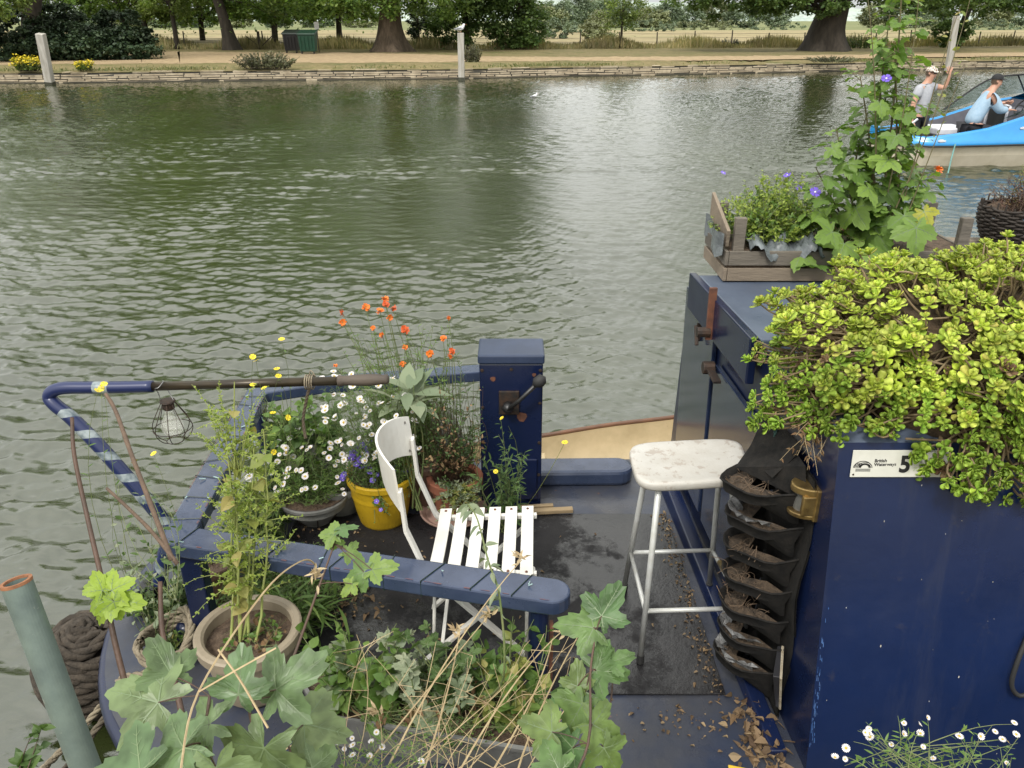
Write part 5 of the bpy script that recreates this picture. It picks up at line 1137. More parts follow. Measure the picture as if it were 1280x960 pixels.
M_yel = mat('yellow_plastic', (.48, .31, .012), (.36, .23, .01), .45, scale=4, spots=(.12, .08, .02), sthr=.66)
M_terra = mat('terracotta', (.24, .085, .045), (.17, .06, .035), .85, scale=8, spots=(.32, .22, .17), sthr=.7)
M_greyp = mat('grey_plastic_pot', (.20, .20, .19), (.13, .13, .12), .6, scale=8)
M_brn = mat('brown_plastic_pot', (.12, .07, .045), (.08, .045, .03), .6, scale=8)
bpc = tz(310, 785, .76); bpc = np.array([bpc[0], bpc[1], ZM]); BIG = pot('plant_pot', 'large round beige clay pot of soil in front of the rail corner', 'plant pot', bpc, .115, .163, .25, M_bei, .022, .04)
ybc = tz(479, 650, ZM); ybc = np.array([ybc[0], ybc[1]+.02, ZM]); YB = pot('bucket', 'scuffed yellow plastic bucket used as a planter behind the chair', 'bucket', ybc, .108, .148, .245, M_yel, .010, .03)
tpc = np.array([*tz(570, 640, ZM)[:2], ZM]); TP = pot('plant_pot', 'terracotta pot standing in a saucer behind the seat of the chair', 'plant pot', tpc+[0, 0, .012], .085, .12, .19, M_terra, .02, .045)
ts = thing('plant_saucer', 'shallow pinkish saucer under the terracotta pot', 'saucer', tpc); m = MB(); m.lathe([(0, 0), (.13, 0), (.155, .018), (.158, .026), (.150, .026), (.128, .010), (0, .008)], tpc+[-.01, -.01, .0], 36); m.build('dish', mat('pale_terracotta', (.34, .22, .18), (.26, .17, .13), .7), ts)
gpc = np.array([*tz(396, 648, ZM)[:2], ZM]); GB = pot('hanging_bowl', 'grey wire-ribbed planter bowl left of the yellow bucket', 'planter', gpc, .075, .155, .14, M_greyp, .010, .02)
m = MB()
for k in range(8):
    a = k*PI/4+.3; m.tube([gpc+np.array([r*math.cos(a), r*math.sin(a), z]) for r, z in ((.076, .005), (.115, .05), (.137, .09), (.153, .142))], .0025, 4)
for r, z in ((.154, .142), (.134, .08)): m.tube([gpc+np.array([r*math.cos(a), r*math.sin(a), z]) for a in np.linspace(0, 2*PI, 24, endpoint=False)], .0025, 4, closed=True)
m.build('wire_rib', M_iron, GB)
brc = np.array([*tz(262, 770, ZM)[:2], ZM]); BR = pot('plant_pot', 'small brown plastic pot tucked behind the large beige pot', 'plant pot', brc+[-.0, .1, 0], .08, .105, .2, M_brn, .01, .03)
bkc = np.array([*tz(370, 560, .7)[:2], ZM]); BK = pot('plant_pot', 'grey pot full of daisies hidden among the flowers behind the grey bowl', 'plant pot', np.array([-.80, 3.14, ZM]), .09, .13, .15, M_greyp, .012, .03)
MP = pot('plant_pot', 'dark pot under the orange marigolds by the far rail', 'plant pot', np.array([-.42, 3.22, ZM]), .11, .15, .24, M_brn, .012, .03)
# grey canvas bundles behind the flowers under the tiller
t = thing('canvas_sack', 'grey weathered canvas sack behind the flowers under the tiller', 'sack', (-.75, 3.05, ZM)); M_canv = mat('weathered_canvas', (.17, .17, .145), (.10, .10, .085), .9, scale=5, bump=.6, bscale=25)
for cx_, cy_, rx_, rz_ in ((-.93, 3.22, .17, .33), (-.42, 3.40, .2, .37)):
    m = MB(); P = []
    for a in np.linspace(0, PI/2, 9):
        P.append([[cx_+rx_*math.cos(a)**.6*math.cos(b_)*(1+.08*math.sin(5*b_)+.05*math.sin(9*b_+a*3)), cy_+.13*math.cos(a)**.6*math.sin(b_)*(1+.1*math.sin(4*b_)), ZM+rz_*math.sin(a)*(1+.05*math.sin(3*b_))] for b_ in np.arange(28)*2*PI/28])
    m.grid(np.array(P), wrap=True)
    if cx_ < -.9: m.build('canvas', M_canv, t, smooth=True)
    else:
        t2 = thing('canvas_sack', 'grey canvas sack under the marigolds near the end of the tiller handle', 'sack', (cx_, cy_, ZM)); m.build('canvas', M_canv, t2, smooth=True)
# ---- metal trough
TN = [tz(402, 893, .64), tz(678, 938, .64), tz(692, 868, .64), tz(366, 832, .64)]
TR = thing('trough_planter', 'long grey galvanised trough planter in front of the taff rail', 'planter', (TN[0]+TN[1])/2*np.array([1, 1, 0])+np.array([0, 0, ZD]))
M_galv = mat('weathered_galvanised', (.20, .20, .19), (.12, .12, .115), .55, scale=9, metal=.25, spots=(.30, .30, .28), sthr=.68, bump=.15, bscale=60)
cT = sum(TN)/4; m = MB(); rows = []
for sc, z in ((.93, ZD+.003), (1.0, .63), (1.035, .63), (1.035, .645), (.985, .645), (.97, .60)):
    r_ = []
    for p in TN: r_.append([cT[0]+(p[0]-cT[0])*sc, cT[1]+(p[1]-cT[1])*(sc if sc < 1 else 1+(sc-1)*3), z])
    rows.append(r_)
m.grid(np.array(rows), wrap=True); m.build('metal_trough', M_galv, TR, bevel=.002)
m = MB(); K = 30; P = np.array([[TN[0]*(1-u)*(1-v)+TN[1]*u*(1-v)+TN[2]*u*v+TN[3]*(1-u)*v for u in np.linspace(.01, .99, K)] for v in np.linspace(.02, .98, 10)]); P[:, :, 2] = .618+rng.normal(0, .008, P.shape[:2]); m.grid(P); m.build('soil', M_soil, TR, smooth=True)
def tp(u, v, z=.62): p = TN[0]*(1-u)*(1-v)+TN[1]*u*(1-v)+TN[2]*u*v+TN[3]*(1-u)*v; return np.array([p[0], p[1], z])
# ---- galvanised pole
t = thing('galvanised_pole', 'leaning grey-green galvanised tube with an open rusty top end', 'pole', td(118, 975, 1.5)); a, b_ = td(20, 727, 1.40), td(117, 985, 1.50); e = b_+(b_-a)*1.2; ax = nrm(a-e)
M_pole = mat('galvanised_green_grey', (.17, .22, .20), (.11, .145, .14), .5, scale=9, metal=.3, spots=(.25, .27, .24), sthr=.66, bump=.08, bscale=80)
m = MB(); L_ = np.linalg.norm(a-e); m.lathe([(.0255, 0), (.0255, L_), (.0205, L_), (.0205, L_-.14), (0, L_-.14)], e, 32, axis=ax); m.build('tube', M_pole, t, smooth=False, bevel=0)
m = MB(); m.lathe([(.0262, L_-.004), (.0262, L_+.0015), (.0203, L_+.0015), (.0203, L_-.003)], e, 32, axis=ax); m.build('rusty_rim', mat('orange_rust', (.30, .13, .06), (.18, .08, .04), .9, scale=60), t)
# ---- hanging felt pocket planter
fp = thing('pocket_planter', 'black felt wall planter with a column of soil-filled pockets hanging by the cabin doors', 'planter', (.84, 2.05, 1.35))
yN_, yF_ = 1.93, 2.19
bk = []
m = MB(); Pk = np.array([[bp(y, z, .012+.01*math.sin(z*14)) for y in (yN_-.03, 2.0, 2.1, yF_+.02)] for z in np.linspace(.505, 1.42, 14)]); m.grid(Pk); Pk2 = Pk+[.006, 0, 0]; m.grid(Pk2[::-1]); m.build('felt_backing', M_black, fp, smooth=True)
M_plast = mat('crumpled_clear_plastic', (.24, .24, .24), (.08, .08, .08), .25, scale=25, bump=1, bscale=40)
M_soild = mat('dark_pocket_soil', (.035, .025, .017), (.10, .07, .045), .95, scale=45, bump=1.2, bscale=90)
zs_ = [1.335, 1.215, 1.10, .985, .87, .755, .65]
for i, z in enumerate(zs_):
    dp = [.19, .165, .16, .155, .155, .15, .155][i]; k = 15; lip = []; bot = []; drop = .125 if i < 6 else .14
    for j in range(k):
        a = PI*j/(k-1); y = (yN_+yF_)/2-math.cos(a)*(yF_-yN_)/2; o = .016+dp*math.sin(a)**.75*(1-.28*math.cos(a)); sag = -.028*math.sin(a)+.006*math.sin(5*a+i)+.02*math.cos(a)
        lip.append(bp(y, z+sag, o)); bot.append(bp((y*.75+2.06*.25), z-drop+.02*abs(math.cos(a)), .018+.22*(o-.016)))
    lip, bot = np.array(lip), np.array(bot); md = (lip+bot)/2+(lip-bot)*.0; md[:, 0] -= .012
    m = MB(); m.grid(np.stack([bot, md, lip])); inn = lip*1.0; cm = lip.mean(0); inn = lip+(cm-lip)*.05; m.grid(np.stack([lip, inn, inn+(cm-inn)*.1-[0, 0, .04]])); m.tube(lip, .0035, 6)
    po = m.build('pocket', M_black, fp, smooth=True)
    m = MB(); s2 = inn+(cm-inn)*.06-np.array([0, 0, .022]); ctr = s2.mean(0)+[0, 0, .012]
    R2 = np.stack([s2, s2*.5+ctr*.5+np.array([0, 0, .008])+rng.normal(0, .005, s2.shape), np.repeat(ctr[None], k, 0)]); m.grid(R2); m.build('soil', M_soild, po, smooth=True)
    if i in (1, 5, 6):
        m = MB(); q = []
        for j in range(2, k-2): 
            p = inn[j]; q.append([p+[0, 0, .012+rng.uniform(0, .02)], p*.8+cm*.2+rng.normal(0, .008, 3)+[0, 0, .012], p*.55+cm*.45+rng.normal(0, .01, 3)-[0, 0, .006]])
        m.grid(np.array(q)); m.build('plastic_bag', M_plast, po, smooth=False)
    else:
        m = MB()
        for _ in range(26): p = s2[rng.integers(1, k-1)]*rng.uniform(.2, .9); q0 = s2[rng.integers(1, k-1)]; c_ = ctr+(q0-ctr)*rng.uniform(.1, .95)+[0, 0, .008]; m.tube(qc(c_, c_+rng.normal(0, .02, 3)+[0, 0, .012], c_+rng.normal(0, .025, 3)+[0, 0, -.002], 5), .0011, 3, cap=False)
        m.build('dry_roots', mat('dry_root', (.14, .095, .06), None, .9) if 'dry_root' not in bpy.data.materials else bpy.data.materials['dry_root'], po)
# top flap & folded felt
m = MB(); m.add([bp(yF_+.02, 1.45, .03), bp(1.95, 1.44, .03), bp(1.93, 1.33, .02), bp(2.12, 1.335, .17), bp(yF_+.03, 1.42, .06)], [(0, 1, 3, 4), (1, 2, 3)]); m.add([bp(2.0, 1.47, .02), bp(2.2, 1.50, .06), bp(2.15, 1.36, .13), bp(2.0, 1.37, .1)], [(0, 1, 2, 3)]); m.build('folded_felt_top', M_black, fp)
m = MB(); rope(m, curve([bp(2.10, 1.60, .05), bp(2.12, 1.5, .06), bp(2.1, 1.40, .06)], 5), .006); rope(m, curve([bp(2.16, 1.60, .05), bp(2.17, 1.5, .05), bp(2.17, 1.38, .05)], 5), .006)
t = thing('green_cord', 'dark green twisted cord hanging above the felt pocket planter', 'cord', bp(2.12, 1.5, .05)); m.build('cord', mat('dark_green_cord', (.015, .06, .05), (.01, .04, .035), .7), t, smooth=True)
# ---- wooden crate on roof
M_crate = mat('weathered_crate_wood', (.15, .13, .105), (.085, .075, .062), .9, scale=5, sc=(.2, 1, 1), bump=.6, bscale=60, spots=(.07, .06, .05), sthr=.66)
M_cratel = mat('pale_crate_wood', (.23, .185, .135), (.15, .12, .09), .9, scale=5, sc=(.2, 1, 1), bump=.5, bscale=60)
RZt = 1.63; ck = thing('wooden_crate', 'weathered slatted wooden crate planter on the cabin roof', 'crate', tz(1000, 345, RZt)); cA = tz(908, 352, RZt); x0, y0 = cA[0], cA[1]; x1, y1 = tz(1172, 330, RZt)[0]-.02, y0+.36
for k, (z0, z1) in enumerate(((.0, .055), (.065, .125))):
    for ya, yb in ((y0, y0+.014), (y1-.014, y1)):
        m = MB(); m.box((x0, ya, RZt+.002+z0), (x1, yb, RZt+z1)); m.build('slat', M_crate if k else M_cratel, ck, bevel=.002)
    for xa, xb in ((x0-.016, x0-.002), (x1+.002, x1+.016)):
        m = MB(); m.box((xa, y0, RZt+.002+z0), (xb, y1, RZt+z1)); m.build('end_slat', M_cratel if k == 0 else M_crate, ck, bevel=.002)
m = MB(); m.hexa([(x0-.016, y0+.02, RZt+.14), (x0-.002, y0+.02, RZt+.14), (x0-.002, y0+.32, RZt+.20), (x0-.016, y0+.32, RZt+.20), (x0-.02, y0, RZt+.21), (x0-.006, y0, RZt+.21), (x0-.002, y0+.32, RZt+.30), (x0-.016, y0+.32, RZt+.30)]); m.build('end_slat', M_cratel, ck, bevel=.002)
for px_, yy in ((x0+.016, y0+.018), (x1-.05, y0+.018), (x1-.05, y1-.05), (x0+.016, y1-.05)):
    m = MB(); m.box((px_, yy, RZt+.003), (px_+.045, yy+.03, RZt+.255)); m.build('corner_post', M_crate, ck, bevel=.003)
m = MB(); m.box((x0+.0, y0+.015, RZt+.01), (x1-.0, y1-.015, RZt+.12)); m.build('soil', M_soil, ck)
m = MB(); P = []
for u in np.linspace(0, 1, 26): P.append([[x0+.08+.30*u, y0+.01+dy-.02*math.sin(u*9), RZt+.14+dz+rng.normal(0, .009)+.02*math.sin(u*17)] for dy, dz in ((.08, .02), (.05, .02), (.02, .005), (-.012, -.012+.012*math.sin(u*11)), (-.018, -.035+.03*math.sin(u*7+1)))])
m.grid(np.array(P)); m.build('plastic_liner', mat('grey_plastic_sheet', (.17, .19, .20), (.08, .09, .10), .25, scale=12, bump=.8, bscale=30), ck, smooth=True)
m = MB(); P = [[[x0-.03-.02*math.sin(u*6), y0+.35*u, RZt+.1+v*.1+rng.normal(0, .008)] for v in (0, .5, 1)] for u in np.linspace(0, 1, 14)]; m.grid(np.array(P)); m.build('plastic_liner', bpy.data.materials['grey_plastic_sheet'], ck, smooth=True)
# ---- pallet & wicker basket
pk = thing('wooden_pallet', 'weathered low plank bench on the cabin roof under the wicker basket', 'pallet', tz(1220, 325, 1.62)); pa = tz(1186, 322, 1.69)
for i in range(4):
    m = MB(); ya = pa[1]+i*.078; m.box((pa[0]+.01*i, ya, 1.685), (pa[0]+1.2, ya+.07, 1.70)); m.build('plank', M_cratel if i % 2 else M_crate, pk, bevel=.003)
for xx in (.02, .6):
    m = MB(); m.box((pa[0]+xx, pa[1]+.01, 1.612), (pa[0]+xx+.06, min(pa[1]+.3, 3.42), 1.683)); m.build('bearer', M_crate, pk, bevel=.003)
bc = np.array([*tz(1264, 300, 1.72)[:2], 1.703]); wb = thing('wicker_basket', 'round dark wicker basket planter at the right edge of the roof', 'basket', bc); M_wick = mat('dark_wicker', (.035, .026, .02), (.018, .013, .01), .7, scale=30)
def wr(z): return .095+.055*min(1, (z/.11))**.6
m = MB()
for k in range(17):
    z = .006+k*.0098; P = [bc+np.array([(wr(z)+.006*math.cos(a*14+PI*(k % 2)))*math.cos(a), (wr(z)+.006*math.cos(a*14+PI*(k % 2)))*math.sin(a), z+.003*math.sin(a*7+k)]) for a in np.linspace(0, 2*PI, 112, endpoint=False)]; m.tube(P, .0058, 5, closed=True)
m.build('weave', M_wick, wb, smooth=True)
m = MB()
for k in range(28): a = 2*PI*k/28; m.tube([bc+np.array([wr(z)*math.cos(a), wr(z)*math.sin(a), z]) for z in (0, .04, .08, .12, .175+.02*rng.random())], .004, 4)
m.build('stake', M_wick, wb)
m = MB(); P = np.array([[[bc[0]+.14*q*math.cos(a), bc[1]+.14*q*math.sin(a), bc[2]+.145+rng.normal(0, .006)] for a in np.arange(20)*2*PI/20] for q in (0, .4, .8, 1)]); m.grid(P, wrap=True); m.build('soil', M_soil, wb, smooth=True)
# ---- yellow tray corner at the bottom
t = thing('yellow_tray', 'edge of a yellow plastic tray among fallen leaves', 'tray', tz(935, 962, ZD)); a, b_ = tz(912, 956, ZD+.03), tz(962, 962, ZD+.03)
m = MB(); m.hexa([(a[0], a[1]-.10, ZD+.002), (b_[0]-.06, b_[1]-.10, ZD+.002), (b_[0]-.06, b_[1], ZD+.002), (a[0], a[1], ZD+.002), (a[0]-.005, a[1]-.105, ZD+.028), (b_[0]-.05, b_[1]-.105, ZD+.028), (b_[0]-.05, b_[1]+.005, ZD+.028), (a[0]-.005, a[1]+.005, ZD+.028)]); m.build('tray', mat('bright_yellow', (.62, .42, .04), None, .45), t, bevel=.004)
# ---- fallen leaves, dirt
M_dry = leafmat('dry_fallen_leaf', [(.15, .095, .05), (.22, .15, .085), (.08, .05, .03), (.30, .22, .13)], .8, .15)
def litter():
    m = MB(); CR = T_oval(.55, .5, .5)
    N = 60; CR2 = T_oval(.8, .2, -.4, .5); c = tz(945, 915, ZD+.012); pos = np.stack([c[0]+rng.normal(0, .045, N), c[1]+rng.normal(0, .08, N), ZD+.006+abs(rng.normal(0, .012, N))], -1); pos[:, 0] = np.minimum(pos[:, 0], .84); m.inst(CR2, pos, frame(randdir(N, -.3, .5), 1.2), rng.uniform(.012, .05, N)); m.inst(STRAP, pos+rng.normal(0, .02, (N, 3))*[1, 1, .1], frame(randdir(N, -.1, .2), .5), rng.uniform(.02, .06, N))
    N = 70; c = tz(950, 925, ZD+.012); pos = np.stack([c[0]+rng.normal(0, .04, N), c[1]+rng.normal(0, .075, N), ZD+.006+abs(rng.normal(0, .014, N))], -1); pos[:, 0] = np.minimum(pos[:, 0], .84)
    m.inst(CR, pos, frame(randdir(N, -.2, .4), .9), rng.uniform(.015, .045, N))
    N = 260; s = rng.uniform(0, 1, N); e0, e1 = tz(905, 870, ZM), tz(835, 640, ZM); pos = e0+(e1-e0)*s[:, None]+np.stack([-abs(rng.normal(0, .035, N)), rng.normal(0, .02, N), rng.uniform(.0, .005, N)], -1)
    m.inst(CR, pos, frame(randdir(N, -.1, .2), .5), rng.uniform(.004, .02, N))
    N = 170; pos = np.stack([rng.uniform(-1.0, .6, N), rng.uniform(2.02, 3.0, N), np.full(N, ZM+.003)], -1); pos = pos[(rng.uniform(0, 1, N) < np.clip(.9-pos[:, 0]-.3, .15, 1))]; N = len(pos)
    m.inst(CR, pos, frame(randdir(N, -.1, .2), .4), rng.uniform(.006, .026, N))
    N = 110; c = tz(420, 750, ZM+.003); pos = np.stack([c[0]+rng.normal(0, .09, N), c[1]+rng.normal(0, .06, N), np.full(N, ZM+.006)+abs(rng.normal(0, .006, N))], -1); m.inst(CR, pos, frame(randdir(N, -.1, .3), .6), rng.uniform(.012, .035, N))
    N = 60; c = tz(860, 905, ZD+.002); pos = np.stack([c[0]+rng.normal(0, .1, N), c[1]+rng.normal(0, .06, N), np.full(N, ZD+.004)], -1); m.inst(CR, pos, frame(randdir(N, -.1, .2), .4), rng.uniform(.006, .022, N))
    m.build('fallen_leaves', M_dry, kind='stuff', label='dry fallen leaves and crumbs scattered on the deck')
litter()
# ---- dinghy alongside
dg = thing('dinghy', 'cream open dinghy moored on the far side of the narrowboat', 'boat', (.6, 4.1, 0))
far_ = curve([(-.95, 3.95, .27), tz(600, 556, .285), tz(680, 546, .30), tz(760, 533, .33), tz(836, 524, .35), (1.5, 4.42, .39), (2.4, 4.25, .46), (2.9, 4.0, .52)], 6)
near_ = curve([(-.95, 3.93, .27), (-.4, 3.72, .285), (.1, 3.66, .30), (.5, 3.65, .33), (.9, 3.65, .35), (1.6, 3.66, .39), (2.4, 3.75, .46), (2.9, 3.98, .52)], 6)
cen = (far_+near_)/2; M_cream = mat('cream_dinghy_paint', (.52, .42, .26), (.40, .32, .19), .5, scale=5, spots=(.2, .15, .09), sthr=.68)
m = MB(); k1 = cen.copy(); k1[:, 2] = .06
rows = [far_, far_*.97+cen*.03-[0, 0, .1], far_*.75+cen*.25-[0, 0, 0], k1, near_*.75+cen*.25, near_*.97+cen*.03-[0, 0, .1], near_]; rows[2][:, 2] = .09; rows[4][:, 2] = .09
m.grid(np.array(rows)); o2 = [r.copy() for r in rows]; out_ = []
for i, r in enumerate(o2): q = cen+(r-cen)*1.03; q[:, 2] = r[:, 2]-.025*(0 if i in (0, 6) else 1); out_.append(q)
m.grid(np.array(out_)[::-1]); m.build('hull', M_cream, dg, smooth=True)
m = MB(); m.tube(far_+[0, .01, .004], .014, 8); m.build('gunwale', mat('varnished_brown_wood', (.16, .075, .04), (.10, .05, .03), .5, scale=12), dg, smooth=True)
m = MB(); m.tube(near_+[0, -.01, .004], .014, 8); m.build('gunwale', bpy.data.materials['varnished_brown_wood'], dg, smooth=True)
m = MB(); m.box((.0, 3.75, .2), (.2, 4.15, .225)); m.build('thwart', M_cream, dg, bevel=.005)
# ---- near bank (under the photographer)
m = MB(); xs = np.linspace(-30, 30, 40); m.grid(np.array([[[x, y, z] for x in xs] for y, z in ((1.12, -.3), (1.12, .80), (1.10, .86), (.9, .9), (.2, .92), (-3, .95), (-30, 1.0))])); m.build('near_bank', M_grass, kind='structure', smooth=False, label='near river bank where the photographer stands')
# ================================================================== PLANTS
G = {
 'fresh': leafmat('fresh_green_leaf', [(.075, .14, .03), (.11, .19, .045), (.16, .24, .06)], trans=.3),
 'mid': leafmat('mid_green_leaf', [(.045, .085, .025), (.07, .12, .035), (.10, .16, .05)], trans=.3),
 'deep': leafmat('deep_green_leaf', [(.025, .05, .015), (.045, .08, .025), (.07, .11, .03)], trans=.25),
 'lime': leafmat('lime_green_leaf', [(.24, .31, .06), (.31, .37, .08), (.17, .25, .05)], trans=.35),
 'grey': leafmat('grey_green_leaf', [(.13, .17, .10), (.19, .23, .14), (.24, .26, .17)], trans=.2),
 'ylw': leafmat('yellowing_leaf', [(.24, .25, .06), (.16, .21, .05), (.34, .28, .10)], trans=.3),
 'brown': leafmat('withered_brown_leaf', [(.20, .12, .06), (.12, .07, .035), (.30, .21, .11)], .8, .15),
 'purple': leafmat('purple_brown_leaf', [(.10, .05, .045), (.15, .08, .06), (.07, .06, .03)], .7, .15),
}
M_stem = mat('green_stem', (.10, .15, .045), (.16, .17, .07), .6, scale=30); M_stemy = mat('yellow_green_stem', (.28, .32, .10), (.22, .25, .07), .6, scale=10)
M_stemr = mat('red_brown_stem', (.085, .045, .028), (.05, .03, .02), .6, scale=14, bump=.3, bscale=60); M_straws = mat('straw_stem', (.42, .33, .19), (.30, .22, .12), .8, scale=20)
M_petw = mat('white_petal', (.75, .74, .72), (.68, .62, .64), .6, scale=40); M_disc = mat('yellow_disc', (.50, .35, .03), (.4, .25, .02), .7); M_org = mat('orange_petal', (.70, .20, .015), (.62, .10, .01), .6, scale=60); M_dred = mat('deep_red_petal', (.42, .035, .01), (.55, .11, .01), .6, scale=50)
M_yelp = mat('yellow_petal', (.72, .58, .02), (.65, .48, .02), .6); M_vio = mat('violet_petal', (.10, .06, .42), (.16, .09, .5), .6, scale=40); M_pink = mat('pink_petal', (.55, .3, .28), (.6, .4, .36), .6)
def Tf(T, mats, name='bloom'):
    m = MB(); m.inst(T, [(0, 0, 0)], np.eye(3)[None], 1.0); me = m.build(name, mats); d = me.data; bpy.data.objects.remove(me); return d
D_daisy = Tf(T_flower(15, 1, .34, .75, .08), [M_petw, M_disc]); D_daisy2 = Tf(T_flower(13, 1, .36, .75, .5), [M_petw, M_disc])
def T_marigold(seed, n=9, lay=2):
    g = np.random.default_rng(seed); v = []; f = []; tm = []
    for l in range(lay):
        for k in range(n-2*l):
            a = 2*PI*k/(n-2*l)+g.normal(0, .15); R1 = (1-.3*l)*g.uniform(.75, 1.1); hw = g.uniform(.22, .36); z0 = .12*l; up = g.uniform(-.25, .25)+.3*l; b = len(v); c, s_ = math.cos(a), math.sin(a)
            for rr, ww, zz in ((.15, .4, 0), (.6*R1, 1, up*.4+.03*g.normal()), (R1, .8, up), (R1*.93, .0, up*.9)):
                for sg in (-1, 1): aa = sg*hw*ww; v.append((rr*c-aa*s_, rr*s_+aa*c, z0+zz+(.06*sg if ww else 0)))
            f += [(b, b+1, b+3, b+2), (b+2, b+3, b+5, b+4)]; tm += [0, 0]
    for k in range(12): a = g.uniform(0, 6.3); r = g.uniform(0, .28); b = len(v); c = np.array([r*math.cos(a), r*math.sin(a), .25]); v += [tuple(c+[.07, 0, 0]), tuple(c+[-.04, .06, .03]), tuple(c+[-.04, -.06, .06]), tuple(c+[0, 0, .15])]; f += [(b, b+1, b+3), (b+1, b+2, b+3), (b+2, b, b+3)]; tm += [1]*3
    return np.array(v), f, tm
D_mari = Tf(T_marigold(1, 9, 2), [M_org, M_disc]); D_mari2 = Tf(T_marigold(5, 8, 2), [M_dred, M_org]); D_yel = Tf(T_flower(4, 1, .22, 1.1, .12), [M_yelp, M_disc]); D_vio = Tf(T_flower(5, 1, .2, 1.0, .1), [M_vio, M_petw])
def bloom(data, parent, pos, d, s, name='bloom'):
    o = bpy.data.objects.new(name, data); COL.objects.link(o); o.parent = parent; o.location = Vector(pos)-Vector(wloc(parent))
    q = Vector(d).normalized().to_track_quat('Z', 'Y'); o.rotation_mode = 'QUATERNION'; o.rotation_quaternion = q; o.scale = (s, s, s); return o
def fdir(): return nrm(np.array([rng.normal(0, .45), -.5+rng.normal(0, .35), .9]))
def clump(name, label, cat, base, rad, tips, n, T=OVAL, ls=.03, lf='fresh', stem=None, r0=.003, nl=12, start=.15, bend=.12, droop=.1, group=None, upn=.5, out=.9, extra=None, flowers=None, taper=.5, ns=6):
    """tips: function -> xyz. flowers: list of (data, count, size)"""
    t = thing(name, label, cat, base, group); S = MB(); Lf = MB(); ends = []
    for i in range(n):
        a = rng.uniform(0, 2*PI); q = rng.uniform(0, 1)**.5*rad; bs = np.array(base)+[q*math.cos(a), q*math.sin(a), 0]
        e, d = sprig(S, Lf, bs, tips(), r0, T, ls, nl, start, bend, droop, ns, 4, .3, taper, upn, 0 if not extra or rng.random() > extra[1] else 1, out); ends.append((e, d))
    S.build('stem', stem or M_stem, t, smooth=True); Lf.build('foliage', [G[lf], G[extra[0]] if extra else G[lf]], t)
    if flowers:
        vis = sorted(ends, key=lambda q: -(q[0][2]-.7*q[0][1])); vis = vis[:max(6, int(len(vis)*.8))]
        for data, cnt, sz in flowers:
            for k in range(cnt):
                e, d = vis[rng.integers(len(vis))]; p = e+rng.normal(0, .006, 3)+[0, -.004, .006]; bloom(data, t, p, fdir()+d*.3, sz*rng.uniform(.75, 1.2))
    return t, ends
def box_tips(px0, px1, py0, py1, Y0, Y1):
    def f():
        y = rng.uniform(Y0, Y1); return ty(rng.uniform(px0, px1), rng.uniform(py0, py1), y)
    return f
def dome(c, rx, ry, h):
    c = np.array(c, float)
    def f():
        a = rng.uniform(0, 2*PI); q = rng.uniform(0, 1)**.5; return c+np.array([q*rx*math.cos(a), q*ry*math.sin(a), h*(1-.75*q*q)*rng.uniform(.75, 1.1)])
    return f
# --- marigolds with individually placed blooms
mb_ = np.array([-.42, 3.22, .73]); mt, ends = clump('marigold', 'tall airy marigold plant with orange and deep red blooms by the far rail', 'plant', mb_, .07, box_tips(420, 565, 405, 505, 3.1, 3.35), 95, SLIM, .034, 'fresh', nl=30, bend=.1, r0=.0022)
S = MB()
for px, py, kind, s in [(428, 391, 1, .022), (428, 403, 0, .02), (457, 384, 0, .024), (481, 374, 0, .022), (482, 380, 1, .02), (491, 385, 1, .024), (475, 389, 0, .022), (487, 397, 0, .018), (466, 410, 0, .014), (478, 419, 0, .02), (506, 412, 1, .025), (506, 434, 0, .017), (554, 423, 0, .019), (560, 397, 0, .016), (537, 442, 0, .022), (565, 439, 1, .02), (562, 446, 0, .02), (503, 455, 0, .018), (419, 457, 0, .014)]:
    p = ty(px, py, 3.22+rng.normal(0, .08)); b0 = mb_+[rng.normal(0, .05), rng.normal(0, .04), 0]
    if px > 530: b0 = np.array([-.26, 3.2, .74])
    q = qc(b0, (b0*.35+p*.65)+np.array([rng.normal(0, .02), 0, -.05]), p, 9); S.tube(q, np.linspace(.0024, .0012, 9), 4, cap=False); bloom(D_mari2 if kind else D_mari, mt, p, fdir()+[0, -.2, 0]+rng.normal(0, .5, 3), s*.85, 'marigold_bloom')
S.build('flower_stalk', M_stem, mt, smooth=True)
# --- daisy masses (fleabane)
DA = [(D_daisy, 44, .0135), (D_daisy2, 18, .012)]
t1, _ = clump('daisy_plant', 'bushy white daisies spilling over the grey bowl', 'plant', gpc+[0, 0, .12], .09, dome(gpc+[-.04, .06, .13], .26, .22, .25), 260, SLIM, .027, 'fresh', nl=20, bend=.16, r0=.0013, flowers=DA, extra=('mid', .4))
t2, _ = clump('daisy_plant', 'mass of small white daisies behind the back of the folding chair', 'plant', np.array([-.56, 3.02, .66]), .11, box_tips(400, 525, 465, 585, 2.85, 3.15), 300, SLIM, .027, 'mid', nl=20, bend=.14, r0=.0013, flowers=[(D_daisy, 64, .0135), (D_daisy2, 26, .0125)], extra=('fresh', .5))
clump('lobelia', 'violet lobelia flowers growing in the yellow bucket', 'plant', ybc+[0, 0, .2], .09, dome(ybc+[-.03, .0, .2], .15, .12, .19), 100, SLIM, .022, 'mid', nl=14, bend=.15, r0=.0012, flowers=[(D_vio, 48, .0145)])
clump('lobelia', 'small leafy trail with violet flowers hanging over the front of the yellow bucket', 'plant', ybc+[-.02, -.11, .22], .02, lambda: ybc+np.array([.03+rng.normal(0, .02), -.16, rng.uniform(.08, .2)]), 8, BROAD, .02, 'fresh', nl=7, flowers=[(D_vio, 2, .011)])
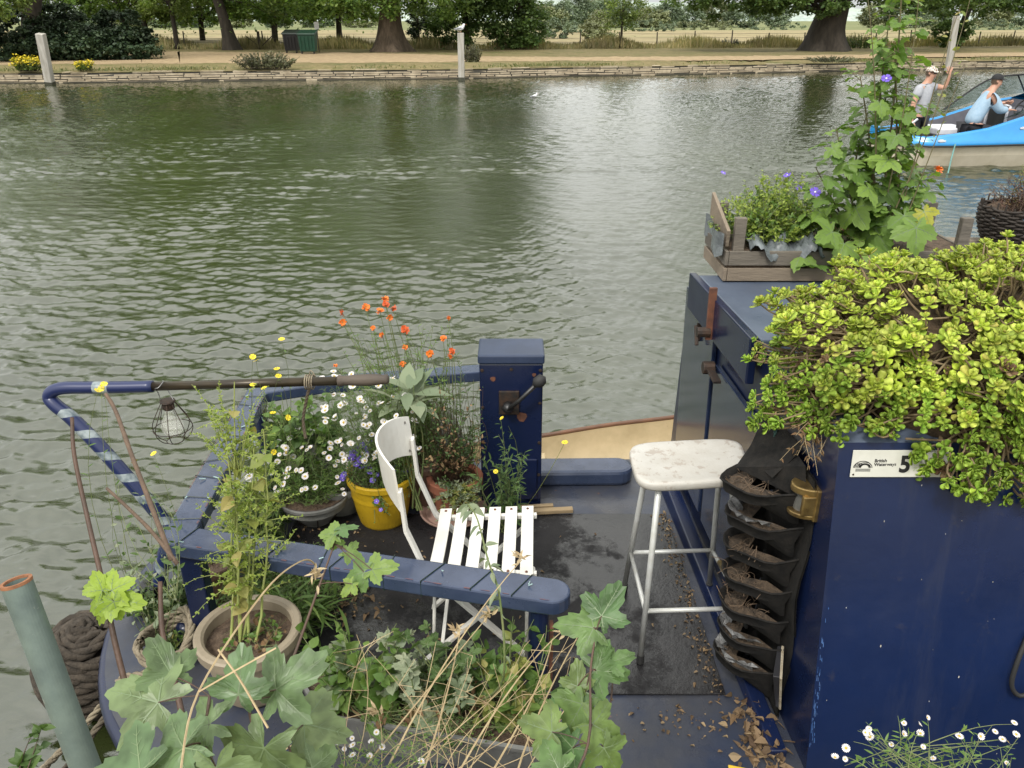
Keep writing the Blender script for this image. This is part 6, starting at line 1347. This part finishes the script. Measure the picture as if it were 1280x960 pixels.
clump('leafy_weed', 'broad leaved bright green plants between the rail and the hanging cord', 'plant', np.array([-.98, 3.2, .56]), .15, box_tips(318, 435, 488, 560, 3.05, 3.3), 70, BROAD, .075, 'fresh', nl=9, bend=.15, r0=.003, extra=('mid', .4))
clump('leafy_weed', 'large pale green pointed leaves beside the end of the tiller handle', 'plant', np.array([-.42, 3.0, .6]), .03, box_tips(488, 540, 478, 500, 2.85, 2.98), 5, T_oval(.5, .35, .06, .45), .15, 'grey', nl=5, start=.8, r0=.005, taper=.2, upn=.2)
clump('herb', 'feathery green undergrowth around the grey bowl and the yellow stems', 'plant', np.array([-.93, 2.45, ZM]), .20, dome([-.9, 2.47, ZM], .32, .32, .19), 240, SLIM, .04, 'mid', nl=16, bend=.2, r0=.0018, extra=('fresh', .45))
clump('herb', 'dense green weeds between the flowers and the stern rail', 'plant', np.array([-1.12, 2.87, ZM]), .13, dome([-1.12, 2.85, ZM], .14, .32, .30), 170, OVAL, .036, 'mid', nl=15, bend=.2, r0=.0018, extra=('deep', .5))
clump('herb', 'long strap leaved green plant in front of the grey bowl', 'plant', np.array([-.82, 2.32, ZM]), .04, dome([-.80, 2.33, ZM], .2, .12, .16), 16, STRAP, .15, 'fresh', nl=4, bend=.1, r0=.002, start=.05, taper=.1)
# --- twiggy plants around the terracotta pot and control column
clump('twiggy_plant', 'thin dry twiggy plant with small reddish leaves in the terracotta pot', 'plant', tpc+[0, 0, .18], .06, box_tips(515, 605, 480, 590, 2.75, 3.0), 90, OVAL, .028, 'mid', M_stemr, nl=9, bend=.15, r0=.0017, extra=('brown', .4))
clump('succulent', 'pale grey-green stonecrop spilling over the front of the terracotta pot', 'plant', tpc+[.02, -.09, .17], .05, lambda: tpc+np.array([rng.uniform(-.1, .13), rng.uniform(-.26, -.05), rng.uniform(.10, .27)]), 60, T_oval(.45, .1, .2), .024, 'grey', M_stemy, nl=26, bend=.1, r0=.002, start=.3, extra=('ylw', .3))
clump('wallflower', 'narrow leaved wallflower with yellow flowers in front of the control column', 'plant', np.array([-.03, 2.95, ZM]), .035, box_tips(598, 660, 520, 622, 2.75, 2.95), 22, SLIM, .06, 'mid', nl=15, bend=.12, r0=.0022, upn=.3, flowers=[(D_yel, 2, .012)])
clump('wallflower', 'narrow leaved green stems growing at the far rail right of the marigolds', 'plant', np.array([-.2, 3.25, .6]), .05, box_tips(545, 600, 440, 560, 3.1, 3.3), 24, SLIM, .04, 'mid', nl=14, bend=.12, r0=.002)
t3 = thing('rocket_weed', 'thin bare stem with one small yellow flower right of the control column', 'plant', tz(655, 636, ZM)); m = MB(); p = tz(655, 636, ZM); e = ty(706, 553, 2.9); m.tube(qc(p, (p+e)/2+[0, 0, -.05], e, 8), .0013, 4, cap=False); m.build('stem', M_stemy, t3); bloom(D_yel, t3, e, fdir(), .013)
# --- wild rocket: thin stems with scattered yellow flowers on the left
def rocket(label, base, fl, nleaf=30, lf='fresh'):
    t = thing('rocket_weed', label, 'plant', base); S = MB(); Lf = MB()
    for px, py, Y in fl:
        p = ty(px, py, Y); sprig(S, Lf, np.array(base)+rng.normal(0, .015, 3)*[1, 1, 0], p, .0018, SLIM, .035, nleaf//max(len(fl), 1)+3, .1, .12, .05, 8, 4); bloom(D_yel, t, p, fdir()+rng.normal(0, .4, 3), .0105)
    S.build('stem', M_stem, t, smooth=True); Lf.build('foliage', G[lf], t)
rocket('tall yellow flowered weed against the tiller bar near the lantern', (-1.05, 2.75, .6), [(316, 446, 2.5), (320, 451, 2.5), (346, 461, 2.55), (348, 470, 2.55), (316, 481, 2.5), (330, 485, 2.5), (352, 424, 2.6), (341, 516, 2.5), (360, 522, 2.5)], 60)
rocket('yellow flowers standing over the bend of the tiller', (-1.32, 2.25, .45), [(130, 480, 2.35), (122, 488, 2.35), (127, 485, 2.35)], 26)
rocket('few yellow flowers hanging over the river beside the striped neck', (-1.15, 2.3, .5), [(168, 577, 2.3), (192, 567, 2.3), (345, 556, 2.5), (342, 565, 2.5)], 40, 'mid')
# --- goosefoot: tall yellow-green stems in beige pot
def goose():
    b0 = bpc+np.array([0, 0, .22]); t = thing('goosefoot', 'tall yellow-green seeding plant growing from the large beige pot', 'plant', b0); S = MB(); Lf = MB()
    for (bx0, tx_, ty_) in ((300, 292, 478), (306, 303, 510), (290, 283, 545), (312, 318, 560), (322, 328, 540), (298, 288, 600)):
        bs = tz(bx0, 800, .74); tp_ = ty(tx_, ty_, 2.15+rng.normal(0, .05)); q = qc(bs, (bs+tp_)/2+rng.normal(0, .035, 3), tp_, 10)+rng.normal(0, .0035, (10, 3)); S.tube(q, np.linspace(.0052, .0016, 10), 6, cap=False)
        for i in range(24):
            s = rng.uniform(.25, 1); p = q[int(s*9)]+rng.normal(0, .008, 3); e = p+randdir(1, -.3, .8)[0]*rng.uniform(.04, .16)*(1.2-s*.4); sprig(S, Lf, p, e, .0018, OVAL, .016, 22, .1, .15, .15, 5, 4, upn=1)
        Lf.inst(BROAD, q[rng.integers(2, 9, 12)], frame(randdir(12, -.6, .3), .6), rng.uniform(.025, .065, 12), 1)
    for i in range(26):   # drooping seed heads
        p = ty(rng.uniform(235, 345), rng.uniform(470, 560), 2.2); b1 = ty(300, 600, 2.15); sprig(S, Lf, b1, p, .0016, OVAL, .014, 34, .45, .15, .3, 8, 4, upn=1)
    S.build('stem', M_stemy, t, smooth=True); Lf.build('foliage', [G['lime'], G['ylw']], t)
goose()
clump('pot_weed', 'small green seedlings and yellowing leaves on the soil of the large beige pot', 'plant', bpc+[.03, .0, .215], .09, dome(bpc+[.02, 0, .215], .12, .11, .07), 26, BROAD, .028, 'fresh', nl=4, r0=.0012, extra=('brown', .35))
clump('clover_weed', 'dark leafy weeds around the rudder stock at the stern', 'plant', np.array([-1.33, 2.40, ZM]), .10, dome([-1.33, 2.42, ZM], .17, .2, .20), 60, BROAD, .036, 'mid', nl=9, bend=.15, r0=.0018, extra=('deep', .4))
clump('vetch', 'climbing vetch stems beside the bare sticks left of the rail corner', 'plant', np.array([-1.27, 2.2, .5]), .05, box_tips(135, 230, 600, 720, 2.1, 2.35), 14, OVAL, .036, 'grey', nl=10, bend=.2, r0=.0013)
clump('small_weed', 'small leafy weed inside the coil of pale rope', 'plant', tz(218, 812, ZD+.01), .04, dome(tz(218, 812, ZD), .08, .08, .09), 16, OVAL, .03, 'fresh', nl=7, r0=.0014, extra=('ylw', .4))
clump('small_weed', 'low green weeds growing at the foot of the rail behind the beige pot', 'plant', np.array([-.86, 2.15, ZM]), .09, dome([-.85, 2.15, ZM], .13, .1, .14), 44, SLIM, .028, 'fresh', nl=10, r0=.0013)
# --- trough plants
clump('salad_plant', 'leafy green salad plants at the left end of the trough', 'plant', tp(.22, .5), .09, lambda: tp(rng.uniform(.02, .45), rng.uniform(.0, 1.2), rng.uniform(.66, .86)), 46, BROAD, .07, 'fresh', nl=8, bend=.15, r0=.003, extra=('grey', .35), out=1.1)
clump('poppy_plant', 'blue-green lobed leaves in the middle of the trough', 'plant', tp(.55, .5), .09, lambda: tp(rng.uniform(.38, .72), rng.uniform(.1, 1.4), rng.uniform(.68, .9)), 30, MAPLES[1], .062, 'mid', nl=6, bend=.12, r0=.003, extra=('grey', .4))
clump('salad_plant', 'light green leafy plant at the right end of the trough below the rail end', 'plant', tp(.85, .6), .06, lambda: tp(rng.uniform(.68, 1.0), rng.uniform(.2, 1.5), rng.uniform(.66, .92)), 32, BROAD, .06, 'fresh', nl=7, bend=.12, r0=.0028, extra=('ylw', .35))
clump('chickweed', 'fine chickweed spreading over the trough soil', 'plant', tp(.5, .4), .2, lambda: tp(rng.uniform(0, 1), rng.uniform(0, 1), rng.uniform(.635, .69)), 120, OVAL, .016, 'fresh', nl=12, bend=.2, r0=.0011, extra=('deep', .4))
clump('withered_plant', 'withered brown leaves standing among the trough plants', 'plant', tp(.35, .4), .15, lambda: tp(rng.uniform(.1, .95), rng.uniform(.2, 1), rng.uniform(.64, .74)), 20, T_oval(.5, .5, .4), .05, 'brown', nl=4, bend=.15, r0=.0018)
t4 = thing('thistle_stem', 'tall thin leafy stem leaning over the rail onto the chair seat', 'plant', tp(.7, .7)); S = MB(); Lf = MB(); q = curve([tp(.7, .7), td(628, 850, 2.15), td(625, 750, 2.1), td(610, 700, 2.1), td(597, 650, 2.15), td(585, 630, 2.2)], 6); S.tube(q, np.linspace(.004, .0018, len(q)), 5)
Lf.inst(T_oval(.42, .3, .25), q[rng.integers(8, len(q), 24)], frame(randdir(24, -.5, .4), .5), rng.uniform(.02, .06, 24)); S.build('stem', M_stem, t4, smooth=True); Lf.build('foliage', G['grey'], t4)
# --- dry grasses in front of trough
def dry():
    t = thing('dry_grass_tuft', 'pale dry grass stems fanning up in front of the trough', 'grass', td(560, 990, 1.55)); S = MB(); H = MB(); specs = [((470, 990), (560, 800), (652, 700)), ((600, 990), (680, 860), (1045*.0+690, 800)), ((520, 990), (560, 880), (575, 790)), ((640, 990), (660, 900), (740, 765)), ((430, 990), (520, 880), (610, 770)), ((560, 990), (640, 840), (705, 787)), ((300, 990), (380, 900), (470, 742*.0+890))]
    for a, b_, c in specs: S.tube(qc(td(*a, 1.5), td(*b_, 1.65), td(*c, 1.75), 10), np.linspace(.0022, .001, 10), 4, cap=False)
    for i in range(28):
        a = td(rng.uniform(430, 720), 990, 1.5+rng.uniform(0, .15)); c = td(rng.uniform(440, 760), rng.uniform(790, 930)+0, 1.65+rng.uniform(0, .2)); b_ = (a+c)/2+rng.normal(0, .05, 3); P = qc(a, b_, c, 8); S.tube(P, np.linspace(.0012, .0005, 8), 3, cap=False)
        if rng.random() < .6:
            for k in range(4): p = P[rng.integers(4, 8)]; S.tube([p, p+randdir(1, -.2, .8)[0]*rng.uniform(.02, .08)], [.0008, .0004], 3, cap=False)
    for px, py in ((652, 700), (705, 787), (610, 770), (575, 790), (470, 890)):
        p = td(px, py, 1.75); H.inst(T_oval(.3, .1), p+rng.normal(0, .006, (14, 3)), frame(randdir(14, 0, 1), .6), .022)
    S.build('stem', M_straws, t); H.build('seed_head', leafmat('straw_seed', [(.45, .36, .22), (.3, .22, .13)], .8, .1), t)
dry()
t5 = thing('dry_grass_tuft', 'two long dry grass stems arching across the big foreground leaves', 'grass', td(230, 990, 1.2)); S = MB()
for P in ([td(222, 985, 1.0), td(248, 865, 1.13), td(330, 740, 1.25), td(375, 702, 1.36), td(393, 705, 1.46), td(394, 725, 1.46)], [td(248, 865, 1.13), td(300, 835, 1.14), td(345, 810, 1.16)], [td(335, 910, 1.1), td(300, 850, 1.14), td(273, 812, 1.18)]): S.tube(curve(P, 6), .0016, 4)
H = MB(); p = td(393, 715, 1.46); H.inst(T_oval(.3, .1), p+rng.normal(0, .007, (16, 3)), frame(randdir(16, -1, 0), .6), .02); S.build('stem', M_straws, t5); H.build('seed_head', bpy.data.materials['straw_seed'], t5)
# --- foreground sycamore / vine seedlings
LSC = .86
def syca(name, label, stems, leaves, lf, stemm, cat='sapling'):
    """stems: list of [(px,py,d)...], r ; leaves: (px,py,d,size,angle(deg on screen, 0=right, ccw),tilt)"""
    t = thing(name, label, cat, td(*stems[0][0][0])); S = MB()
    for pts, r in stems: q = curve([td(*p) for p in pts], 5); S.tube(q, np.linspace(r, r*.6, len(q)), 8)
    Lf = MB(); ps = MB()
    for (px, py, d, s, a, tilt) in leaves:
        p = td(px, py, d); A = R_(a); right = np.array([1, 0, 0.]); upv = np.array([0, sp, cp]); view = ray(px, py); view = nrm(view)
        dirn = nrm(right*math.cos(A)+upv*math.sin(A)+view*tilt); n = -view+np.array([0, 0, .8])+rng.normal(0, .22, 3); y = nrm(np.cross(n, dirn)); nn = np.cross(dirn, y)
        Lf.inst(MAPLES[rng.integers(len(MAPLES))], [p], np.stack([dirn, y, nn], -1)[None], s*LSC)
        sq = td(*min((q for pts, _ in stems for q in pts), key=lambda q: (q[0]-px)**2+(q[1]-py)**2)); ps.tube(qc(sq, (sq+p)/2+[0, 0, .01], p, 5), .0013, 4, cap=False)
    Lf.build('foliage', [lf, M_vein], t); S.v += ps.v; [S.f.setdefault(k, []).extend([(f+S.n, mi) for f, mi in L2]) for k, L2 in ps.f.items()]; S.n += ps.n; S.uv += ps.uv; S.build('stem', stemm, t, smooth=True)
M_vein = mat('leaf_vein', (.14, .20, .09), None, .5)
LM1 = leafmat('sycamore_leaf', [(.10, .16, .075), (.12, .18, .085), (.15, .20, .09), (.085, .135, .06)], .36, .25, clump=26, patch=.3); LM2 = leafmat('young_sycamore_leaf', [(.28, .38, .05), (.22, .32, .05)], .45, .35); LM3 = leafmat('vine_leaf', [(.06, .12, .04), (.10, .17, .055), (.13, .18, .05)], .42, .28, clump=26, patch=.3)
syca('sycamore_sapling', 'large grey-green lobed sycamore leaves at the lower left foreground',
     [([(250, 1000, 1.15), (255, 930, 1.2), (262, 870, 1.22)], .004), ([(330, 1000, 1.2), (320, 930, 1.25), (310, 880, 1.28)], .004), ([(380, 1000, 1.3), (360, 930, 1.32)], .003)],
     [(198, 878, 1.22, .115, 165, .1), (298, 868, 1.26, .085, 85, .2), (345, 862, 1.3, .11, 35, .1), (262, 905, 1.2, .085, 200, .0), (230, 935, 1.12, .10, 215, .0), (380, 905, 1.35, .10, -10, .1), (330, 935, 1.2, .11, 250, .05), (175, 965, 1.1, .10, 190, .1), (270, 960, 1.1, .09, 280, .05), (352, 870, 1.33, .055, 100, .2), (215, 845, 1.25, .08, 120, .2), (390, 960, 1.25, .08, -40, .1)], LM1, M_stemr)
syca('vine_plant', 'green lobed leaves on a reddish stem in front of the black mat',
     [([(700, 1000, 1.35), (735, 930, 1.4), (738, 840, 1.5), (745, 790, 1.55)], .003), ([(775, 1000, 1.45), (752, 950, 1.5), (763, 880, 1.6), (766, 850, 1.62)], .0025)],
     [(742, 785, 1.55, .085, 170, .1), (752, 770, 1.56, .085, 60, .2), (745, 838, 1.52, .085, -5, .1), (762, 828, 1.54, .06, 20, .2), (732, 865, 1.5, .085, 190, .1), (728, 880, 1.48, .075, 240, 0), (740, 905, 1.45, .08, -30, .1), (716, 935, 1.42, .08, 215, .1), (755, 935, 1.45, .07, -60, .1), (700, 965, 1.35, .08, 190, 0), (722, 858, 1.5, .055, 90, .3), (690, 915, 1.42, .07, 160, .1)], LM3, M_stemr)
syca('sycamore_sapling', 'thin slanting brown stem topped with three sycamore leaves against the rail',
     [([(345, 880, 1.55), (375, 800, 1.65), (400, 730, 1.72), (418, 680, 1.76)], .0036)],
     [(418, 668, 1.76, .05, 175, .2), (425, 662, 1.76, .045, 20, .2), (418, 675, 1.76, .035, 260, .2), (435, 690, 1.76, .045, -20, .1), (455, 715, 1.72, .06, 200, .1), (465, 712, 1.72, .065, 10, .1), (440, 730, 1.70, .04, 230, 0)], leafmat('mixed_sycamore_leaf', [(.10, .18, .07), (.22, .30, .06)], .45, .3), M_stemr)
syca('cut_sapling', 'reddish pruned stem with a tuft of bright yellow-green leaves at the lower left',
     [([(175, 945, 1.45), (160, 870, 1.5), (143, 800, 1.53), (132, 745, 1.55), (110, 650, 1.6), (93, 570, 1.63), (90, 522, 1.65)], .0062)],
     [(135, 742, 1.53, .06, 160, .2), (140, 738, 1.52, .055, 30, .1), (140, 748, 1.52, .07, -10, .1), (133, 752, 1.52, .06, 240, .1), (128, 738, 1.52, .05, 110, .3), (142, 752, 1.51, .05, -70, .1)], LM2, M_stemr)
def stick(label, pts, r, m_=None, cat='stick'):
    t = thing('bare_stick', label, cat, td(*pts[0])); m = MB(); q = curve([td(*p) for p in pts], 6); rr = np.linspace(r, r*.7, len(q))*(1+.12*(np.arange(len(q)) % 7 == 0)); m.tube(q, rr, 9); m.build('stick', m_ or M_stemr, t, smooth=True)
stick('brown pruned stick with a split top standing in front of the left rail post', [(235, 930, 1.45), (218, 850, 1.5), (203, 790, 1.53), (200, 727, 1.56)], .0062)
M_twig = mat('grey_brown_twig', (.14, .095, .065), (.08, .055, .04), .85, scale=20, bump=.5, bscale=60)
stick('long dark stick leaning up across the striped tiller neck', [(215, 700, 2.2), (192, 640, 2.22), (165, 570, 2.26), (145, 515, 2.3), (132, 492, 2.32)], .0075, M_twig)
stick('thin grey twig leaning left below the striped tiller neck', [(222, 705, 2.2), (190, 665, 2.2), (160, 635, 2.2), (133, 610, 2.2)], .0058, M_twig)
clump('nettle', 'small nettle sprig at the bottom left beside the galvanised pole', 'plant', td(25, 985, 1.3), .01, lambda: td(45+rng.normal(0, 5), 905+rng.uniform(-10, 30), 1.35), 5, BROAD, .032, 'mid', M_stemr, nl=8, r0=.0015, start=.2)
clump('bindweed', 'thin weed stems rising below the striped tiller neck beside the fender', 'plant', td(215, 745, 2.35), .02, box_tips(140, 215, 585, 700, 2.05, 2.2), 10, OVAL, .03, 'mid', nl=7, r0=.0012, bend=.2)
# --- foreground daisies at the bottom
clump('daisy_plant', 'white fleabane daisies along the bottom edge in front of the navy cabin side', 'plant', td(1175, 1010, 1.25), .12, lambda: td(rng.uniform(1050, 1275), 995-60*math.exp(-((rng.uniform(1050, 1275)-1170)/80)**2)-rng.uniform(0, 45), 1.3+rng.uniform(0, .1)), 60, SLIM, .02, 'fresh', M_stem, nl=6, r0=.0011, bend=.1, flowers=[(D_daisy, 14, .0066), (D_daisy2, 12, .0055)])
clump('daisy_plant', 'few small white daisies in front of the trough at the bottom edge', 'plant', td(460, 1000, 1.45), .10, lambda: td(rng.uniform(395, 560), rng.uniform(905, 965), 1.5+rng.uniform(0, .1)), 40, SLIM, .018, 'fresh', nl=6, r0=.001, bend=.1, flowers=[(D_daisy, 9, .0066), (D_daisy2, 6, .0055)])
# --- sedum mound
def sedum():
    c = np.array([1.325, 2.12, 1.66]); Rr = np.array([.60, .40, .34]); t = thing('stonecrop_plant', 'huge mound of lime green stonecrop rosettes overhanging the cabin roof corner', 'plant', c-[0, 0, .1])
    m = MB(); P = []
    for a in np.linspace(-PI/2, PI/2, 18): P.append([c+Rr*.74*np.array([math.cos(a)*math.cos(b_), math.cos(a)*math.sin(b_), math.sin(a)])*(1+.05*math.sin(5*b_+a*4))+rng.normal(0, .008, 3) for b_ in np.arange(36)*2*PI/36])
    m.grid(np.array(P), wrap=True); m.build('root_mass', mat('brown_root_mass', (.045, .03, .018), (.09, .06, .035), .95, scale=18, bump=1, bscale=60), t, smooth=True)
    Lf = MB(); S = MB(); N = 4300; d = randdir(N, -.85, 1); cnt = 0
    for i in range(N):
        dd = d[i]; lump = 1+.06*math.sin(dd[0]*9+dd[2]*7)+.05*math.sin(dd[1]*13-dd[0]*5)+rng.uniform(-.15, .05); p = c+Rr*dd*lump
        # drape: front face allowed low, left side kept above roof, underside removed
        zmin = (1.545 if p[0] < .93 else 1.60) if p[0] < 1.055 else 1.55-.27*min(1, (p[0]-1.055)/.12)+.05*math.sin(p[0]*17)
        if p[2] < zmin or p[1] > 2.45: continue
        if dd[1] > .0 and p[2] < 1.66: continue
        if p[1] > 1.86 and p[2] < 1.60 and p[0] > .9: continue
        nrmv = nrm(dd/Rr)+np.array([0, -.0, .45]); nrmv = nrm(nrmv+rng.normal(0, .28, 3)); rs = rng.uniform(.012, .029)*(1.05 if dd[2] > .2 else .95)
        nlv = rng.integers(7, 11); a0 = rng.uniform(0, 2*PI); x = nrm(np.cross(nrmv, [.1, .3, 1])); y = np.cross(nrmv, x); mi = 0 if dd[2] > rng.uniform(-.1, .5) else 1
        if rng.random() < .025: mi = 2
        if math.sin(dd[0]*6.3+1.2)*math.sin(dd[2]*7-.6)+rng.normal(0, .2) > .8: continue
        for ring, (k, sc, el) in enumerate(((int(nlv*.6), 1.0, .18), (int(nlv*.55), .68, .75), (3, .38, 1.3))):
            aa = a0+ring*.5+np.arange(k)*2*PI/k+rng.normal(0, .12, k); dirs = x*np.cos(aa)[:, None]*math.cos(el)+y*np.sin(aa)[:, None]*math.cos(el)+nrmv*math.sin(el); dirs = nrm(dirs); up = nrmv-dirs*(dirs@nrmv)[:, None]; up = nrm(up); yy = np.cross(up, dirs)
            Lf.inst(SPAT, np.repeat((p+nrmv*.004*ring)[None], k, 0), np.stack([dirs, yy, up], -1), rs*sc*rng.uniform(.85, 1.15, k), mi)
        b0 = c+(p-c)*rng.uniform(.62, .80)+rng.normal(0, .025, 3); S.tube(qc(b0, (b0+p)/2+rng.normal(0, .02, 3)-[0, 0, .012], p, 6), np.linspace(.0034, .0024, 6), 5, cap=False, mi=0); cnt += 1
    print('rosettes', cnt)
    for i in range(240):
        a = randdir(1, -.3, .7)[0]; b_ = nrm(a+rng.normal(0, .35, 3)); 
        if a[1] > .2: continue
        p, q = c+Rr*a*.80, c+Rr*b_*.88; S.tube(qc(p, (p+q)/2*1.0+nrm(a)*.03, q, 7), .0032, 5, cap=False)
    S.build('stem', mat('sedum_stem', (.23, .16, .09), (.15, .12, .06), .7, scale=20), t, smooth=True)
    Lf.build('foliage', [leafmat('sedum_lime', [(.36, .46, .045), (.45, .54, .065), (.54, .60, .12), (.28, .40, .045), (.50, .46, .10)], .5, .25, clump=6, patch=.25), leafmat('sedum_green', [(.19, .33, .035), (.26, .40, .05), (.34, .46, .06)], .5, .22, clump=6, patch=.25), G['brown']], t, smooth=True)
sedum()
clump('dry_plant', 'brown withered stems hanging over the roof corner above the felt pockets', 'plant', np.array([.88, 1.99, 1.58]), .05, lambda: np.array([.84, 1.95, 1.53])+rng.normal(0, .045, 3), 40, T_oval(.4, .5, .3), .028, 'brown', M_straws, nl=6, r0=.0015)
# --- crate plants
cz_ = RZt+.13
clump('oregano', 'bushy lime green herb at the left end of the wooden crate', 'plant', np.array([x0+.20, y0+.18, cz_]), .13, dome([x0+.21, y0+.18, cz_-.02], .27, .19, .30), 260, OVAL, .028, 'lime', nl=24, bend=.1, r0=.0018, extra=('fresh', .25), flowers=[(D_vio, 2, .014)])
clump('geranium', 'low tangled plants with small leaves in the middle of the wooden crate', 'plant', np.array([x0+.42, y0+.15, cz_]), .12, dome([x0+.42, y0+.12, cz_], .16, .16, .14), 60, SLIM, .03, 'mid', nl=10, bend=.2, r0=.0016, extra=('brown', .35))
def mallow():
    b0 = np.array([x0+.66, y0+.12, cz_]); t = thing('tall_mallow', 'tall leafy climbing plant rising from the wooden crate past the motor boat', 'plant', b0); S = MB(); Lf = MB(); L2 = MB()
    base_px = [(1075, 300), (1090, 300), (1105, 305), (1060, 300), (1120, 300)]
    stems = [((1065, 300), (1062, 200), (1085, 140)), ((1115, 300), (1125, 170), (1118, 60)), ((1050, 305), (1030, 280), (1008, 262)), ((1085, 300), (1095, 150), (1112, 20)), ((1095, 300), (1120, 150), (1128, -30)), ((1100, 300), (1090, 180), (1075, 95)), ((1075, 300), (1060, 230), (1045, 160)), ((1110, 300), (1130, 200), (1135, 120)), ((1070, 300), (1045, 260), (1020, 210)), ((1120, 300), (1140, 250), (1155, 215))]
    for a, m_, c in stems:
        Y = y0+.1+rng.normal(0, .05); P = qc(ty(*a, Y), ty(*m_, Y), ty(*c, Y), 14); S.tube(P, np.linspace(.0055, .002, 14), 6, cap=False)
        nl = int(18+np.linalg.norm(P[-1]-P[0])*62); t_ = rng.uniform(.05, 1, nl)*(len(P)-1); i0 = np.minimum(t_.astype(int), len(P)-2); pos = P[i0]+(P[i0+1]-P[i0])*(t_-i0)[:, None]
        dd = randdir(nl, -.6, .5); ln = rng.uniform(.02, .095, nl); e = pos+dd*ln[:, None]
        for p, q in zip(pos, e): S.tube([p, q], .001, 3, cap=False)
        f = 1-.3*t_/len(P)
        for k in range(3): sel = np.arange(nl) % 3 == k; Lf.inst(TRIL if k == 0 else MAPLES[k+2], e[sel], frame(dd[sel]+[0, 0, -.35], .35), (rng.uniform(.03, .065, nl)*f)[sel], 0 if k else 0)
    for px, py, s in [(1035, 225, .085), (1060, 205, .08), (1105, 235, .10), (1070, 260, .12), (1095, 285, .13), (1130, 270, .11), (1050, 240, .09), (1145, 285, .12), (1015, 330, .11), (1120, 310, .11), (1040, 290, .1), (1085, 235, .09), (1110, 200, .09), (1130, 240, .08), (1150, 262, .07), (1160, 240, .07), (1070, 180, .07), (1040, 185, .06), (1120, 170, .07), (1075, 215, .09), (1025, 265, .09), (1000, 320, .09), (1055, 305, .11), (1090, 315, .1), (1150, 300, .09), (1135, 205, .07), (1100, 130, .06), (1085, 110, .06), (1120, 90, .05), (1105, 60, .05), (1020, 300, .08)]:
        p = ty(px, py, y0+.02+rng.normal(0, .05)); Lf.inst(MAPLES[rng.integers(3)], [p], frame(nrm([rng.normal(0, .8), -.7, -.5+rng.normal(0, .3)]), .5, (0, -.4, 1)), s*.92)
    # thin wiry side stems
    for a, m_, c in [((1120, 260), (1180, 130), (1215, -10)), ((1130, 280), (1160, 200), (1205, 85)), ((1110, 240), (1140, 100), (1150, -20)), ((1095, 200), (1095, 60), (1082, -20)), ((1130, 250), (1180, 60), (1200, 10))]:
        P = qc(ty(*a, y0), ty(*m_, y0-.05), ty(*c, y0-.05), 12); S.tube(P, np.linspace(.003, .0012, 12), 4, cap=False); L2.inst(OVAL, P[rng.integers(4, 12, 12)]+rng.normal(0, .012, (12, 3)), frame(randdir(12), .6), rng.uniform(.01, .03, 12))
    S.build('stem', mat('olive_stem', (.16, .15, .07), (.11, .085, .045), .7, scale=20), t, smooth=True); Lf.build('foliage', [leafmat('mallow_leaf', [(.09, .16, .035), (.14, .23, .05), (.20, .30, .06)], .5, .35), M_vein], t); L2.build('catkin', G['ylw'], t)
    for px, py, s in ((1019, 240, .024), (1108, 98, .02), (904, 216, .012)): bloom(D_vio, t, ty(px, py, y0-.02), fdir(), s*.9)
    p = ty(1172, 212, y0-.02); bloom(D_mari, t, p, fdir(), .022)
    m = MB(); q = ty(1155, 265, y0-.03); m.inst(MAPLES[0], [q], frame([[.2, -.5, -.5]], .2, (0, -1, .3)), .07); m.build('yellow_leaf', [leafmat('autumn_yellow_leaf', [(.36, .33, .03), (.28, .30, .04)], .5, .3), M_vein], t)
mallow()
clump('heather', 'dull purple-brown twiggy plant filling the wicker basket', 'plant', bc+[0, 0, .15], .09, dome(bc+[-.02, 0, .15], .17, .13, .19), 80, SLIM, .018, 'purple', M_stemr, nl=16, bend=.1, r0=.0014, extra=('brown', .3))
clump('fennel', 'thin pale yellow-green stems rising from the wicker basket', 'plant', bc+[.05, .02, .15], .05, dome(bc+[.04, 0, .16], .10, .08, .36), 40, SLIM, .02, 'ylw', M_stemy, nl=18, bend=.08, r0=.0012)
